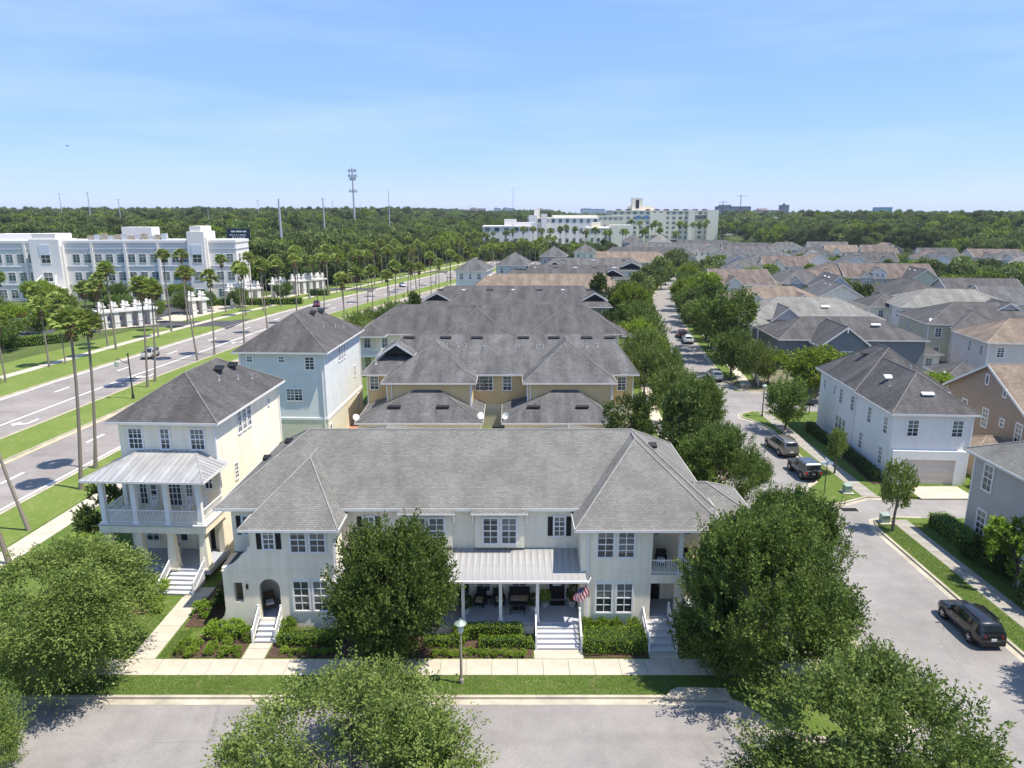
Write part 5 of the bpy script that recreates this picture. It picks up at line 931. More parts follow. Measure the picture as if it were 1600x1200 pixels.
# near trees
tree(-26.1, 35.6, 'elm4', 4.6, 8.9, 'big drooping elm at the left edge beside the kerb', 3.7, rot=.4)
tree(-6.9, 36.5, 'elm0', 3.6, 10.2, 'dark green elm standing in front of the cream townhouse porch', 4.8, rot=1.0)
tree(13.9, 35.9, 'elm1', 4.6, 10.9, 'largest dark elm at the street corner right of the balcony', 5.4, rot=2.0)
tree(17.8, 41.8, 'elm1', 3.9, 9.6, 'dark elm just behind the corner elm', 4.5, rot=4.1)
tree(-7.1, 26.5, 'elm2', 5.1, 6.1, 'pale feathery elm at the bottom edge left of centre', 3.6, rot=.3)
tree(15.5, 26.0, 'elm3', 5.1, 8.1, 'pale feathery elm at the bottom right corner', 4.6, rot=1.7)
tree(-24.9, 27.4, 'elm2', 2.5, 5.6, 'pale elm whose twigs poke into the bottom left corner', 3.2, rot=2.6)
tree(33.3, 33.6, 'elm0', 3.4, 8.2, 'verge elm beyond the lower right corner of the picture', 3.6, rot=.9)
tree(38.2, 36.0, 'elm4', 2.4, 5.0, 'loose bush-like tree right of the black car', 2.2, rot=.9)
tree(35.9, 46.0, 'bush', 2.5, 5.4, 'leafy shrub tree against the grey house', 2.5, name='shrub', cat='shrub')
tree(36.6, 41.0, 'elm4', 1.9, 3.2, 'feathery shrub at the right edge below the grey house', 1.5, name='shrub', cat='shrub')
tree(32.1, 55.4, 'young', 1.25, 6.2, 'young upright tree beside the alley mouth'); tree(33.2, 69.0, 'young', 1.0, 4.9, 'small young tree beside the parked off-roader'); tree(33.7, 84.0, 'mid0', 2.6, 7.4, 'street tree on the grass island by the lamp post')
# along the side street, left side
tree(17.6, 56.5, 'elm1', 3.8, 9.4, 'elm left of the parked off-roader near the townhouse roof', rot=3.0); tree(16.6, 66, 'mag0', 3.0, 10.2, 'dark magnolia behind the townhouse corner'); tree(12.4, 72.5, 'mag1', 2.6, 8.6, 'dark magnolia next to the yellow garages'); tree(20.2, 76, 'elm0', 3.2, 9.6, 'elm leaning over the street opposite the silver suv')
tree(18.6, 97, 'mid2', 2.9, 8.4, 'pale street tree right of the yellow row'); tree(20.2, 108, 'mid2', 3.2, 9.4, 'pale yellow-green tree behind the pale street tree'); tree(15.8, 128, 'mag1', 3.4, 10.4, 'dark magnolia at the end of the third row'); tree(21.5, 120, 'mid1', 3.4, 9.2, 'lime tree beside the third row')
tree(23.6, 135, 'mid0', 4.0, 10.5, 'green street tree halfway down the side street'); tree(20.4, 163, 'mag0', 4.0, 13.5, 'tall dark magnolia cluster by the fourth row'); tree(26.4, 160, 'mid1', 4.2, 11.8, 'bright green street tree past the magnolia cluster'); tree(29.5, 178, 'mid0', 4.0, 11, 'street tree before the tan brown roof end'); tree(34.5, 197, 'mag0', 2.6, 10.5, 'narrow dark evergreen near the tan brown roof')
for i, (x, y, r, h, k) in enumerate(((36.5, 208, 4.4, 10.5, 'far0'), (42, 222, 4.4, 10.5, 'far1'), (46, 240, 4.8, 11, 'far0'), (53, 254, 4.8, 11.5, 'far1'), (57, 270, 4.6, 10.5, 'far2'), (63, 287, 4.8, 11, 'far0'), (70, 308, 5, 11, 'far1'), (76, 330, 5, 11.5, 'far0'))): tree(x, y, k, r, h, f'{ordn(i)} tree of the far clump lining the left of the street', group='far street trees')
# right side of the side street
tree(38.6, 127.5, 'mid0', 5.4, 14.4, 'largest dark street tree right of the side street'); tree(46.0, 168, 'mag1', 4.4, 11.6, 'dark round tree behind the largest street tree'); tree(48.6, 182, 'far2', 4.8, 12.5, 'pale olive tree at the street bend'); tree(37.6, 107, 'mid2', 2.7, 7.6, 'thin pale tree at the cross alley corner')
tree(44.0, 100, 'mid1', 4.6, 8.0, 'broad lime green tree in front of the slate bungalow'); tree(51.6, 102, 'mid1', 3.4, 6.8, 'smaller lime tree right of the broad lime one'); tree(40.2, 108.5, 'mid1', 2.6, 6.0, 'lime shrub tree beside the picket fence'); tree(59.0, 96, 'mid1', 2.6, 5.0, 'lime shrub behind the white house roof', name='shrub', cat='shrub')
for i, (x, y, r, h, k) in enumerate(((58, 212, 4, 9, 'far0'), (66, 238, 4.2, 10, 'far0'), (72, 268, 4.6, 10, 'far1'), (80, 240, 3.6, 9.6, 'far2'), (97, 214, 4.2, 8.8, 'far0'), (108, 200, 3.6, 8.5, 'far1'), (94, 262, 3.6, 9, 'far2'), (86, 306, 4, 9, 'far1'), (110, 262, 3.4, 9, 'far2'), (120, 330, 4, 9, 'far0'), (92, 320, 3.8, 9, 'far2'), (116, 214, 3.8, 8, 'far0'), (134, 300, 4, 9, 'far2'), (78, 186, 3.4, 8, 'far0'), (106, 354, 4, 9, 'far1'))): tree(x, y, k, r, h, f'{ordn(i)} green garden tree among the eastern houses', group='garden trees among the houses')
# more street trees arching over both kerbs, and garden trees between the eastern houses
rr = random.Random(31)
for i, y in enumerate((86, 100, 113, 125, 142, 152, 168, 184, 190, 214, 232)): tree(LC(y) - 1.3 + rr.uniform(-.5, .5), y + rr.uniform(-1.5, 1.5), ('mid2', 'mid0', 'mid1', 'mid2')[i % 4], rr.uniform(2.5, 3.3), rr.uniform(7, 9), f'{ordn(i)} small tree from the camera along the left kerb of the side street', group='left kerb trees')
for i, y in enumerate((114, 137, 147, 158, 172, 196, 206, 222, 238, 256, 274, 296)): tree(RC(y) + 1.6 + rr.uniform(-.4, .6), y + rr.uniform(-1.5, 1.5), ('mid0', 'mid1', 'mid0', 'mid2')[i % 4], rr.uniform(3.0, 4.2), rr.uniform(7.5, 10.5), f'{ordn(i)} tree from the camera along the right kerb of the side street', group='right kerb trees')
n = 0
for i in range(2200):
    x, y = rr.uniform(44, 235), rr.uniform(104, 430)
    if x < RC(y) + 7 or (x > 165 and y < 255) or n >= 150: continue
    if any(a - 1.5 < x < a + w + 3.5 and b - 2.5 < y < b + d + 2.0 for a, b, w, d in FOOT + [(45, 113, 26, 20), (45, 136, 30, 22)]): continue
    FOOT.append((x - 2, y - 2, 1, 1)); tree(x, y, rr.choice(('far0', 'far2', 'far1', 'far0')), rr.uniform(2.2, 3.8), rr.uniform(5.0, 8.6), f'{ordn(n % 20)} small tree in the {ordn(n // 20)} strip of back gardens east of the street', group='back garden trees'); n += 1
# beside the boulevard and blue house
for i, (x, y, r, h, k) in enumerate(((-31.5, 124, 3.4, 8.0, 'mid0'), (-29.0, 133, 3.6, 8.6, 'mid2'), (-27.2, 142, 3.4, 8.4, 'mid0'), (-25.2, 151, 3.4, 8.4, 'mid2'), (-23.6, 160, 3.0, 7.6, 'mid0'), (-30.4, 113, 3.0, 6.6, 'mid0'))): tree(x, y, k, r, h, f'{ordn(i)} leafy tree behind the blue house by the boulevard', group='trees behind the blue house')
tree(-20.6, 147, 'mag0', 3.0, 10.8, 'dark magnolia left of the third row roof'); tree(-32.2, 52.5, 'bushd', 2.3, 5.6, 'dark crape myrtle left of the white house porch', name='shrub', cat='shrub'); tree(-30.2, 45.2, 'bush', 1.9, 4.4, 'pink-tipped shrub before the white house porch', name='shrub', cat='shrub')
for i, (x, y, r, h, k) in enumerate(((-121, 160, 5, 9, 'mid0'), (-112, 150, 5.4, 10, 'mid0'), (-102, 148, 4.6, 8.4, 'mid1'), (-131, 172, 5, 9, 'mid0'), (-110, 172, 4.4, 8.4, 'mid0'), (-99, 136, 3.4, 7.4, 'mid0'), (-140, 182, 5.4, 9.5, 'mid0'), (-124, 190, 4.6, 8, 'mid1'), (-100, 180, 3.6, 7, 'mid0'), (-88, 190, 3.2, 6.2, 'mid0'), (-150, 168, 5, 9, 'mid1'), (-118, 138, 3.0, 6.5, 'mid0'))): tree(x, y, k, r, h, f'{ordn(i)} broad tree shading the office car park', group='car park trees')
for i, (x, y, r, h, k) in enumerate(((-104, 203, 3.6, 7.4, 'mid0'), (-96, 206, 3.4, 7, 'mid1'), (-112, 201, 4, 8, 'mid0'), (-120, 204, 4, 8.4, 'mid0'), (-86, 199, 2.8, 5.8, 'mid0'), (-133, 200, 4.2, 8.6, 'mid1'), (-78, 203, 2.8, 6, 'mid0'), (-90, 178, 2.6, 5.6, 'mid0'), (-97, 157, 2.6, 5.8, 'mid0'), (-71, 221, 2.8, 6, 'mid0'))): tree(x, y, k, r, h, f'{ordn(i)} rounded tree at the foot of the office block', group='trees at the office foot')
# ---------------------------------------------------------------- palms
def palm_crown(seed, n=60, r=1.0):
    rng = np.random.default_rng(seed); C = []; D = []; b = MB()
    for i in range(n):
        el = rng.uniform(-.45, 1.35); az = rng.uniform(0, 6.28); d = np.array([math.cos(az) * math.cos(el), math.sin(az) * math.cos(el), math.sin(el)]); tip = d * r * .55 + np.array([0, 0, -.05 * r])
        s = np.cross(d, [0, 0, 1.0]); s /= np.linalg.norm(s) + 1e-6; upv = np.cross(s, d)
        b.tube((0, 0, 0), tuple(tip), .02 * r, .012 * r, 3, cap=False)
        for k in range(13):                                    # fan of blades
            a = (k / 12 - .5) * 2.9; dd = d * math.cos(a) + s * math.sin(a); e = tip + dd * r * .52 * (1 - .25 * abs(a) / 1.45) + np.array([0, 0, -.16 * r * (.4 + rng.random())]); w = upv * .02 * r + np.cross(dd, upv) * .045 * r
            m_ = (tip + e) / 2; b.face(tuple(tip), tuple(m_ + w), tuple(e), tuple(m_ - w))
    return b.mesh('crown', M_PALM, uv=False)
PALMC = [palm_crown(s) for s in (1, 2, 3)]
def skirt():
    b = MB(); rr = random.Random(5)
    for i in range(46): a = rr.uniform(0, 6.28); z = rr.uniform(-.9, .05); l = rr.uniform(.35, .6); x, y = math.cos(a), math.sin(a); b.face((x * .12, y * .12, z), (x * .12 + x * l * .5 - y * .1, y * .12 + y * l * .5 + x * .1, z - l * .45), (x * .1 + x * l * .55, y * .1 + y * l * .55, z - l), (x * .12 + x * l * .5 + y * .1, y * .12 + y * l * .5 - x * .1, z - l * .45))
    return b.mesh('dead_frond_skirt', M_PALMD, uv=False)
PSK = skirt(); PT = {}
def ptrunk(n, bend):
    k = (n, bend)
    if k not in PT:
        b = MB(); pts = [(bend * math.sin(math.pi * .5 * t / n) * .9, 0, t / n) for t in range(n + 1)]; rs = [.021 - .009 * t / n if t else .028 for t in range(n + 1)]
        i0 = len(b.v); m = 8
        for p, r in zip(pts, rs):
            for q in range(m): a = 2 * math.pi * q / m; b.v.append((p[0] + r * math.cos(a), p[1] + r * math.sin(a), p[2]))
        for t in range(n):
            for q in range(m): j = (q + 1) % m; b.f.append((t * m + q, t * m + j, (t + 1) * m + j, (t + 1) * m + q)); b.m.append(0)
        PT[k] = (b.mesh('trunk', M_PTRUNK, True, uv=False), pts[-1])
    return PT[k]
PN = [0]
def palm(X, Y, h, label, group=None, r=1.9, lean=0.0, az=0.0):
    PN[0] += 1; rr = random.Random(PN[0]); o = empty('palm_tree', (X, Y, 0), az if lean else rr.uniform(0, 6.28)); tag(o, label, 'palm', group)
    tm, top = ptrunk(6, round(lean, 3)); put('trunk', tm, o, (0, 0, -.1), 0, (h * .55 if h > 11 else h * .75, h * .55 if h > 11 else h * .75, h)) ; tx = top[0] * (h * .55 if h > 11 else h * .75)
    put('crown', PALMC[PN[0] % 3], o, (tx, 0, h), rr.uniform(0, 6.28), (r, r, r * rr.uniform(.85, 1.05)))
    put('dead_frond_skirt', PSK, o, (tx, 0, h - .1), rr.uniform(0, 6.28), (r * .7, r * .7, r * rr.uniform(.6, 1.0))); return o
def plean(X0, Y0, X1, h): return dict(lean=(X1 - X0) / (h * .5 if h > 11 else h * .675))
palm(-41.85, 64.7, 16.4, 'left of the two tall palms beside the white house', lean=.15, r=1.8); palm(-43.8, 70.6, 15.4, 'right of the two tall palms beside the white house', lean=.15, r=1.8)
palm(-38.4, 49.6, 14.6, 'leaning palm at the left edge of the picture', lean=-.2, r=1.6); palm(-40.8, 55.5, 13.0, 'palm trunk at the very left edge by the sidewalk', lean=-.3, r=1.6)
for i, (x, y, h, ln) in enumerate(((-56.2, 106.4, 15.6, .1), (-56.9, 110.2, 15.1, .14), (-57.6, 127.6, 15.8, -.1), (-56.5, 132.5, 14.6, .06), (-55.7, 145.6, 14.8, .08), (-54.8, 157.8, 15.0, -.04), (-52.6, 172.4, 15.4, .06), (-50.0, 188, 14.8, .1), (-47.4, 200, 14, -.1), (-43.5, 214, 14.2, .1), (-39.6, 230, 14.6, -.1), (-35.6, 243, 14.2, .1), (-33.5, 250, 14.4, -.1), (-28.6, 267, 14.2, .1), (-25.4, 280, 14, 0), (-20.5, 300, 14, 0), (-15, 322, 14.2, 0), (-9, 345, 14, 0))): palm(x, y, h, f'{ordn(i)} palm from the camera in the boulevard median', 'palms in the median', 1.9, ln)
i = 0
for x, y, h in ((-80.4, 109.8, 9.6), (-79.7, 124.2, 7.6), (-80.9, 121.5, 10.8), (-78.9, 130.6, 7.0), (-78.0, 137.7, 15.8), (-82.0, 142.0, 13.4), (-76.5, 151.9, 10.2), (-77.5, 160, 17.2), (-74.6, 165.2, 12.6), (-79.5, 173, 16.5)): palm(x, y, h, f'{ordn(i)} palm from the camera beside the far boulevard sidewalk', 'palms beside the far sidewalk', 2.0); i += 1
rr = random.Random(77)
for y in list(range(186, 330, 9)):
    palm(BL(y) - 6.5 + rr.uniform(-1.2, 1.2), y + rr.uniform(-2, 2), rr.uniform(11.5, 15.5), f'{ordn(i)} palm from the camera beside the far boulevard sidewalk', 'palms beside the far sidewalk', 2.0); i += 1
for j, y in enumerate(range(190, 470, 8)): palm(BL(y) - 16 + rr.uniform(-2, 2), y + rr.uniform(-3, 3), rr.uniform(11, 15), f'{ordn(j)} palm of the back row beyond the far sidewalk', 'back row of palms', 2.1)
for j, y in enumerate(range(150, 420, 9)): palm(BL(y) + 34.2 + rr.uniform(-.8, .8), y + rr.uniform(-2, 2), rr.uniform(11, 14), f'{ordn(j)} palm along the near verge of the boulevard', 'palms on the near verge', 2.0)
for j in range(20): palm(-4 + j * 5.4 + rr.uniform(-1, 1), 425 + rr.uniform(0, 30), rr.uniform(14, 18), f'{ordn(j)} palm in front of the distant white buildings', 'palms by the white buildings', 2.6)
for j in range(16): palm(98 + j * 6.4 + rr.uniform(-2, 2), 600 + rr.uniform(0, 60), rr.uniform(15, 20), f'{ordn(j)} palm in front of the hospital', 'hospital palms', 3.2)
for j, (x, y, h) in enumerate(((-96, 150, 8.5), (-104, 156, 9), (-92.5, 158, 10), (-109, 145, 8.4), (-98, 163, 9.5), (-133, 185, 10), (-145, 176, 10.5), (-128, 165, 9))): palm(x, y, h, f'{ordn(j)} palm inside the office car park hedge', 'car park palms', 2.3)
# ---------------------------------------------------------------- hedges and bed plants
def hedge(x0, x1, y0, y1, z1, label, seed=1, rz=0, m=None, dens=230, leaf=.11, rough=.06, name='hedge'):
    rng = np.random.default_rng(seed); w, d = x1 - x0, y1 - y0; a = [w * d, w * z1, w * z1, d * z1, d * z1]; n = int(sum(a) * dens); pick = rng.choice(5, n, p=np.array(a) / sum(a)); U = rng.random((n, 2)); P = np.empty((n, 3)); Nn = np.zeros((n, 3))
    for f, (ax) in enumerate(((0, 1, 2), (0, 2, 1), (0, 2, 1), (1, 2, 0), (1, 2, 0))):
        k = pick == f; q = np.zeros((k.sum(), 3)); dims = (w, d, z1); q[:, ax[0]] = U[k, 0] * dims[ax[0]]; q[:, ax[1]] = U[k, 1] * dims[ax[1]]; q[:, ax[2]] = (z1, 0, d, 0, w)[f]; P[k] = q; Nn[k, ax[2]] = (1, -1, 1, -1, 1)[f]
    wob = np.sin(P[:, 0:1] * 1.9 + seed) * .5 + np.sin(P[:, 1:2] * 2.7 + P[:, 0:1] * 3.1) * .5; P += Nn * wob * rough + rng.normal(size=P.shape) * rough * .5; P[:, 2] = np.maximum(P[:, 2], .02)
    cr = min(w, d, z1) * .16; c = np.array([w / 2, d / 2, z1 / 2]); over = np.maximum(np.abs(P - c) - (c - cr), 0); big = (over > 0).sum(1) > 1; P[big] -= np.sign(P[big] - c) * over[big] * .3
    V, F = leaf_quads(P - np.array([w / 2, d / 2, 0]), Nn * .6 + rng.normal(size=P.shape) * .6 + np.array([0, 0, .3]), rng, leaf, leaf * .5)
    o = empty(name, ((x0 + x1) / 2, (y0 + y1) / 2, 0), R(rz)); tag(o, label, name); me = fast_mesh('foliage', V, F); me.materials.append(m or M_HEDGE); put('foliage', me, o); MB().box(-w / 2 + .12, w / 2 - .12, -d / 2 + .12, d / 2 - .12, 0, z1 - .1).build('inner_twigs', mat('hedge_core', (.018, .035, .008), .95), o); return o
hedge(-3.6, .6, 39.5, 40.15, .95, 'clipped bright hedge directly under the porch edge', 3); hedge(-2.0, 1.2, 38.6, 39.2, .62, 'low clipped hedge in front of the porch hedge', 4); hedge(-5.4, -3.0, 38.7, 39.3, .6, 'low hedge piece left of the lamp post', 5)
hedge(-14.5, -10.6, 38.8, 39.9, .7, 'clipped hedge right of the arched porch steps', 6, m=M_HEDGE); hedge(4.5, 8.1, 38.0, 39.7, .95, 'broad mounded hedge between the two right stairs', 7, rough=.1); hedge(10.4, 13.2, 38.6, 39.9, .9, 'dark hedge right of the right-hand stairs', 8, m=M_LEAF_D)
hedge(36.2, 37.0, 66.4, 76.5, 1.25, 'dark long hedge along the white house wall', 9, -3.6, M_LEAF_D, 60, .14); hedge(36.2, 37.0, 78.2, 84.5, 1.1, 'dark hedge further along the white house wall', 10, -3.6, M_LEAF_D, 60, .14); hedge(35.6, 37.3, 51.0, 56.6, 1.2, 'square green hedge beside the grey house corner', 11, 0, M_HEDGE, 70, .13); hedge(36.2, 37.4, 43, 50.6, 1.0, 'dark hedge at the foot of the grey house', 12, 0, M_LEAF_D, 60, .14); hedge(44.9, 46.2, 62.6, 65.6, 1.5, 'narrow hedge right of the garage driveway', 13, 0, M_HEDGE, 70, .13)
hedge(-112.5, -88.5, 139.2, 141.2, 1.7, 'long hedge along the car park edge', 14, 46, M_HEDGE, 24, .3); hedge(-88, -62, 207.6, 209.4, 1.8, 'hedge at the foot of the office block', 15, 8, M_HEDGE, 14, .4); hedge(-66, -60, 232, 234.5, 1.8, 'clipped hedge right of the far pergola', 16, 20, M_HEDGE, 14, .4)
def bush(X, Y, r, h, label, kind='bush', name='shrub'):
    o = empty(name, (X, Y, 0), (X * 1.7) % 6.28); tag(o, label, 'shrub'); put('foliage', CROWNS[kind][0], o, (0, 0, h * .42), 0, (r, r, h * .55)); MB().path([(0, 0, 0), (0.02, .01, h * .2), (.05, 0, h * .5)], [.04, .03, .015], 5).build('stem', M_BARK, o); return o
bush(-18.6, 39.9, .75, 1.2, 'left bright bush under the arched porch window'); bush(-17.5, 40.0, .7, 1.15, 'middle bright bush under the arched porch window'); bush(-16.8, 39.6, .55, 1.0, 'bright bush left of the arched porch steps'); bush(-14.2, 40.1, .5, 1.3, 'upright bush right of the arched porch steps'); bush(-20.6, 42.5, .7, 1.0, 'low bush between the two houses'); bush(-19.4, 43.4, .9, 1.6, 'dark bush in the gap between the houses', 'bushd'); bush(-19.2, 45.2, .9, 1.7, 'second dark bush deeper in the gap', 'bushd')
for i, x in enumerate((4.8, 5.7, 6.6, 7.6)): bush(x, 40.15, .48, 1.25, f'{ordn(i)} broad-leaved plant from the left behind the mounded hedge')
for i, (x, y, r, h) in enumerate(((36.0, 50.4, 1.2, 2.0), (36.6, 48.6, 1.5, 2.6), (35.7, 43.2, 1.4, 2.6), (36.6, 39.6, 1.8, 3.4), (35.6, 37.2, 1.4, 2.4), (36.4, 34.6, 1.7, 2.8))): bush(x, y, r, h, f'{ordn(i)} dark shrub from the alley in the bed before the grey house', 'bushd')
bush(-3.2, 39.4, .45, 1.0, 'broad-leaved plant between the two porch hedges')
rr = random.Random(9)
for i in range(9): bush(-20.1 + (i % 5) * .85 + rr.uniform(-.15, .15), 38.1 + (i // 5) * .75 + rr.uniform(-.1, .1), rr.uniform(.32, .48), rr.uniform(.45, .65), f'{ordn(i)} tufted plant of the mulch bed left of the arched porch steps', 'bush')
for i in range(7): bush(-13.9 + i * .5, 38.15 + rr.uniform(-.1, .15), .28, .4, f'{ordn(i)} tuft in front of the hedge right of the arched steps', 'bush')
for i in range(11): bush(-4.6 + i * .52, 38.05 + rr.uniform(-.1, .12), .3, .42, f'{ordn(i)} tuft of the low edging row before the porch hedges', 'bush')
for i in range(10): bush(-31.5 + i * .82, 43.2 + (i % 3) * 1.0 + rr.uniform(-.2, .2), rr.uniform(.6, .9), rr.uniform(.7, 1.1), f'{ordn(i)} loose ground-cover shrub before the white house porch', 'bush')
# ---------------------------------------------------------------- grass blades near the camera (uncountable)
def blades(name, polys, n, seed, z=.0):
    rng = np.random.default_rng(seed); P = []
    for (x0, x1, y0, y1, k) in polys: q = np.empty((int(n * k), 3)); q[:, 0] = rng.uniform(x0, x1, len(q)); q[:, 1] = rng.uniform(y0, y1, len(q)); q[:, 2] = z; P.append(q)
    P = np.concatenate(P); D = rng.normal(size=P.shape) * .45; D[:, 2] = 1; V, F = leaf_quads(P, D, rng, .06, .022); me = fast_mesh(name, V, F); me.materials.append(leafmat('grass_blade', (.09, .14, .028), (.20, .26, .075), .3)); o = put(name, me); stuff(o, 'short mown grass along the kerb and front yards', 'grass'); return o
blades('grass', [(-33, 12, 34.4, 36.05, 1.0), (-21.3, -20.4, 37.7, 40.6, .06), (-30, -23, 37.7, 42.5, .35), (31.3, 32.9, 32, 57, .6), (34.5, 36.2, 36, 57, .45), (-20.8, -18.6, 40.6, 43, .08)], 42000, 5)
# ---------------------------------------------------------------- the woods (one uncountable mass)
def wood(name, label, pts, scale, kinds, seed):
    """points with a per-point scale; geometry nodes put crowns on them"""
    src = bpy.data.collections.new(name + '_source')
    for i, k in enumerate(kinds):
        so_ = bpy.data.objects.new('tree_source', CROWNS[k][0]); src.objects.link(so_)
    me = bpy.data.meshes.new(name); me.vertices.add(len(pts)); me.vertices.foreach_set('co', np.asarray(pts, np.float32).ravel()); me.update()
    at = me.attributes.new('tsize', 'FLOAT', 'POINT'); at.data.foreach_set('value', np.asarray(scale, np.float32))
    o = put(name, me); stuff(o, label, 'trees'); ng = bpy.data.node_groups.new(name, 'GeometryNodeTree'); ng.interface.new_socket('Geometry', in_out='INPUT', socket_type='NodeSocketGeometry'); ng.interface.new_socket('Geometry', in_out='OUTPUT', socket_type='NodeSocketGeometry')
    nd = ng.nodes; gi = nd.new('NodeGroupInput'); go = nd.new('NodeGroupOutput'); ip = nd.new('GeometryNodeInstanceOnPoints'); ci = nd.new('GeometryNodeCollectionInfo'); ci.inputs['Collection'].default_value = src; ci.inputs['Separate Children'].default_value = True; ci.inputs['Reset Children'].default_value = True
    ip.inputs['Pick Instance'].default_value = True; rv = nd.new('FunctionNodeRandomValue'); rv.data_type = 'FLOAT_VECTOR'; rv.inputs[0].default_value = (0, 0, 0); rv.inputs[1].default_value = (.15, .15, 6.28); na = nd.new('GeometryNodeInputNamedAttribute'); na.data_type = 'FLOAT'; na.inputs['Name'].default_value = 'tsize'
    k = ng.links.new; k(gi.outputs[0], ip.inputs['Points']); k(ci.outputs[0], ip.inputs['Instance']); k(rv.outputs[0], ip.inputs['Rotation']); k(na.outputs[0], ip.inputs['Scale']); k(ip.outputs[0], go.inputs[0])
    md = o.modifiers.new('scatter', 'NODES'); md.node_group = ng; return o
rng = np.random.default_rng(4)
def scatter(test, r0, r1, dens, hfun, seed):
    rng = np.random.default_rng(seed); P = []; Sc = []; r = r0
    while r < r1:
        st = max(4.6, r / dens); n = int(2 * .78 * r / st) + 1
        for i in range(n):
            a = -.80 + 1.60 * (i + rng.random()) / n; x = math.tan(a) * r if abs(a) < 1.2 else 0; y = r + rng.uniform(-.5, .5) * st
            if test(x, y): s, h = hfun(x, y, rng); P.append((x, y, h - s * .8)); Sc.append(s)
        r += st * .9
    return P, Sc
def left_wood(x, y):
    if y < 262 and x > -100: return x < BL(y) - 24 and y > 250
    return (x < BL(y) - 20 and y > 262 and y < 700 and x < 60) or (BL(y) - 22 < x < BL(y) + 60 and 405 < y < 455) or (y >= 700 and x < 90) if not (-25 < x < 110 and 455 < y < 720) else False
def h_left(x, y, g): 
    base = interp([(200, 13), (400, 15), (700, 20), (1200, 27), (2500, 33), (4000, 38)], y) + (5 if (x < -150 and y > 350) else 0) * min(1, (y - 200) / 300); s = g.uniform(3.2, 7.6) * (1 if y < 900 else 1.5)
    if 405 < y < 455 and x > BL(y) - 22: base = 8.5; s *= .8
    return s, base * g.uniform(.68, 1.12)
P, Sc = scatter(left_wood, 250, 3800, 62, h_left, 1)
M_ = [(p, s) for p, s in zip(P, Sc)]
wood('wood', 'wide green wood filling the left and centre to the horizon', P, Sc, ['far0', 'far1', 'far2', 'far0', 'far1'], 1)
def right_wood(x, y):
    if y < 460: return (x > 232 + (y - 330) * .2 and y > 350) or (x > 150 and y < 262 and y > 190 and x > 150 + (262 - y) * .1) or (x > 240 and y > 250)
    if y < 720: return x > 212 - (y - 460) * .06
    return x > 215 if y < 1000 else x > 92
def h_right(x, y, g):
    base = interp([(190, 7.5), (262, 8.5), (300, 13), (450, 17), (700, 20), (1200, 22), (3800, 28)], y) + (5 if x > 330 and y < 1200 else 0); s = g.uniform(3.2, 7.6) * (1 if y < 900 else 1.5); return s, base * g.uniform(.7, 1.12)
P, Sc = scatter(right_wood, 190, 3800, 62, h_right, 2)
wood('wood', 'dense dark wood beyond the eastern houses', P, Sc, ['far0', 'far1', 'far0', 'far2'], 2)
def under(x, y): return (165 < x < 260 and 190 < y < 300) or (150 < x < 175 and 175 < y < 260) or (118 < x < 150 and 150 < y < 215)
P = []; Sc = []
g_ = np.random.default_rng(8)
for i in range(260):
    x, y = g_.uniform(112, 270), g_.uniform(150, 330)
    if x > 118 + (y - 150) * .28 and not (165 < x < 235 and 262 < y < 360): s = g_.uniform(2.4, 4.2); P.append((x, y, s * .7 + 1)); Sc.append(s)
wood('thicket', 'lime green thicket between the right-hand houses', P, Sc, ['far2', 'far2', 'far0'], 3)
# ================================================================ vehicles
def loft(mb, rings):
    n = len(rings[0]); i = len(mb.v)
    for r in rings: mb.v += [tuple(p) for p in r]
    for a in range(len(rings) - 1):
        for k in range(n): j = (k + 1) % n; mb.f.append((i + a * n + k, i + a * n + j, i + (a + 1) * n + j, i + (a + 1) * n + k)); mb.m.append(mb.cur)
    mb.f.append(tuple(i + n - 1 - k for k in range(n))); e = i + (len(rings) - 1) * n; mb.f.append(tuple(e + k for k in range(n))); mb.m += [mb.cur] * 2
WH = {}
def wheel_mesh(r, w):
    k = (r, w)
    if k not in WH:
        t = MB(); n = 18; i = len(t.v); prof = ((r * .62, -w / 2), (r * .93, -w / 2), (r, -w * .32), (r, w * .32), (r * .93, w / 2), (r * .62, w / 2))
        for q, x in prof:
            for s in range(n): a = 2 * math.pi * s / n; t.v.append((x, q * math.cos(a), q * math.sin(a)))
        for a in range(len(prof) - 1):
            for s in range(n): j = (s + 1) % n; t.f.append((a * n + s, a * n + j, (a + 1) * n + j, (a + 1) * n + s)); t.m.append(0)
        d = MB()
        for sx in (-1, 1):
            x = sx * w * .42
            for s in range(5):
                a = 2 * math.pi * s / 5; c, s_ = math.cos(a), math.sin(a); b, q = math.cos(a + 1.57), math.sin(a + 1.57); d.slab([(x, c * .05 - b * .05, s_ * .05 - q * .05), (x, c * r * .62 - b * .045, s_ * r * .62 - q * .045), (x, c * r * .62 + b * .045, s_ * r * .62 + q * .045), (x, c * .05 + b * .05, s_ * .05 + q * .05)], (sx * .02, 0, 0))
            d.tube((x - .01, 0, 0), (x + sx * .03, 0, 0), .075, .06, 8)
        d.tube((-w * .3, 0, 0), (w * .3, 0, 0), r * .6, r * .6, 16)
        WH[k] = (t.mesh('wheel', M_TYRE, True, uv=False), d.mesh('rim', M_RIM, uv=False))
    return WH[k]
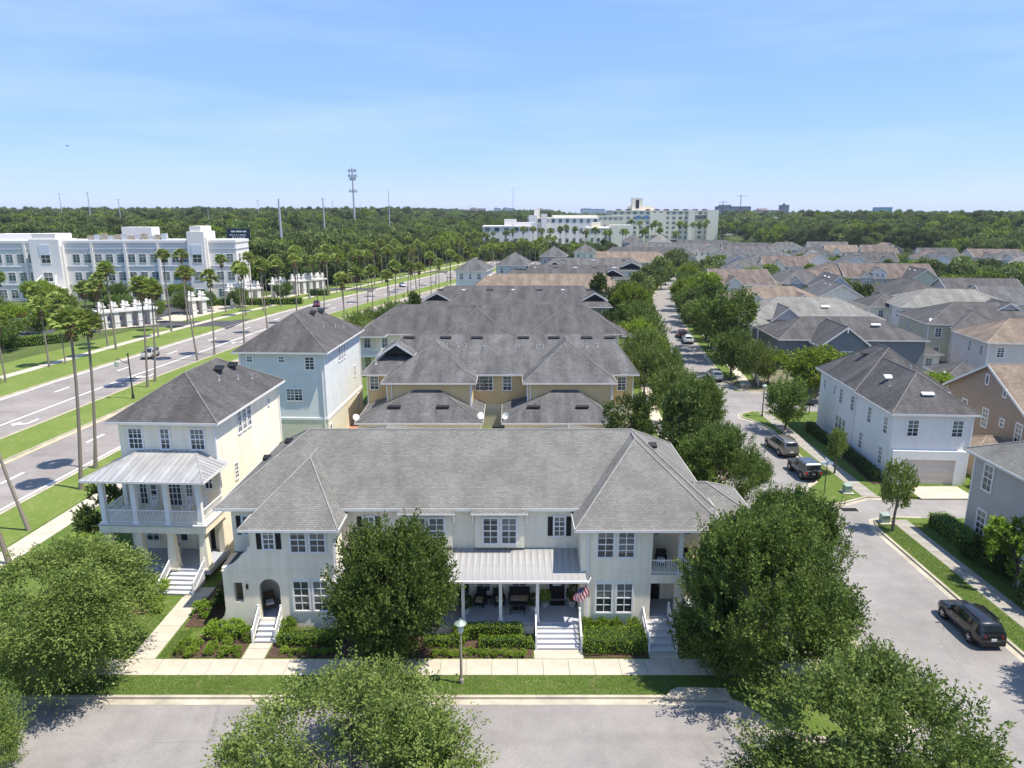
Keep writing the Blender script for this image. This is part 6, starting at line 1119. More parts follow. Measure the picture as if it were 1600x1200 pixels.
KINDS = {  # length, half width, sill z, belt z, hood z, roof z, cabin stations y (rear base, rear top, front top, front base) as fraction of half length, wheel r, side windows
 'suv': (4.55, .95, .32, 1.10, 1.06, 1.74, (-.985, -.74, .08, .58), .39, 3), 'offroad': (4.3, .92, .48, 1.16, 1.12, 1.84, (-.93, -.91, .12, .26), .43, 3), 'bigsuv': (5.4, 1.0, .36, 1.16, 1.12, 1.90, (-.97, -.92, .16, .42), .41, 3), 'minivan': (5.0, .97, .30, 1.05, 1.0, 1.74, (-.97, -.88, .22, .66), .35, 3),
 'sedan': (4.75, .91, .28, .92, .90, 1.44, (-.74, -.42, .16, .52), .33, 2), 'van': (5.8, 1.0, .38, 1.25, 1.15, 2.55, (-.99, -.97, .48, .74), .38, 1)}
def boxy_car(X, Y, rz, kind, paint, label, z=-.122, scale=1.0, group=None):
    Ln, hw, sill, belt, hood, roof, cab, wr, nwin = KINDS[kind]; h = Ln / 2; o = empty('car' if kind != 'van' else 'van', (X, Y, z), R(rz)); tag(o, label, 'van' if kind == 'van' else 'car', group)
    b = MB(); rings = []; boxy = kind in ('offroad', 'van', 'bigsuv')
    st = [(-1.0, .80, .86, .62), (-.985, .93, .97, .95), (-.90, .985, 1.0, 1.0), (-.5, 1, 1, 1), (.3, 1, 1, 1), (.55, 1, 1, 0), (.86, .97, .96, -.02), (.96, .90, .84, -.10), (1.0, .78, .62, -.22)]
    for t, kw, kb, kz in st:
        y = t * h; top = belt if kz > .5 else (hood + (0 if boxy else kz * .6) if kz <= 0 else belt * kz); top = hood + kz * (.3 if boxy else .55) if t > .5 else (belt if t > -.99 else belt * .93); w = hw * kw; zs = sill + (.06 if abs(t) > .95 else 0)
        rings.append([(-w * .93, y, zs), (w * .93, y, zs), (w, y, zs + (top - zs) * .45), (w * .985, y, top - .10), (w * .90, y, top), (-w * .90, y, top), (-w * .985, y, top - .10), (-w, y, zs + (top - zs) * .45)])
    loft(b, rings); bw, tw = hw * .90, hw * (.82 if boxy else .74); yb = [c * h for c in cab]
    cabr = [[(-bw, yb[0], belt - .02), (bw, yb[0], belt - .02), (bw, yb[3], belt - .02), (-bw, yb[3], belt - .02)], [(-tw - .03, yb[1], roof - .09), (tw + .03, yb[1], roof - .09), (tw + .03, yb[2] + .05, roof - .07), (-tw - .03, yb[2] + .05, roof - .07)], [(-tw * .86, yb[1] + .12, roof), (tw * .86, yb[1] + .12, roof), (tw * .86, yb[2] - .12, roof), (-tw * .86, yb[2] - .12, roof)]]
    i = len(b.v)
    for r in cabr: b.v += r
    for a in range(2):
        for k in range(4): j = (k + 1) % 4; b.f.append((i + a * 4 + k, i + a * 4 + j, i + (a + 1) * 4 + j, i + (a + 1) * 4 + k)); b.m.append(0)
    b.f.append((i + 8, i + 9, i + 10, i + 11)); b.m.append(0)
    bo = b.build('body', paint, o); bv = bo.modifiers.new('soft_edges', 'BEVEL'); bv.width = .045; bv.segments = 2; bv.limit_method = 'ANGLE'; bv.angle_limit = R(18)
    c0, c1 = cabr[0], cabr[1]
    def panel(nm, A, B, C, D, u0, u1, v0, v1, out):
        A, B, C, D = map(Vector, (A, B, C, D)); f = lambda u, v: A.lerp(B, u).lerp(D.lerp(C, u), v) + Vector(out) * .016
        MB().face(f(u0, v0), f(u1, v0), f(u1, v1), f(u0, v1)).build(nm, M_CGLASS, o)
    panel('windshield', c0[3], c0[2], c1[2], c1[3], .06, .94, .1, .95, (0, .8, .6)); panel('rear_window', c0[1], c0[0], c1[0], c1[1], .08, .92, .18, .92, (0, -.9, .3))
    for s in (0, 1):
        A, B, C, D = (c0[1], c0[2], c1[2], c1[1]) if s else (c0[0], c0[3], c1[3], c1[0]); ox = (1, 0, .3) if s else (-1, 0, .3)
        if kind == 'van': panel('side_window', A, B, C, D, .80, .97, .25, .8, ox); continue
        for q in range(nwin): panel('side_window', A, B, C, D, .04 + q * .92 / nwin + .02, .04 + (q + 1) * .92 / nwin - .02, .12, .9, ox)
    tm, rm = wheel_mesh(wr, .24)
    for sx in (-1, 1):
        for y in (-h * .60, h * .62):
            w = put('wheel', tm, o, (sx * (hw - .10), y, wr)); put('rim', rm, w)
            MB().tube((sx * (hw - .30), y, wr + .02), (sx * (hw + .008), y, wr + .02), wr * 1.16, wr * 1.16, 20).build('wheel_arch', M_BLACK, o)
        w = None
        MB().box(sx * hw * .80 - .13, sx * hw * .80 + .13, -h - .015, -h * .955, belt - .32, belt - .10).build('tail_light', M_RED, o); MB().box(sx * hw * .66 - .17, sx * hw * .66 + .17, h * .94, h * .992, hood - .36, hood - .20).build('headlight', M_HEAD, o)
        MB().box(min(sx * hw, sx * (hw + .2)), max(sx * hw, sx * (hw + .2)), yb[3] - .42, yb[3] - .28, belt - .02, belt + .15).build('side_mirror', paint, o)
        for y in (-h * .08, h * .2): MB().box(sx * hw * .995 - .015, sx * hw * .995 + .015, y - .1, y + .1, belt - .2, belt - .16).build('door_handle', M_RIM, o)
        if kind in ('suv', 'bigsuv', 'minivan'): MB().box(sx * tw * .86 - .025, sx * tw * .86 + .025, yb[1] + .25, yb[2] - .2, roof + .01, roof + .06).build('roof_rail', M_BLACK, o)
    MB().box(-hw * .86, hw * .86, -h - .06, -h * .95, sill - .02, sill + .22).build('rear_bumper', M_BLACK, o); MB().box(-hw * .8, hw * .8, h * .93, h + .05, sill - .02, sill + .2).build('front_bumper', M_BLACK, o); MB().box(-hw * .36, hw * .36, h * .96, h * 1.0, hood - .42, hood - .26).build('grille', M_BLACK, o)
    MB().box(-.16, .16, -h - .08, -h - .05, sill + .28, sill + .44).build('number_plate', M_HEAD, o)
    if kind == 'offroad':
        sp = put('spare_wheel', tm, o, (0, -h - .14, .95)); sp.rotation_euler = (0, 0, R(90)); MB().box(-hw - .06, hw + .06, -h * .8, -h * .4, .85, .9).box(-hw - .06, hw + .06, h * .4, h * .85, .9, .95).build('fender', M_BLACK, o)
    return o
SMOOTH = {  # length, half width, sill, belt z, wheel r, top line (t, z), glass from/to, windshield t range, rear glass t range
 'suv': (4.55, .95, .30, 1.06, .38, ((-1, .80), (-.985, 1.02), (-.95, 1.22), (-.86, 1.50), (-.74, 1.64), (-.5, 1.71), (-.15, 1.73), (.1, 1.70), (.28, 1.54), (.46, 1.26), (.56, 1.13), (.7, 1.08), (.86, 1.01), (.95, .90), (.985, .78), (1, .62)), (-.80, .40), (.13, .50), (-.955, -.80)),
 'bigsuv': (5.3, 1.0, .34, 1.16, .42, ((-1, .95), (-.985, 1.30), (-.96, 1.62), (-.9, 1.83), (-.7, 1.89), (-.2, 1.91), (.1, 1.87), (.24, 1.68), (.36, 1.36), (.44, 1.22), (.7, 1.18), (.9, 1.10), (.97, .98), (1, .7)), (-.90, .32), (.12, .38), (-.975, -.915)),
 'minivan': (5.0, .97, .28, 1.04, .35, ((-1, .85), (-.985, 1.15), (-.955, 1.45), (-.9, 1.66), (-.7, 1.73), (-.2, 1.76), (.1, 1.72), (.3, 1.54), (.5, 1.26), (.64, 1.06), (.8, .98), (.93, .86), (.98, .74), (1, .58)), (-.88, .44), (.14, .58), (-.975, -.905)),
 'sedan': (4.75, .91, .26, .90, .33, ((-1, .62), (-.985, .86), (-.95, .98), (-.78, 1.03), (-.70, 1.06), (-.52, 1.30), (-.36, 1.41), (-.1, 1.45), (.1, 1.41), (.28, 1.26), (.46, 1.04), (.54, .97), (.75, .90), (.92, .80), (.98, .68), (1, .52)), (-.52, .38), (.13, .46), (-.70, -.42))}
def smooth_car(X, Y, rz, kind, paint, label, z=-.122, group=None):
    Ln, hw, sill, belt, wr, top, side, ws, rg = SMOOTH[kind]; h = Ln / 2; o = empty('car', (X, Y, z), R(rz)); tag(o, label, 'car', group); tx, tz = [a for a, _ in top], [b for _, b in top]
    def ring(t):
        zt = float(np.interp(t, tx, tz)); e = max(0, abs(t) - .72) / .28; w = hw * (1 - .17 * e ** 2.2); cab = min(1, max(0, (zt - belt - .06) / .35)); wr_ = w * (.90 - .15 * cab); be = min(belt, zt - .06); re = zt - .02 - .07 * cab; lo = sill + .10 * e ** 2
        return [(w * .86, lo), (w * .97, lo + .10), (w, lo + (be - lo) * .55), (w * .975, be - .05), (w * (.95 if cab > 0 else .93), be), (wr_, re), (wr_ * .80, zt), (0, zt + .015)]
    ts = sorted(set([round(-1 + 2 * i / 30, 3) for i in range(31)] + tx)); b = MB(); rings = []
    for t in ts: r = ring(t); rings.append([(x, t * h, zz) for x, zz in r] + [(-x, t * h, zz) for x, zz in reversed(r[:-1])])
    loft(b, rings); b.build('body', paint, o, smooth=True)
    def patch(nm, t0, t1, lo, hi, sgn, n=8, f0=.1, f1=.9):
        m_ = MB()
        def P(t, f, s): r = ring(t); a = r[lo]; c = r[hi]; x, zz = a[0] + (c[0] - a[0]) * f, a[1] + (c[1] - a[1]) * f; return (s * (x + .014), t * h, zz + .012)
        for i in range(n): a, c = t0 + (t1 - t0) * i / n, t0 + (t1 - t0) * (i + 1) / n; m_.face(P(a, f0, sgn), P(c, f0, sgn), P(c, f1, sgn), P(a, f1, sgn))
        m_.build(nm, M_CGLASS, o, smooth=True)
    k = 3 if kind != 'sedan' else 2
    for s in (-1, 1):
        for q in range(k): a = side[0] + (side[1] - side[0]) * q / k; patch('side_window', a + .02, a + (side[1] - side[0]) / k - .02, 4, 5, s, 4)
    for nm, (a, c) in (('windshield', ws), ('rear_window', rg)):
        m_ = MB(); n = 6
        for i in range(n):
            t0, t1 = a + (c - a) * i / n, a + (c - a) * (i + 1) / n; p0 = [(x, t0 * h, zz + .014) for x, zz in ring(t0)[5:]]; p1 = [(x, t1 * h, zz + .014) for x, zz in ring(t1)[5:]]; q0 = p0 + [(-x, y, zz) for x, y, zz in reversed(p0[:-1])]; q1 = p1 + [(-x, y, zz) for x, y, zz in reversed(p1[:-1])]; of = -.016 if nm == 'rear_window' else .012
            for j in range(len(q0) - 1): m_.face(*[(v[0] * .95, v[1] + of, v[2]) for v in (q0[j], q1[j], q1[j + 1], q0[j + 1])])
        m_.build(nm, M_CGLASS, o, smooth=True)
    tm, rm = wheel_mesh(wr, .24)
    for sx in (-1, 1):
        for y in (-h * .60, h * .62):
            MB().tube((sx * (hw - .30), y, wr + .02), (sx * (hw + .006), y, wr + .02), wr * 1.13, wr * 1.13, 20).build('wheel_arch', M_BLACK, o); w = put('wheel', tm, o, (sx * (hw - .09), y, wr)); put('rim', rm, w)
        MB().slab([(sx * hw * .52, -h * .992, belt - .20), (sx * hw * .84, -h * .945, belt - .20), (sx * hw * .85, -h * .935, belt - .06), (sx * hw * .52, -h * .985, belt - .06)], (0, -.035, 0)).build('tail_light', M_RED, o); MB().slab([(sx * hw * .5, h * .965, belt - .34), (sx * hw * .82, h * .90, belt - .32), (sx * hw * .83, h * .885, belt - .2), (sx * hw * .5, h * .95, belt - .22)], (0, .04, 0)).build('headlight', M_HEAD, o)
        y = ws[1] * h - .45; MB().box(min(sx * hw * .98, sx * (hw + .2)), max(sx * hw * .98, sx * (hw + .2)), y, y + .13, belt, belt + .15).build('side_mirror', paint, o)
        for y in (-h * .08, h * .24): MB().box(sx * hw * .99 - .015, sx * hw * .99 + .015, y - .1, y + .1, belt - .17, belt - .13).build('door_handle', M_RIM, o)
        if kind in ('suv', 'bigsuv', 'minivan'): zr = float(np.interp(-.3, tx, tz)); MB().box(sx * hw * .66 - .025, sx * hw * .66 + .025, -h * .7, h * .02, zr - .03, zr + .05).build('roof_rail', M_BLACK, o)
    MB().box(-hw * .80, hw * .80, -h - .03, -h * .93, sill + .02, sill + .24).build('rear_bumper', M_BLACK, o); MB().box(-hw * .7, hw * .7, h * .92, h + .02, sill + .02, sill + .18).build('front_bumper', M_BLACK, o); MB().box(-.16, .16, -h - .025, -h * .96, sill + .36, sill + .52).build('number_plate', M_HEAD, o)
    return o
def car(X, Y, rz, kind, paint, label, z=-.122, group=None):
    return smooth_car(X, Y, rz, kind, paint, label, z, group) if kind in SMOOTH else boxy_car(X, Y, rz, kind, paint, label, z, 1.0, group)
car(29.5, 40.9, 0, 'suv', carpaint('black_paint', (.012, .012, .014), .1), 'black hatchback suv parked at the right kerb, rear toward the camera')
car(30.0, 69.0, 3, 'offroad', carpaint('gunmetal_paint', (.10, .105, .11), .5), 'dark grey off-roader with spare wheel parked near the alley mouth'); car(30.4, 76.4, 4, 'bigsuv', carpaint('grey_gold_paint', (.24, .22, .20), .5), 'grey-gold suv parked ahead of the off-roader')
car(32.9, 112.4, -6, 'minivan', carpaint('silver_paint', (.42, .44, .47), .5), 'silver minivan parked further up the side street'); car(36.6, 146, -7, 'suv', carpaint('white_paint', (.72, .72, .73), .05), 'white car parked behind the dark red car'); car(36.9, 153, -7, 'suv', carpaint('dark_red_paint', (.10, .02, .025), .4), 'dark red car parked ahead of the white car')
car(37.4, 212, -14, 'suv', carpaint('grey_paint', (.30, .31, .33), .4), 'grey suv parked on the left far down the street'); car(58.2, 254, -16, 'sedan', carpaint('white_paint', (.72, .72, .73)), 'white sedan far down the street'); car(62.6, 272, -16, 'suv', carpaint('white_paint', (.72, .72, .73)), 'farther white car at the street bend'); car(67.5, 287, -16, 'sedan', carpaint('silver_paint', (.42, .44, .47)), 'farthest pale car at the street bend')
car(-67.7, 130.6, 186, 'minivan', carpaint('champagne_paint', (.40, .36, .31)), 'beige minivan driving toward the camera on the boulevard'); car(-56.6, 205.5, 195, 'suv', carpaint('maroon_paint', (.16, .02, .05), .4), 'maroon suv driving on the boulevard'); car(-40.6, 264, 197, 'sedan', carpaint('silver_paint', (.42, .44, .47)), 'silver sedan far up the boulevard')
car(-114.5, 157.5, 130, 'van', carpaint('white_paint', (.72, .72, .73)), 'white work van in the office car park', z=-.05); car(-124, 160, 130, 'sedan', carpaint('black_paint', (.012, .012, .014)), 'dark sedan left of the white work van', z=-.05); car(-133, 178, 130, 'sedan', carpaint('white_paint', (.72, .72, .73)), 'white sedan behind the car park trees', z=-.05); car(-128, 182, 130, 'suv', carpaint('red_paint', (.40, .02, .02), .1), 'red suv behind the car park trees', z=-.05); car(-123, 184, 130, 'suv', carpaint('silver_paint', (.42, .44, .47)), 'silver suv in the back row of the car park', z=-.05)
car(-138, 174, 130, 'sedan', carpaint('silver_paint', (.42, .44, .47)), 'silver sedan at the left edge of the car park', z=-.05); car(-100, 196, 60, 'bigsuv', carpaint('white_paint', (.72, .72, .73)), 'white suv beside the pergola in front of the office', z=0); car(-112, 188, 60, 'sedan', carpaint('white_paint', (.72, .72, .73)), 'white sedan behind the near pergola', z=0)
car(172.5, 279, 70, 'suv', carpaint('white_paint', (.72, .72, .73)), 'white car in the lime green thicket at right', z=0)
# ================================================================ lamps, posts, signs
def lamp(X, Y, h, label, pole=M_POLE):
    o = empty('street_lamp', (X, Y, 0)); tag(o, label, 'street lamp'); MB().lathe([(.14, 0), (.14, .25), (.085, .35), (.07, h * .5), (.055, h - .75)], 10).build('post', pole, o); MB().lathe([(.09, h - .75), (.17, h - .62), (.19, h - .25), (.16, h - .18)], 10).build('lantern', mat('lamp_glass', (.55, .62, .60), .3), o); MB().lathe([(.33, h - .2), (.34, h - .15), (.18, h - .04), (.07, h + .05), (.03, h + .14)], 12).build('cap', M_TEAL, o); return o
lamp(-2.88, 35.4, 3.95, 'grey lamp post with green cap on the front verge'); lamp(33.0, 90.2, 4.3, 'lamp post with pale lantern on the grass island', M_DPOLE); lamp(60.4, 97, 4.6, 'dark lamp post behind the white house', M_DPOLE)
def armlamp(X, Y, h, label, rz=180):
    o = empty('street_lamp', (X, Y, 0), R(rz)); tag(o, label, 'street lamp'); MB().lathe([(.2, 0), (.18, .6), (.11, .8), (.08, h)], 10).lathe([(.13, h), (.16, h + .12), (.04, h + .3)], 8).build('post', M_DPOLE, o)
    MB().path([(0, 0, h - 1.0), (.5, 0, h - 1.12), (1.0, 0, h - .85), (1.5, 0, h - .55), (1.75, 0, h - .62), (1.8, 0, h - .8)], [.05] * 6, 6).build('arm', M_DPOLE, o); MB().lathe([(.06, .25), (.2, .05), (.24, -.25), (.28, -.5), (.2, -.62)], 12, (1.8, 0, h - 1.05)).build('lantern', M_TEAL, o); return o
armlamp(-54.8, 99.5, 6.4, 'dark post with curved arm and hanging lantern nearest on the median'); armlamp(-48.2, 176, 7.2, 'dark post with hanging lantern further along the median'); armlamp(-24.5, 283, 7.5, 'dark hanging lantern post far along the median')
s = empty('street_sign', (30.2, 64.4, 0)); tag(s, 'street name sign on a post at the alley corner', 'street sign'); MB().tube((0, 0, 0), (0, 0, 2.9), .045, .045, 8).build('post', M_DPOLE, s); MB().box(-.55, .55, -.02, .02, 2.62, 2.86).build('sign_blade', mat('pale_blue_sign', (.55, .62, .72), .5), s); MB().box(-.02, .02, -.5, .5, 2.92, 3.14).build('sign_blade', mat('pale_blue_sign', (.55, .62, .72), .5), s)
def tbox(X, Y, label):
    o = empty('utility_box', (X, Y, 0)); tag(o, label, 'utility box'); MB().box(-.5, .5, -.5, .5, .02, .1).build('pad', M_CONC, o); MB().box(-.32, .32, -.3, .3, .1, .72).slab([(-.34, -.33, .72), (.34, -.33, .72), (.34, .32, .8), (-.34, .32, .8)], (0, 0, .06)).build('cabinet', M_TEAL, o)
tbox(32.1, 63.8, 'green utility box on the grass tip north of the alley'); tbox(32.2, 57.0, 'green utility box on the corner south of the alley')
m = empty('mailbox_stand', (39.6, 91.2, 0)); tag(m, 'black mailbox pair on a post behind the white house', 'mailbox'); MB().tube((0, 0, 0), (0, 0, 1.2), .05).build('post', M_DPOLE, m)
for x in (-.45, .05): MB().box(x, x + .4, -.25, .25, 1.2, 1.55).build('mailbox', M_BLACK, m)
def fence(p0, p1, label, h=1.05):
    p0, p1 = Vector(p0), Vector(p1); ln = (p1 - p0).length; o = empty('picket_fence', (*p0, 0), math.atan2(p1.y - p0.y, p1.x - p0.x)); tag(o, label, 'fence'); pm = MB().slab([(-.04, 0, .08), (.04, 0, .08), (.04, 0, h), (0, 0, h + .07), (-.04, 0, h)], (0, .02, 0)).mesh('picket', M_TRIM); po = MB().box(-.06, .06, -.06, .06, 0, h + .15).mesh('post', M_TRIM)
    for i in range(int(ln / .16)): put('picket', pm, o, (i * .16, -.03, 0))
    for i in range(int(ln / 2.4) + 1): put('post', po, o, (i * 2.4, .05, 0))
    for z in (.25, .8): MB().box(0, ln, 0, .04, z, z + .08).build('rail', M_TRIM, o)
fence((38.2, 107.0), (40.4, 117), 'white picket fence beside the side street'); fence((42, 104.6), (52, 103.6), 'white picket fence in front of the lime trees')
# ================================================================ flag
fo = empty('flag', (4.35, 39.9, .3)); tag(fo, 'american flag hanging from the porch corner by the stairs', 'flag'); MB().tube((.62, .62, 3.55), (.3, -.55, 3.75), .02).build('pole', M_TRIM, fo)
red, wht, blu = mat('flag_red', (.30, .012, .03), .8, .1), mat('flag_white', (.50, .46, .46), .8, .1), mat('flag_blue', (.03, .04, .12), .8, .1)
A, B = Vector((.42, -.1, 3.55)), Vector((.3, -.55, 3.42)); f = MB(); ns = 13; nl = 14; wdt, lng = .82, 1.25
def fp(u, v):                                                 # u across the stripes 0..1, v along the fly 0..1
    return (-.34 + .95 * u * .75 + .10 * math.sin(6 * v + 3 * u) - .22 * v * (1 - u), -.35 + .28 * u + .09 * math.sin(7 * u + 2 * v), 3.30 + .22 * u - 1.02 * v * (.78 + .3 * u) - .10 * math.sin(5 * u))
for a in range(ns):
    for k in range(nl):
        f.cur = 2 if (a >= 6 and False) else (0 if a % 2 == 0 else 1)
        if a < 7 and k < 6: f.cur = 2
        u0, u1, v0, v1 = a / ns, (a + 1) / ns, k / nl, (k + 1) / nl; f.face(fp(u0, v0), fp(u1, v0), fp(u1, v1), fp(u0, v1))
fl = f.build('cloth', [red, wht, blu], fo); st_ = MB()
for a in range(5):
    for k in range(4):
        u, v = (.06 + a * .1), (.05 + k * .1); p = Vector(fp(u, v)) + Vector((0, -.012, 0)); st_.face(p + Vector((-.014, 0, -.014)), p + Vector((.014, 0, -.014)), p + Vector((.014, 0, .014)), p + Vector((-.014, 0, .014)))
st_.build('stars', wht, fl)
# ================================================================ porch furniture
def rocker(M0, x, y, z, label, rz=0):
    o = empty('rocking_chair', M0 @ Vector((x, y, z)), R(rz)); tag(o, label, 'chair', None); MB().box(-.28, .28, -.25, .25, .42, .46).build('seat', M_TRIM, o)
    b = MB()
    for i in range(6): b.slab([(-.25 + i * .1, .24, .46), (-.19 + i * .1, .24, .46), (-.19 + i * .1, .42, 1.12), (-.25 + i * .1, .42, 1.12)], (0, .02, 0))
    b.box(-.3, .3, .40, .46, 1.08, 1.16).build('backrest', M_TRIM, o)
    for s in (-1, 1):
        for yy in (-.24, .24): MB().box(s * .29 - .025, s * .29 + .025, yy - .025, yy + .025, .05, .68).build('leg', M_TRIM, o)
        MB().box(s * .29 - .04, s * .29 + .04, -.32, .3, .66, .70).build('armrest', M_TRIM, o); MB().path([(s * .29, -.45, .1), (s * .29, -.15, .03), (s * .29, .2, .03), (s * .29, .6, .14)], [.025] * 4, 5).build('rocker', M_TRIM, o)
    return o
M0 = Matrix.Translation((-22.0, 50.2, 0)) @ Matrix.Rotation(R(-2.5), 4, 'Z')
for i, x in enumerate((-6.2, -4.6, -1.95, -.75)): rocker(M0, x, -1.3, 4.42, f'{ordn(i)} white rocking chair from the left on the upper balcony', (-8, 6, -4, 10)[i])
rocker(M0, -3.3, -1.2, .92, 'white chair with checked cushion on the white house lower porch', 5); MB().box(-.22, .22, .12, .2, .55, .95).build('cushion', mat('checked_cushion', (.10, .10, .10), .9, .4, 8.0), bpy.data.objects['rocking_chair.004'])
def wicker(x, y, z, label, w=.66, rz=0, name='wicker_chair', seatm=None, cat='chair', m=M_WICKER):
    o = empty(name, (x, y, z), R(rz)); tag(o, label, cat); MB().box(-w / 2, w / 2, -.3, .3, .12, .36).build('base', m, o); MB().box(-w / 2 + .08, w / 2 - .08, -.32, .22, .36, .47).build('cushion', seatm or mat('tan_cushion', (.42, .33, .24), .9), o); MB().slab([(-w / 2, .24, .36), (w / 2, .24, .36), (w / 2, .36, .98), (-w / 2, .36, .98)], (0, .07, 0)).build('backrest', m, o)
    for s in (-1, 1):
        MB().box(s * w / 2 - .05, s * w / 2 + .05, -.32, .3, .36, .62).build('armrest', m, o)
        for yy in (-.27, .27): MB().box(s * (w / 2 - .05) - .03, s * (w / 2 - .05) + .03, yy - .03, yy + .03, 0, .14).build('leg', m, o)
    return o
wicker(-2.1, 42.2, .9, 'dark wicker armchair left on the townhouse porch', rz=-15); wicker(-.85, 42.3, .9, 'dark wicker armchair behind the porch column', rz=10); wicker(.5, 42.4, .9, 'dark wicker loveseat with tan seat under the porch window', 1.35, name='wicker_loveseat', cat='sofa'); wicker(9.6, 41.9, 3.92, 'dark chair with pale cushion on the corner balcony', rz=-10, seatm=M_TRIM); wicker(11.2, 42.0, 3.92, 'second dark chair on the corner balcony behind the column', rz=12, seatm=M_TRIM); wicker(-15.9, 42.0, .85, 'wicker armchair with pale cushion inside the arched porch', rz=25, seatm=M_TRIM, m=mat('brown_wicker', (.12, .075, .045), .8))
def table(x, y, z, w, d, h, label, m, tm):
    o = empty('side_table', (x, y, z)); tag(o, label, 'table'); MB().box(-w / 2, w / 2, -d / 2, d / 2, h - .04, h).build('tabletop', tm, o)
    for sx in (-1, 1):
        for sy in (-1, 1): MB().box(sx * (w / 2 - .05) - .025, sx * (w / 2 - .05) + .025, sy * (d / 2 - .05) - .025, sy * (d / 2 - .05) + .025, 0, h - .04).build('leg', m, o)
table(-1.5, 42.35, .9, .4, .4, .5, 'small dark side table between the porch armchairs', M_WICKER, M_WICKER); table(.35, 41.2, .9, 1.0, .55, .42, 'glass-topped coffee table in front of the loveseat', M_WICKER, M_CGLASS)
def pot(x, y, z, r, h, label, kind='bush', pm=None):
    o = empty('potted_plant', (x, y, z)); tag(o, label, 'plant'); MB().lathe([(r * .55, 0), (r * .8, r * 1.1), (r * .85, r * 1.2), (r * .75, r * 1.2)], 12).build('pot', pm or mat('stone_pot', (.5, .48, .44), .8), o); put('foliage', CROWNS[kind][0], o, (0, 0, r * 1.1 + h * .45), 0, (r * 1.25, r * 1.25, h * .6)); return o
pot(2.15, 42.0, .9, .3, .9, 'leafy plant in a pale pot left of the dark door'); pot(1.35, 41.6, .9, .34, .8, 'leafy plant by the porch column left of the stairs', 'bushd'); pot(3.95, 42.1, .9, .38, 1.5, 'tall bushy potted plant right of the dark door', 'bushd'); pot(-3.0, 41.2, .9, .4, .8, 'potted plant behind the lamp post on the porch', 'bushd'); pot(-3.3, 42.4, .9, .36, 1.5, 'tall dark potted plant at the left of the porch', 'bushd')
mt = MB().box(2.5, 3.5, 42.1, 42.7, .905, .92).build('doormat', M_BLACK); tag(mt, 'black doormat before the dark porch door', 'mat')
# ================================================================ masts, billboard, bird
def mast(X, Y, h, label, r=.5, arms=0):
    o = empty('transmission_pole', (X, Y, 0)); tag(o, label, 'pole'); MB().tube((0, 0, 0), (0, 0, h), r, r * .45, 8).build('pole', M_STEEL, o)
    for i in range(arms): z = h - 1 - i * 2.6; MB().tube((-2.4, 0, z + .3), (2.4, 0, z + .3), .12, .12, 5).build('crossarm', M_STEEL, o)
mast(-105, 330, 32.5, 'thick pale steel pole left of centre above the palms', .85); mast(-116, 450, 35.5, 'steel pole right of the thick one', .7, 1); mast(-84, 500, 42, 'thin tall pole right of the cell tower', .4); mast(-382, 620, 43, 'leftmost thin pole over the left wood', .5, 1); mast(-358, 620, 44, 'second thin pole over the left wood', .6, 1); mast(-322, 600, 38, 'third thin pole over the left wood', .5, 1); mast(-208, 500, 29, 'short pole behind the office tower', .35); mast(-260, 750, 40, 'thin pole between the office and the thick pole', .5, 1); mast(-196, 800, 40, 'far thin pole left of the cell tower', .5, 1); mast(-170, 820, 38, 'faint pole near the horizon left of centre', .5)
o = empty('cell_tower', (-129.5, 600, 0)); tag(o, 'tall cell tower with antenna rings left of centre', 'tower'); MB().tube((0, 0, 0), (0, 0, 62.5), 1.0, .5, 10).build('pole', M_STEEL, o)
for z, n, r in ((60, 9, 3.0), (56, 9, 3.2), (53.5, 6, 2.2), (44, 6, 3.0)):
    a = MB()
    for i in range(n): t = 6.283 * i / n; x, y = r * math.cos(t), r * math.sin(t); a.box(x - .3, x + .3, y - .2, y + .2, z - 1.2, z + 1.2).tube((0, 0, z), (x, y, z), .12, .12, 4)
    a.build('antenna_ring', M_STEEL, o)
o = empty('billboard', (-104, 276, 0), R(8)); tag(o, 'dark blue sign board with pale lettering behind the office', 'sign'); MB().box(-4.2, 4.2, -.2, .2, 16.6, 20.6).build('panel', mat('navy_sign', (.012, .03, .055), .4), o); t = MB(); rr = random.Random(3)
for z, x0, x1, hh in ((19.2, -2.6, 2.8, .55), (18.0, -3.2, 2.6, .32), (17.2, -2.4, 2.0, .3)):
    x = x0
    while x < x1: w = rr.uniform(.22, .4); t.box(x, x + w, -.23, -.2, z, z + hh); x += w + (.1 if rr.random() < .8 else .4)
t.build('lettering', M_TRIM, o)
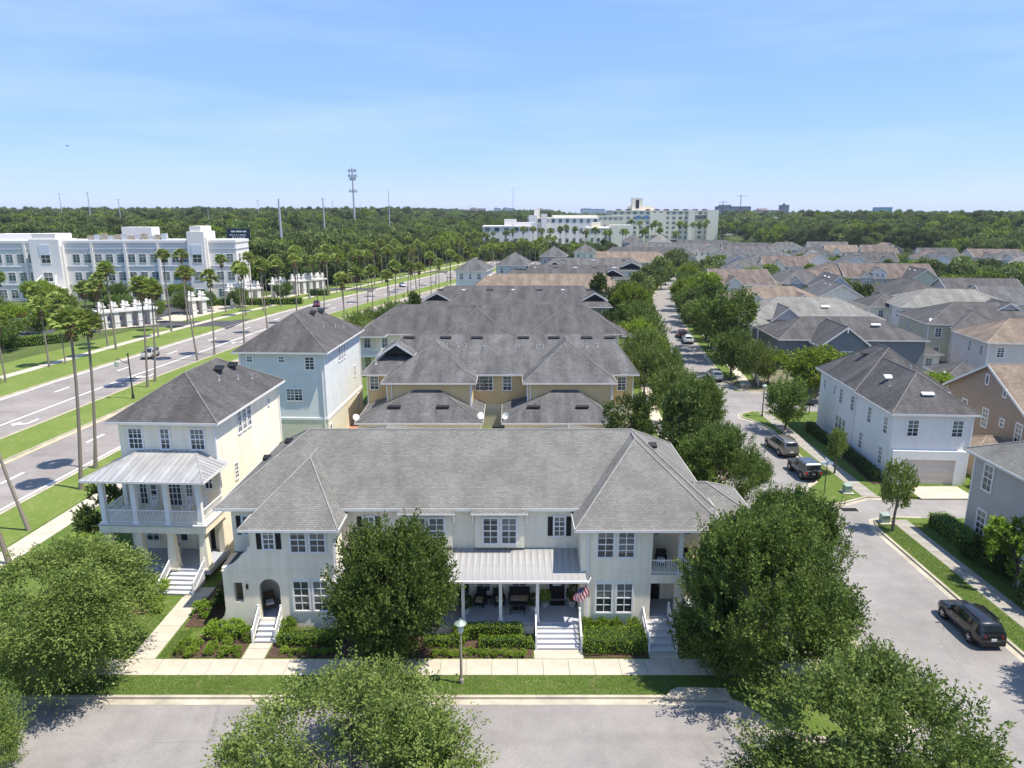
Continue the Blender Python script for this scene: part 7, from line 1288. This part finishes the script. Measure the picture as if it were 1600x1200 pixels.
for x in (-2.5, 2.5): MB().tube((x, 0, 0), (x, 0, 16.6), .25).build('post', M_DPOLE, o)
o = empty('tower_crane', (2, 1500, 0)); tag(o, 'faint thin crane mast on the centre horizon', 'crane'); MB().tube((0, 0, 0), (0, 0, 80), .6, .4, 4).build('mast', M_STEEL, o); MB().tube((-6, 0, 72), (14, 0, 78), .3, .2, 4).build('jib', M_STEEL, o)
for X, Y, h, lab in ((468, 1500, 64, 'small crane above the dark grey horizon slab'), (432, 1500, 52, 'shorter crane left of the small horizon crane')): o = empty('tower_crane', (X, Y, 0)); tag(o, lab, 'crane'); MB().tube((0, 0, 0), (0, 0, h), .7, .7, 4).build('mast', M_DPOLE, o); MB().tube((-9, 0, h - 3), (12, 0, h - 3), .5, .3, 4).build('jib', M_DPOLE, o)
o = empty('bird', (-71.5, 120, 36.6)); tag(o, 'small dark bird high in the left sky', 'bird'); b = MB(); loft(b, [[(x, r * math.cos(a), r * math.sin(a)) for a in (0, 1.05, 2.1, 3.14, 4.2, 5.25)] for x, r in ((-.22, .01), (-.1, .055), (.05, .06), (.16, .035), (.22, .01))]); b.slab([(-.08, 0, .02), (.08, 0, .02), (.0, .3, .12), (-.1, .3, .12)], (0, 0, .012)).slab([(-.08, 0, .02), (.08, 0, .02), (.0, -.3, .12), (-.1, -.3, .12)], (0, 0, .012)).slab([(-.2, -.02, 0), (-.2, .02, 0), (-.34, .06, .01), (-.34, -.06, .01)], (0, 0, .01)).build('body', M_BLACK, o)
# ================================================================ thin summer haze: one closed box of even air
hz = MB().box(-6900, 6900, -250, 8900, -1.2, 84.0).build('haze', [])
hm = bpy.data.materials.new('summer_haze'); hm.use_nodes = True; hn = hm.node_tree; hn.nodes.clear()
pv = hn.nodes.new('ShaderNodeVolumePrincipled'); pv.inputs['Color'].default_value = (.80, .88, 1, 1); pv.inputs['Density'].default_value = .00008; pv.inputs['Anisotropy'].default_value = .2
ho = hn.nodes.new('ShaderNodeOutputMaterial'); hn.links.new(pv.outputs[0], ho.inputs['Volume'])
hz.data.materials.append(hm); hz['kind'] = 'stuff'
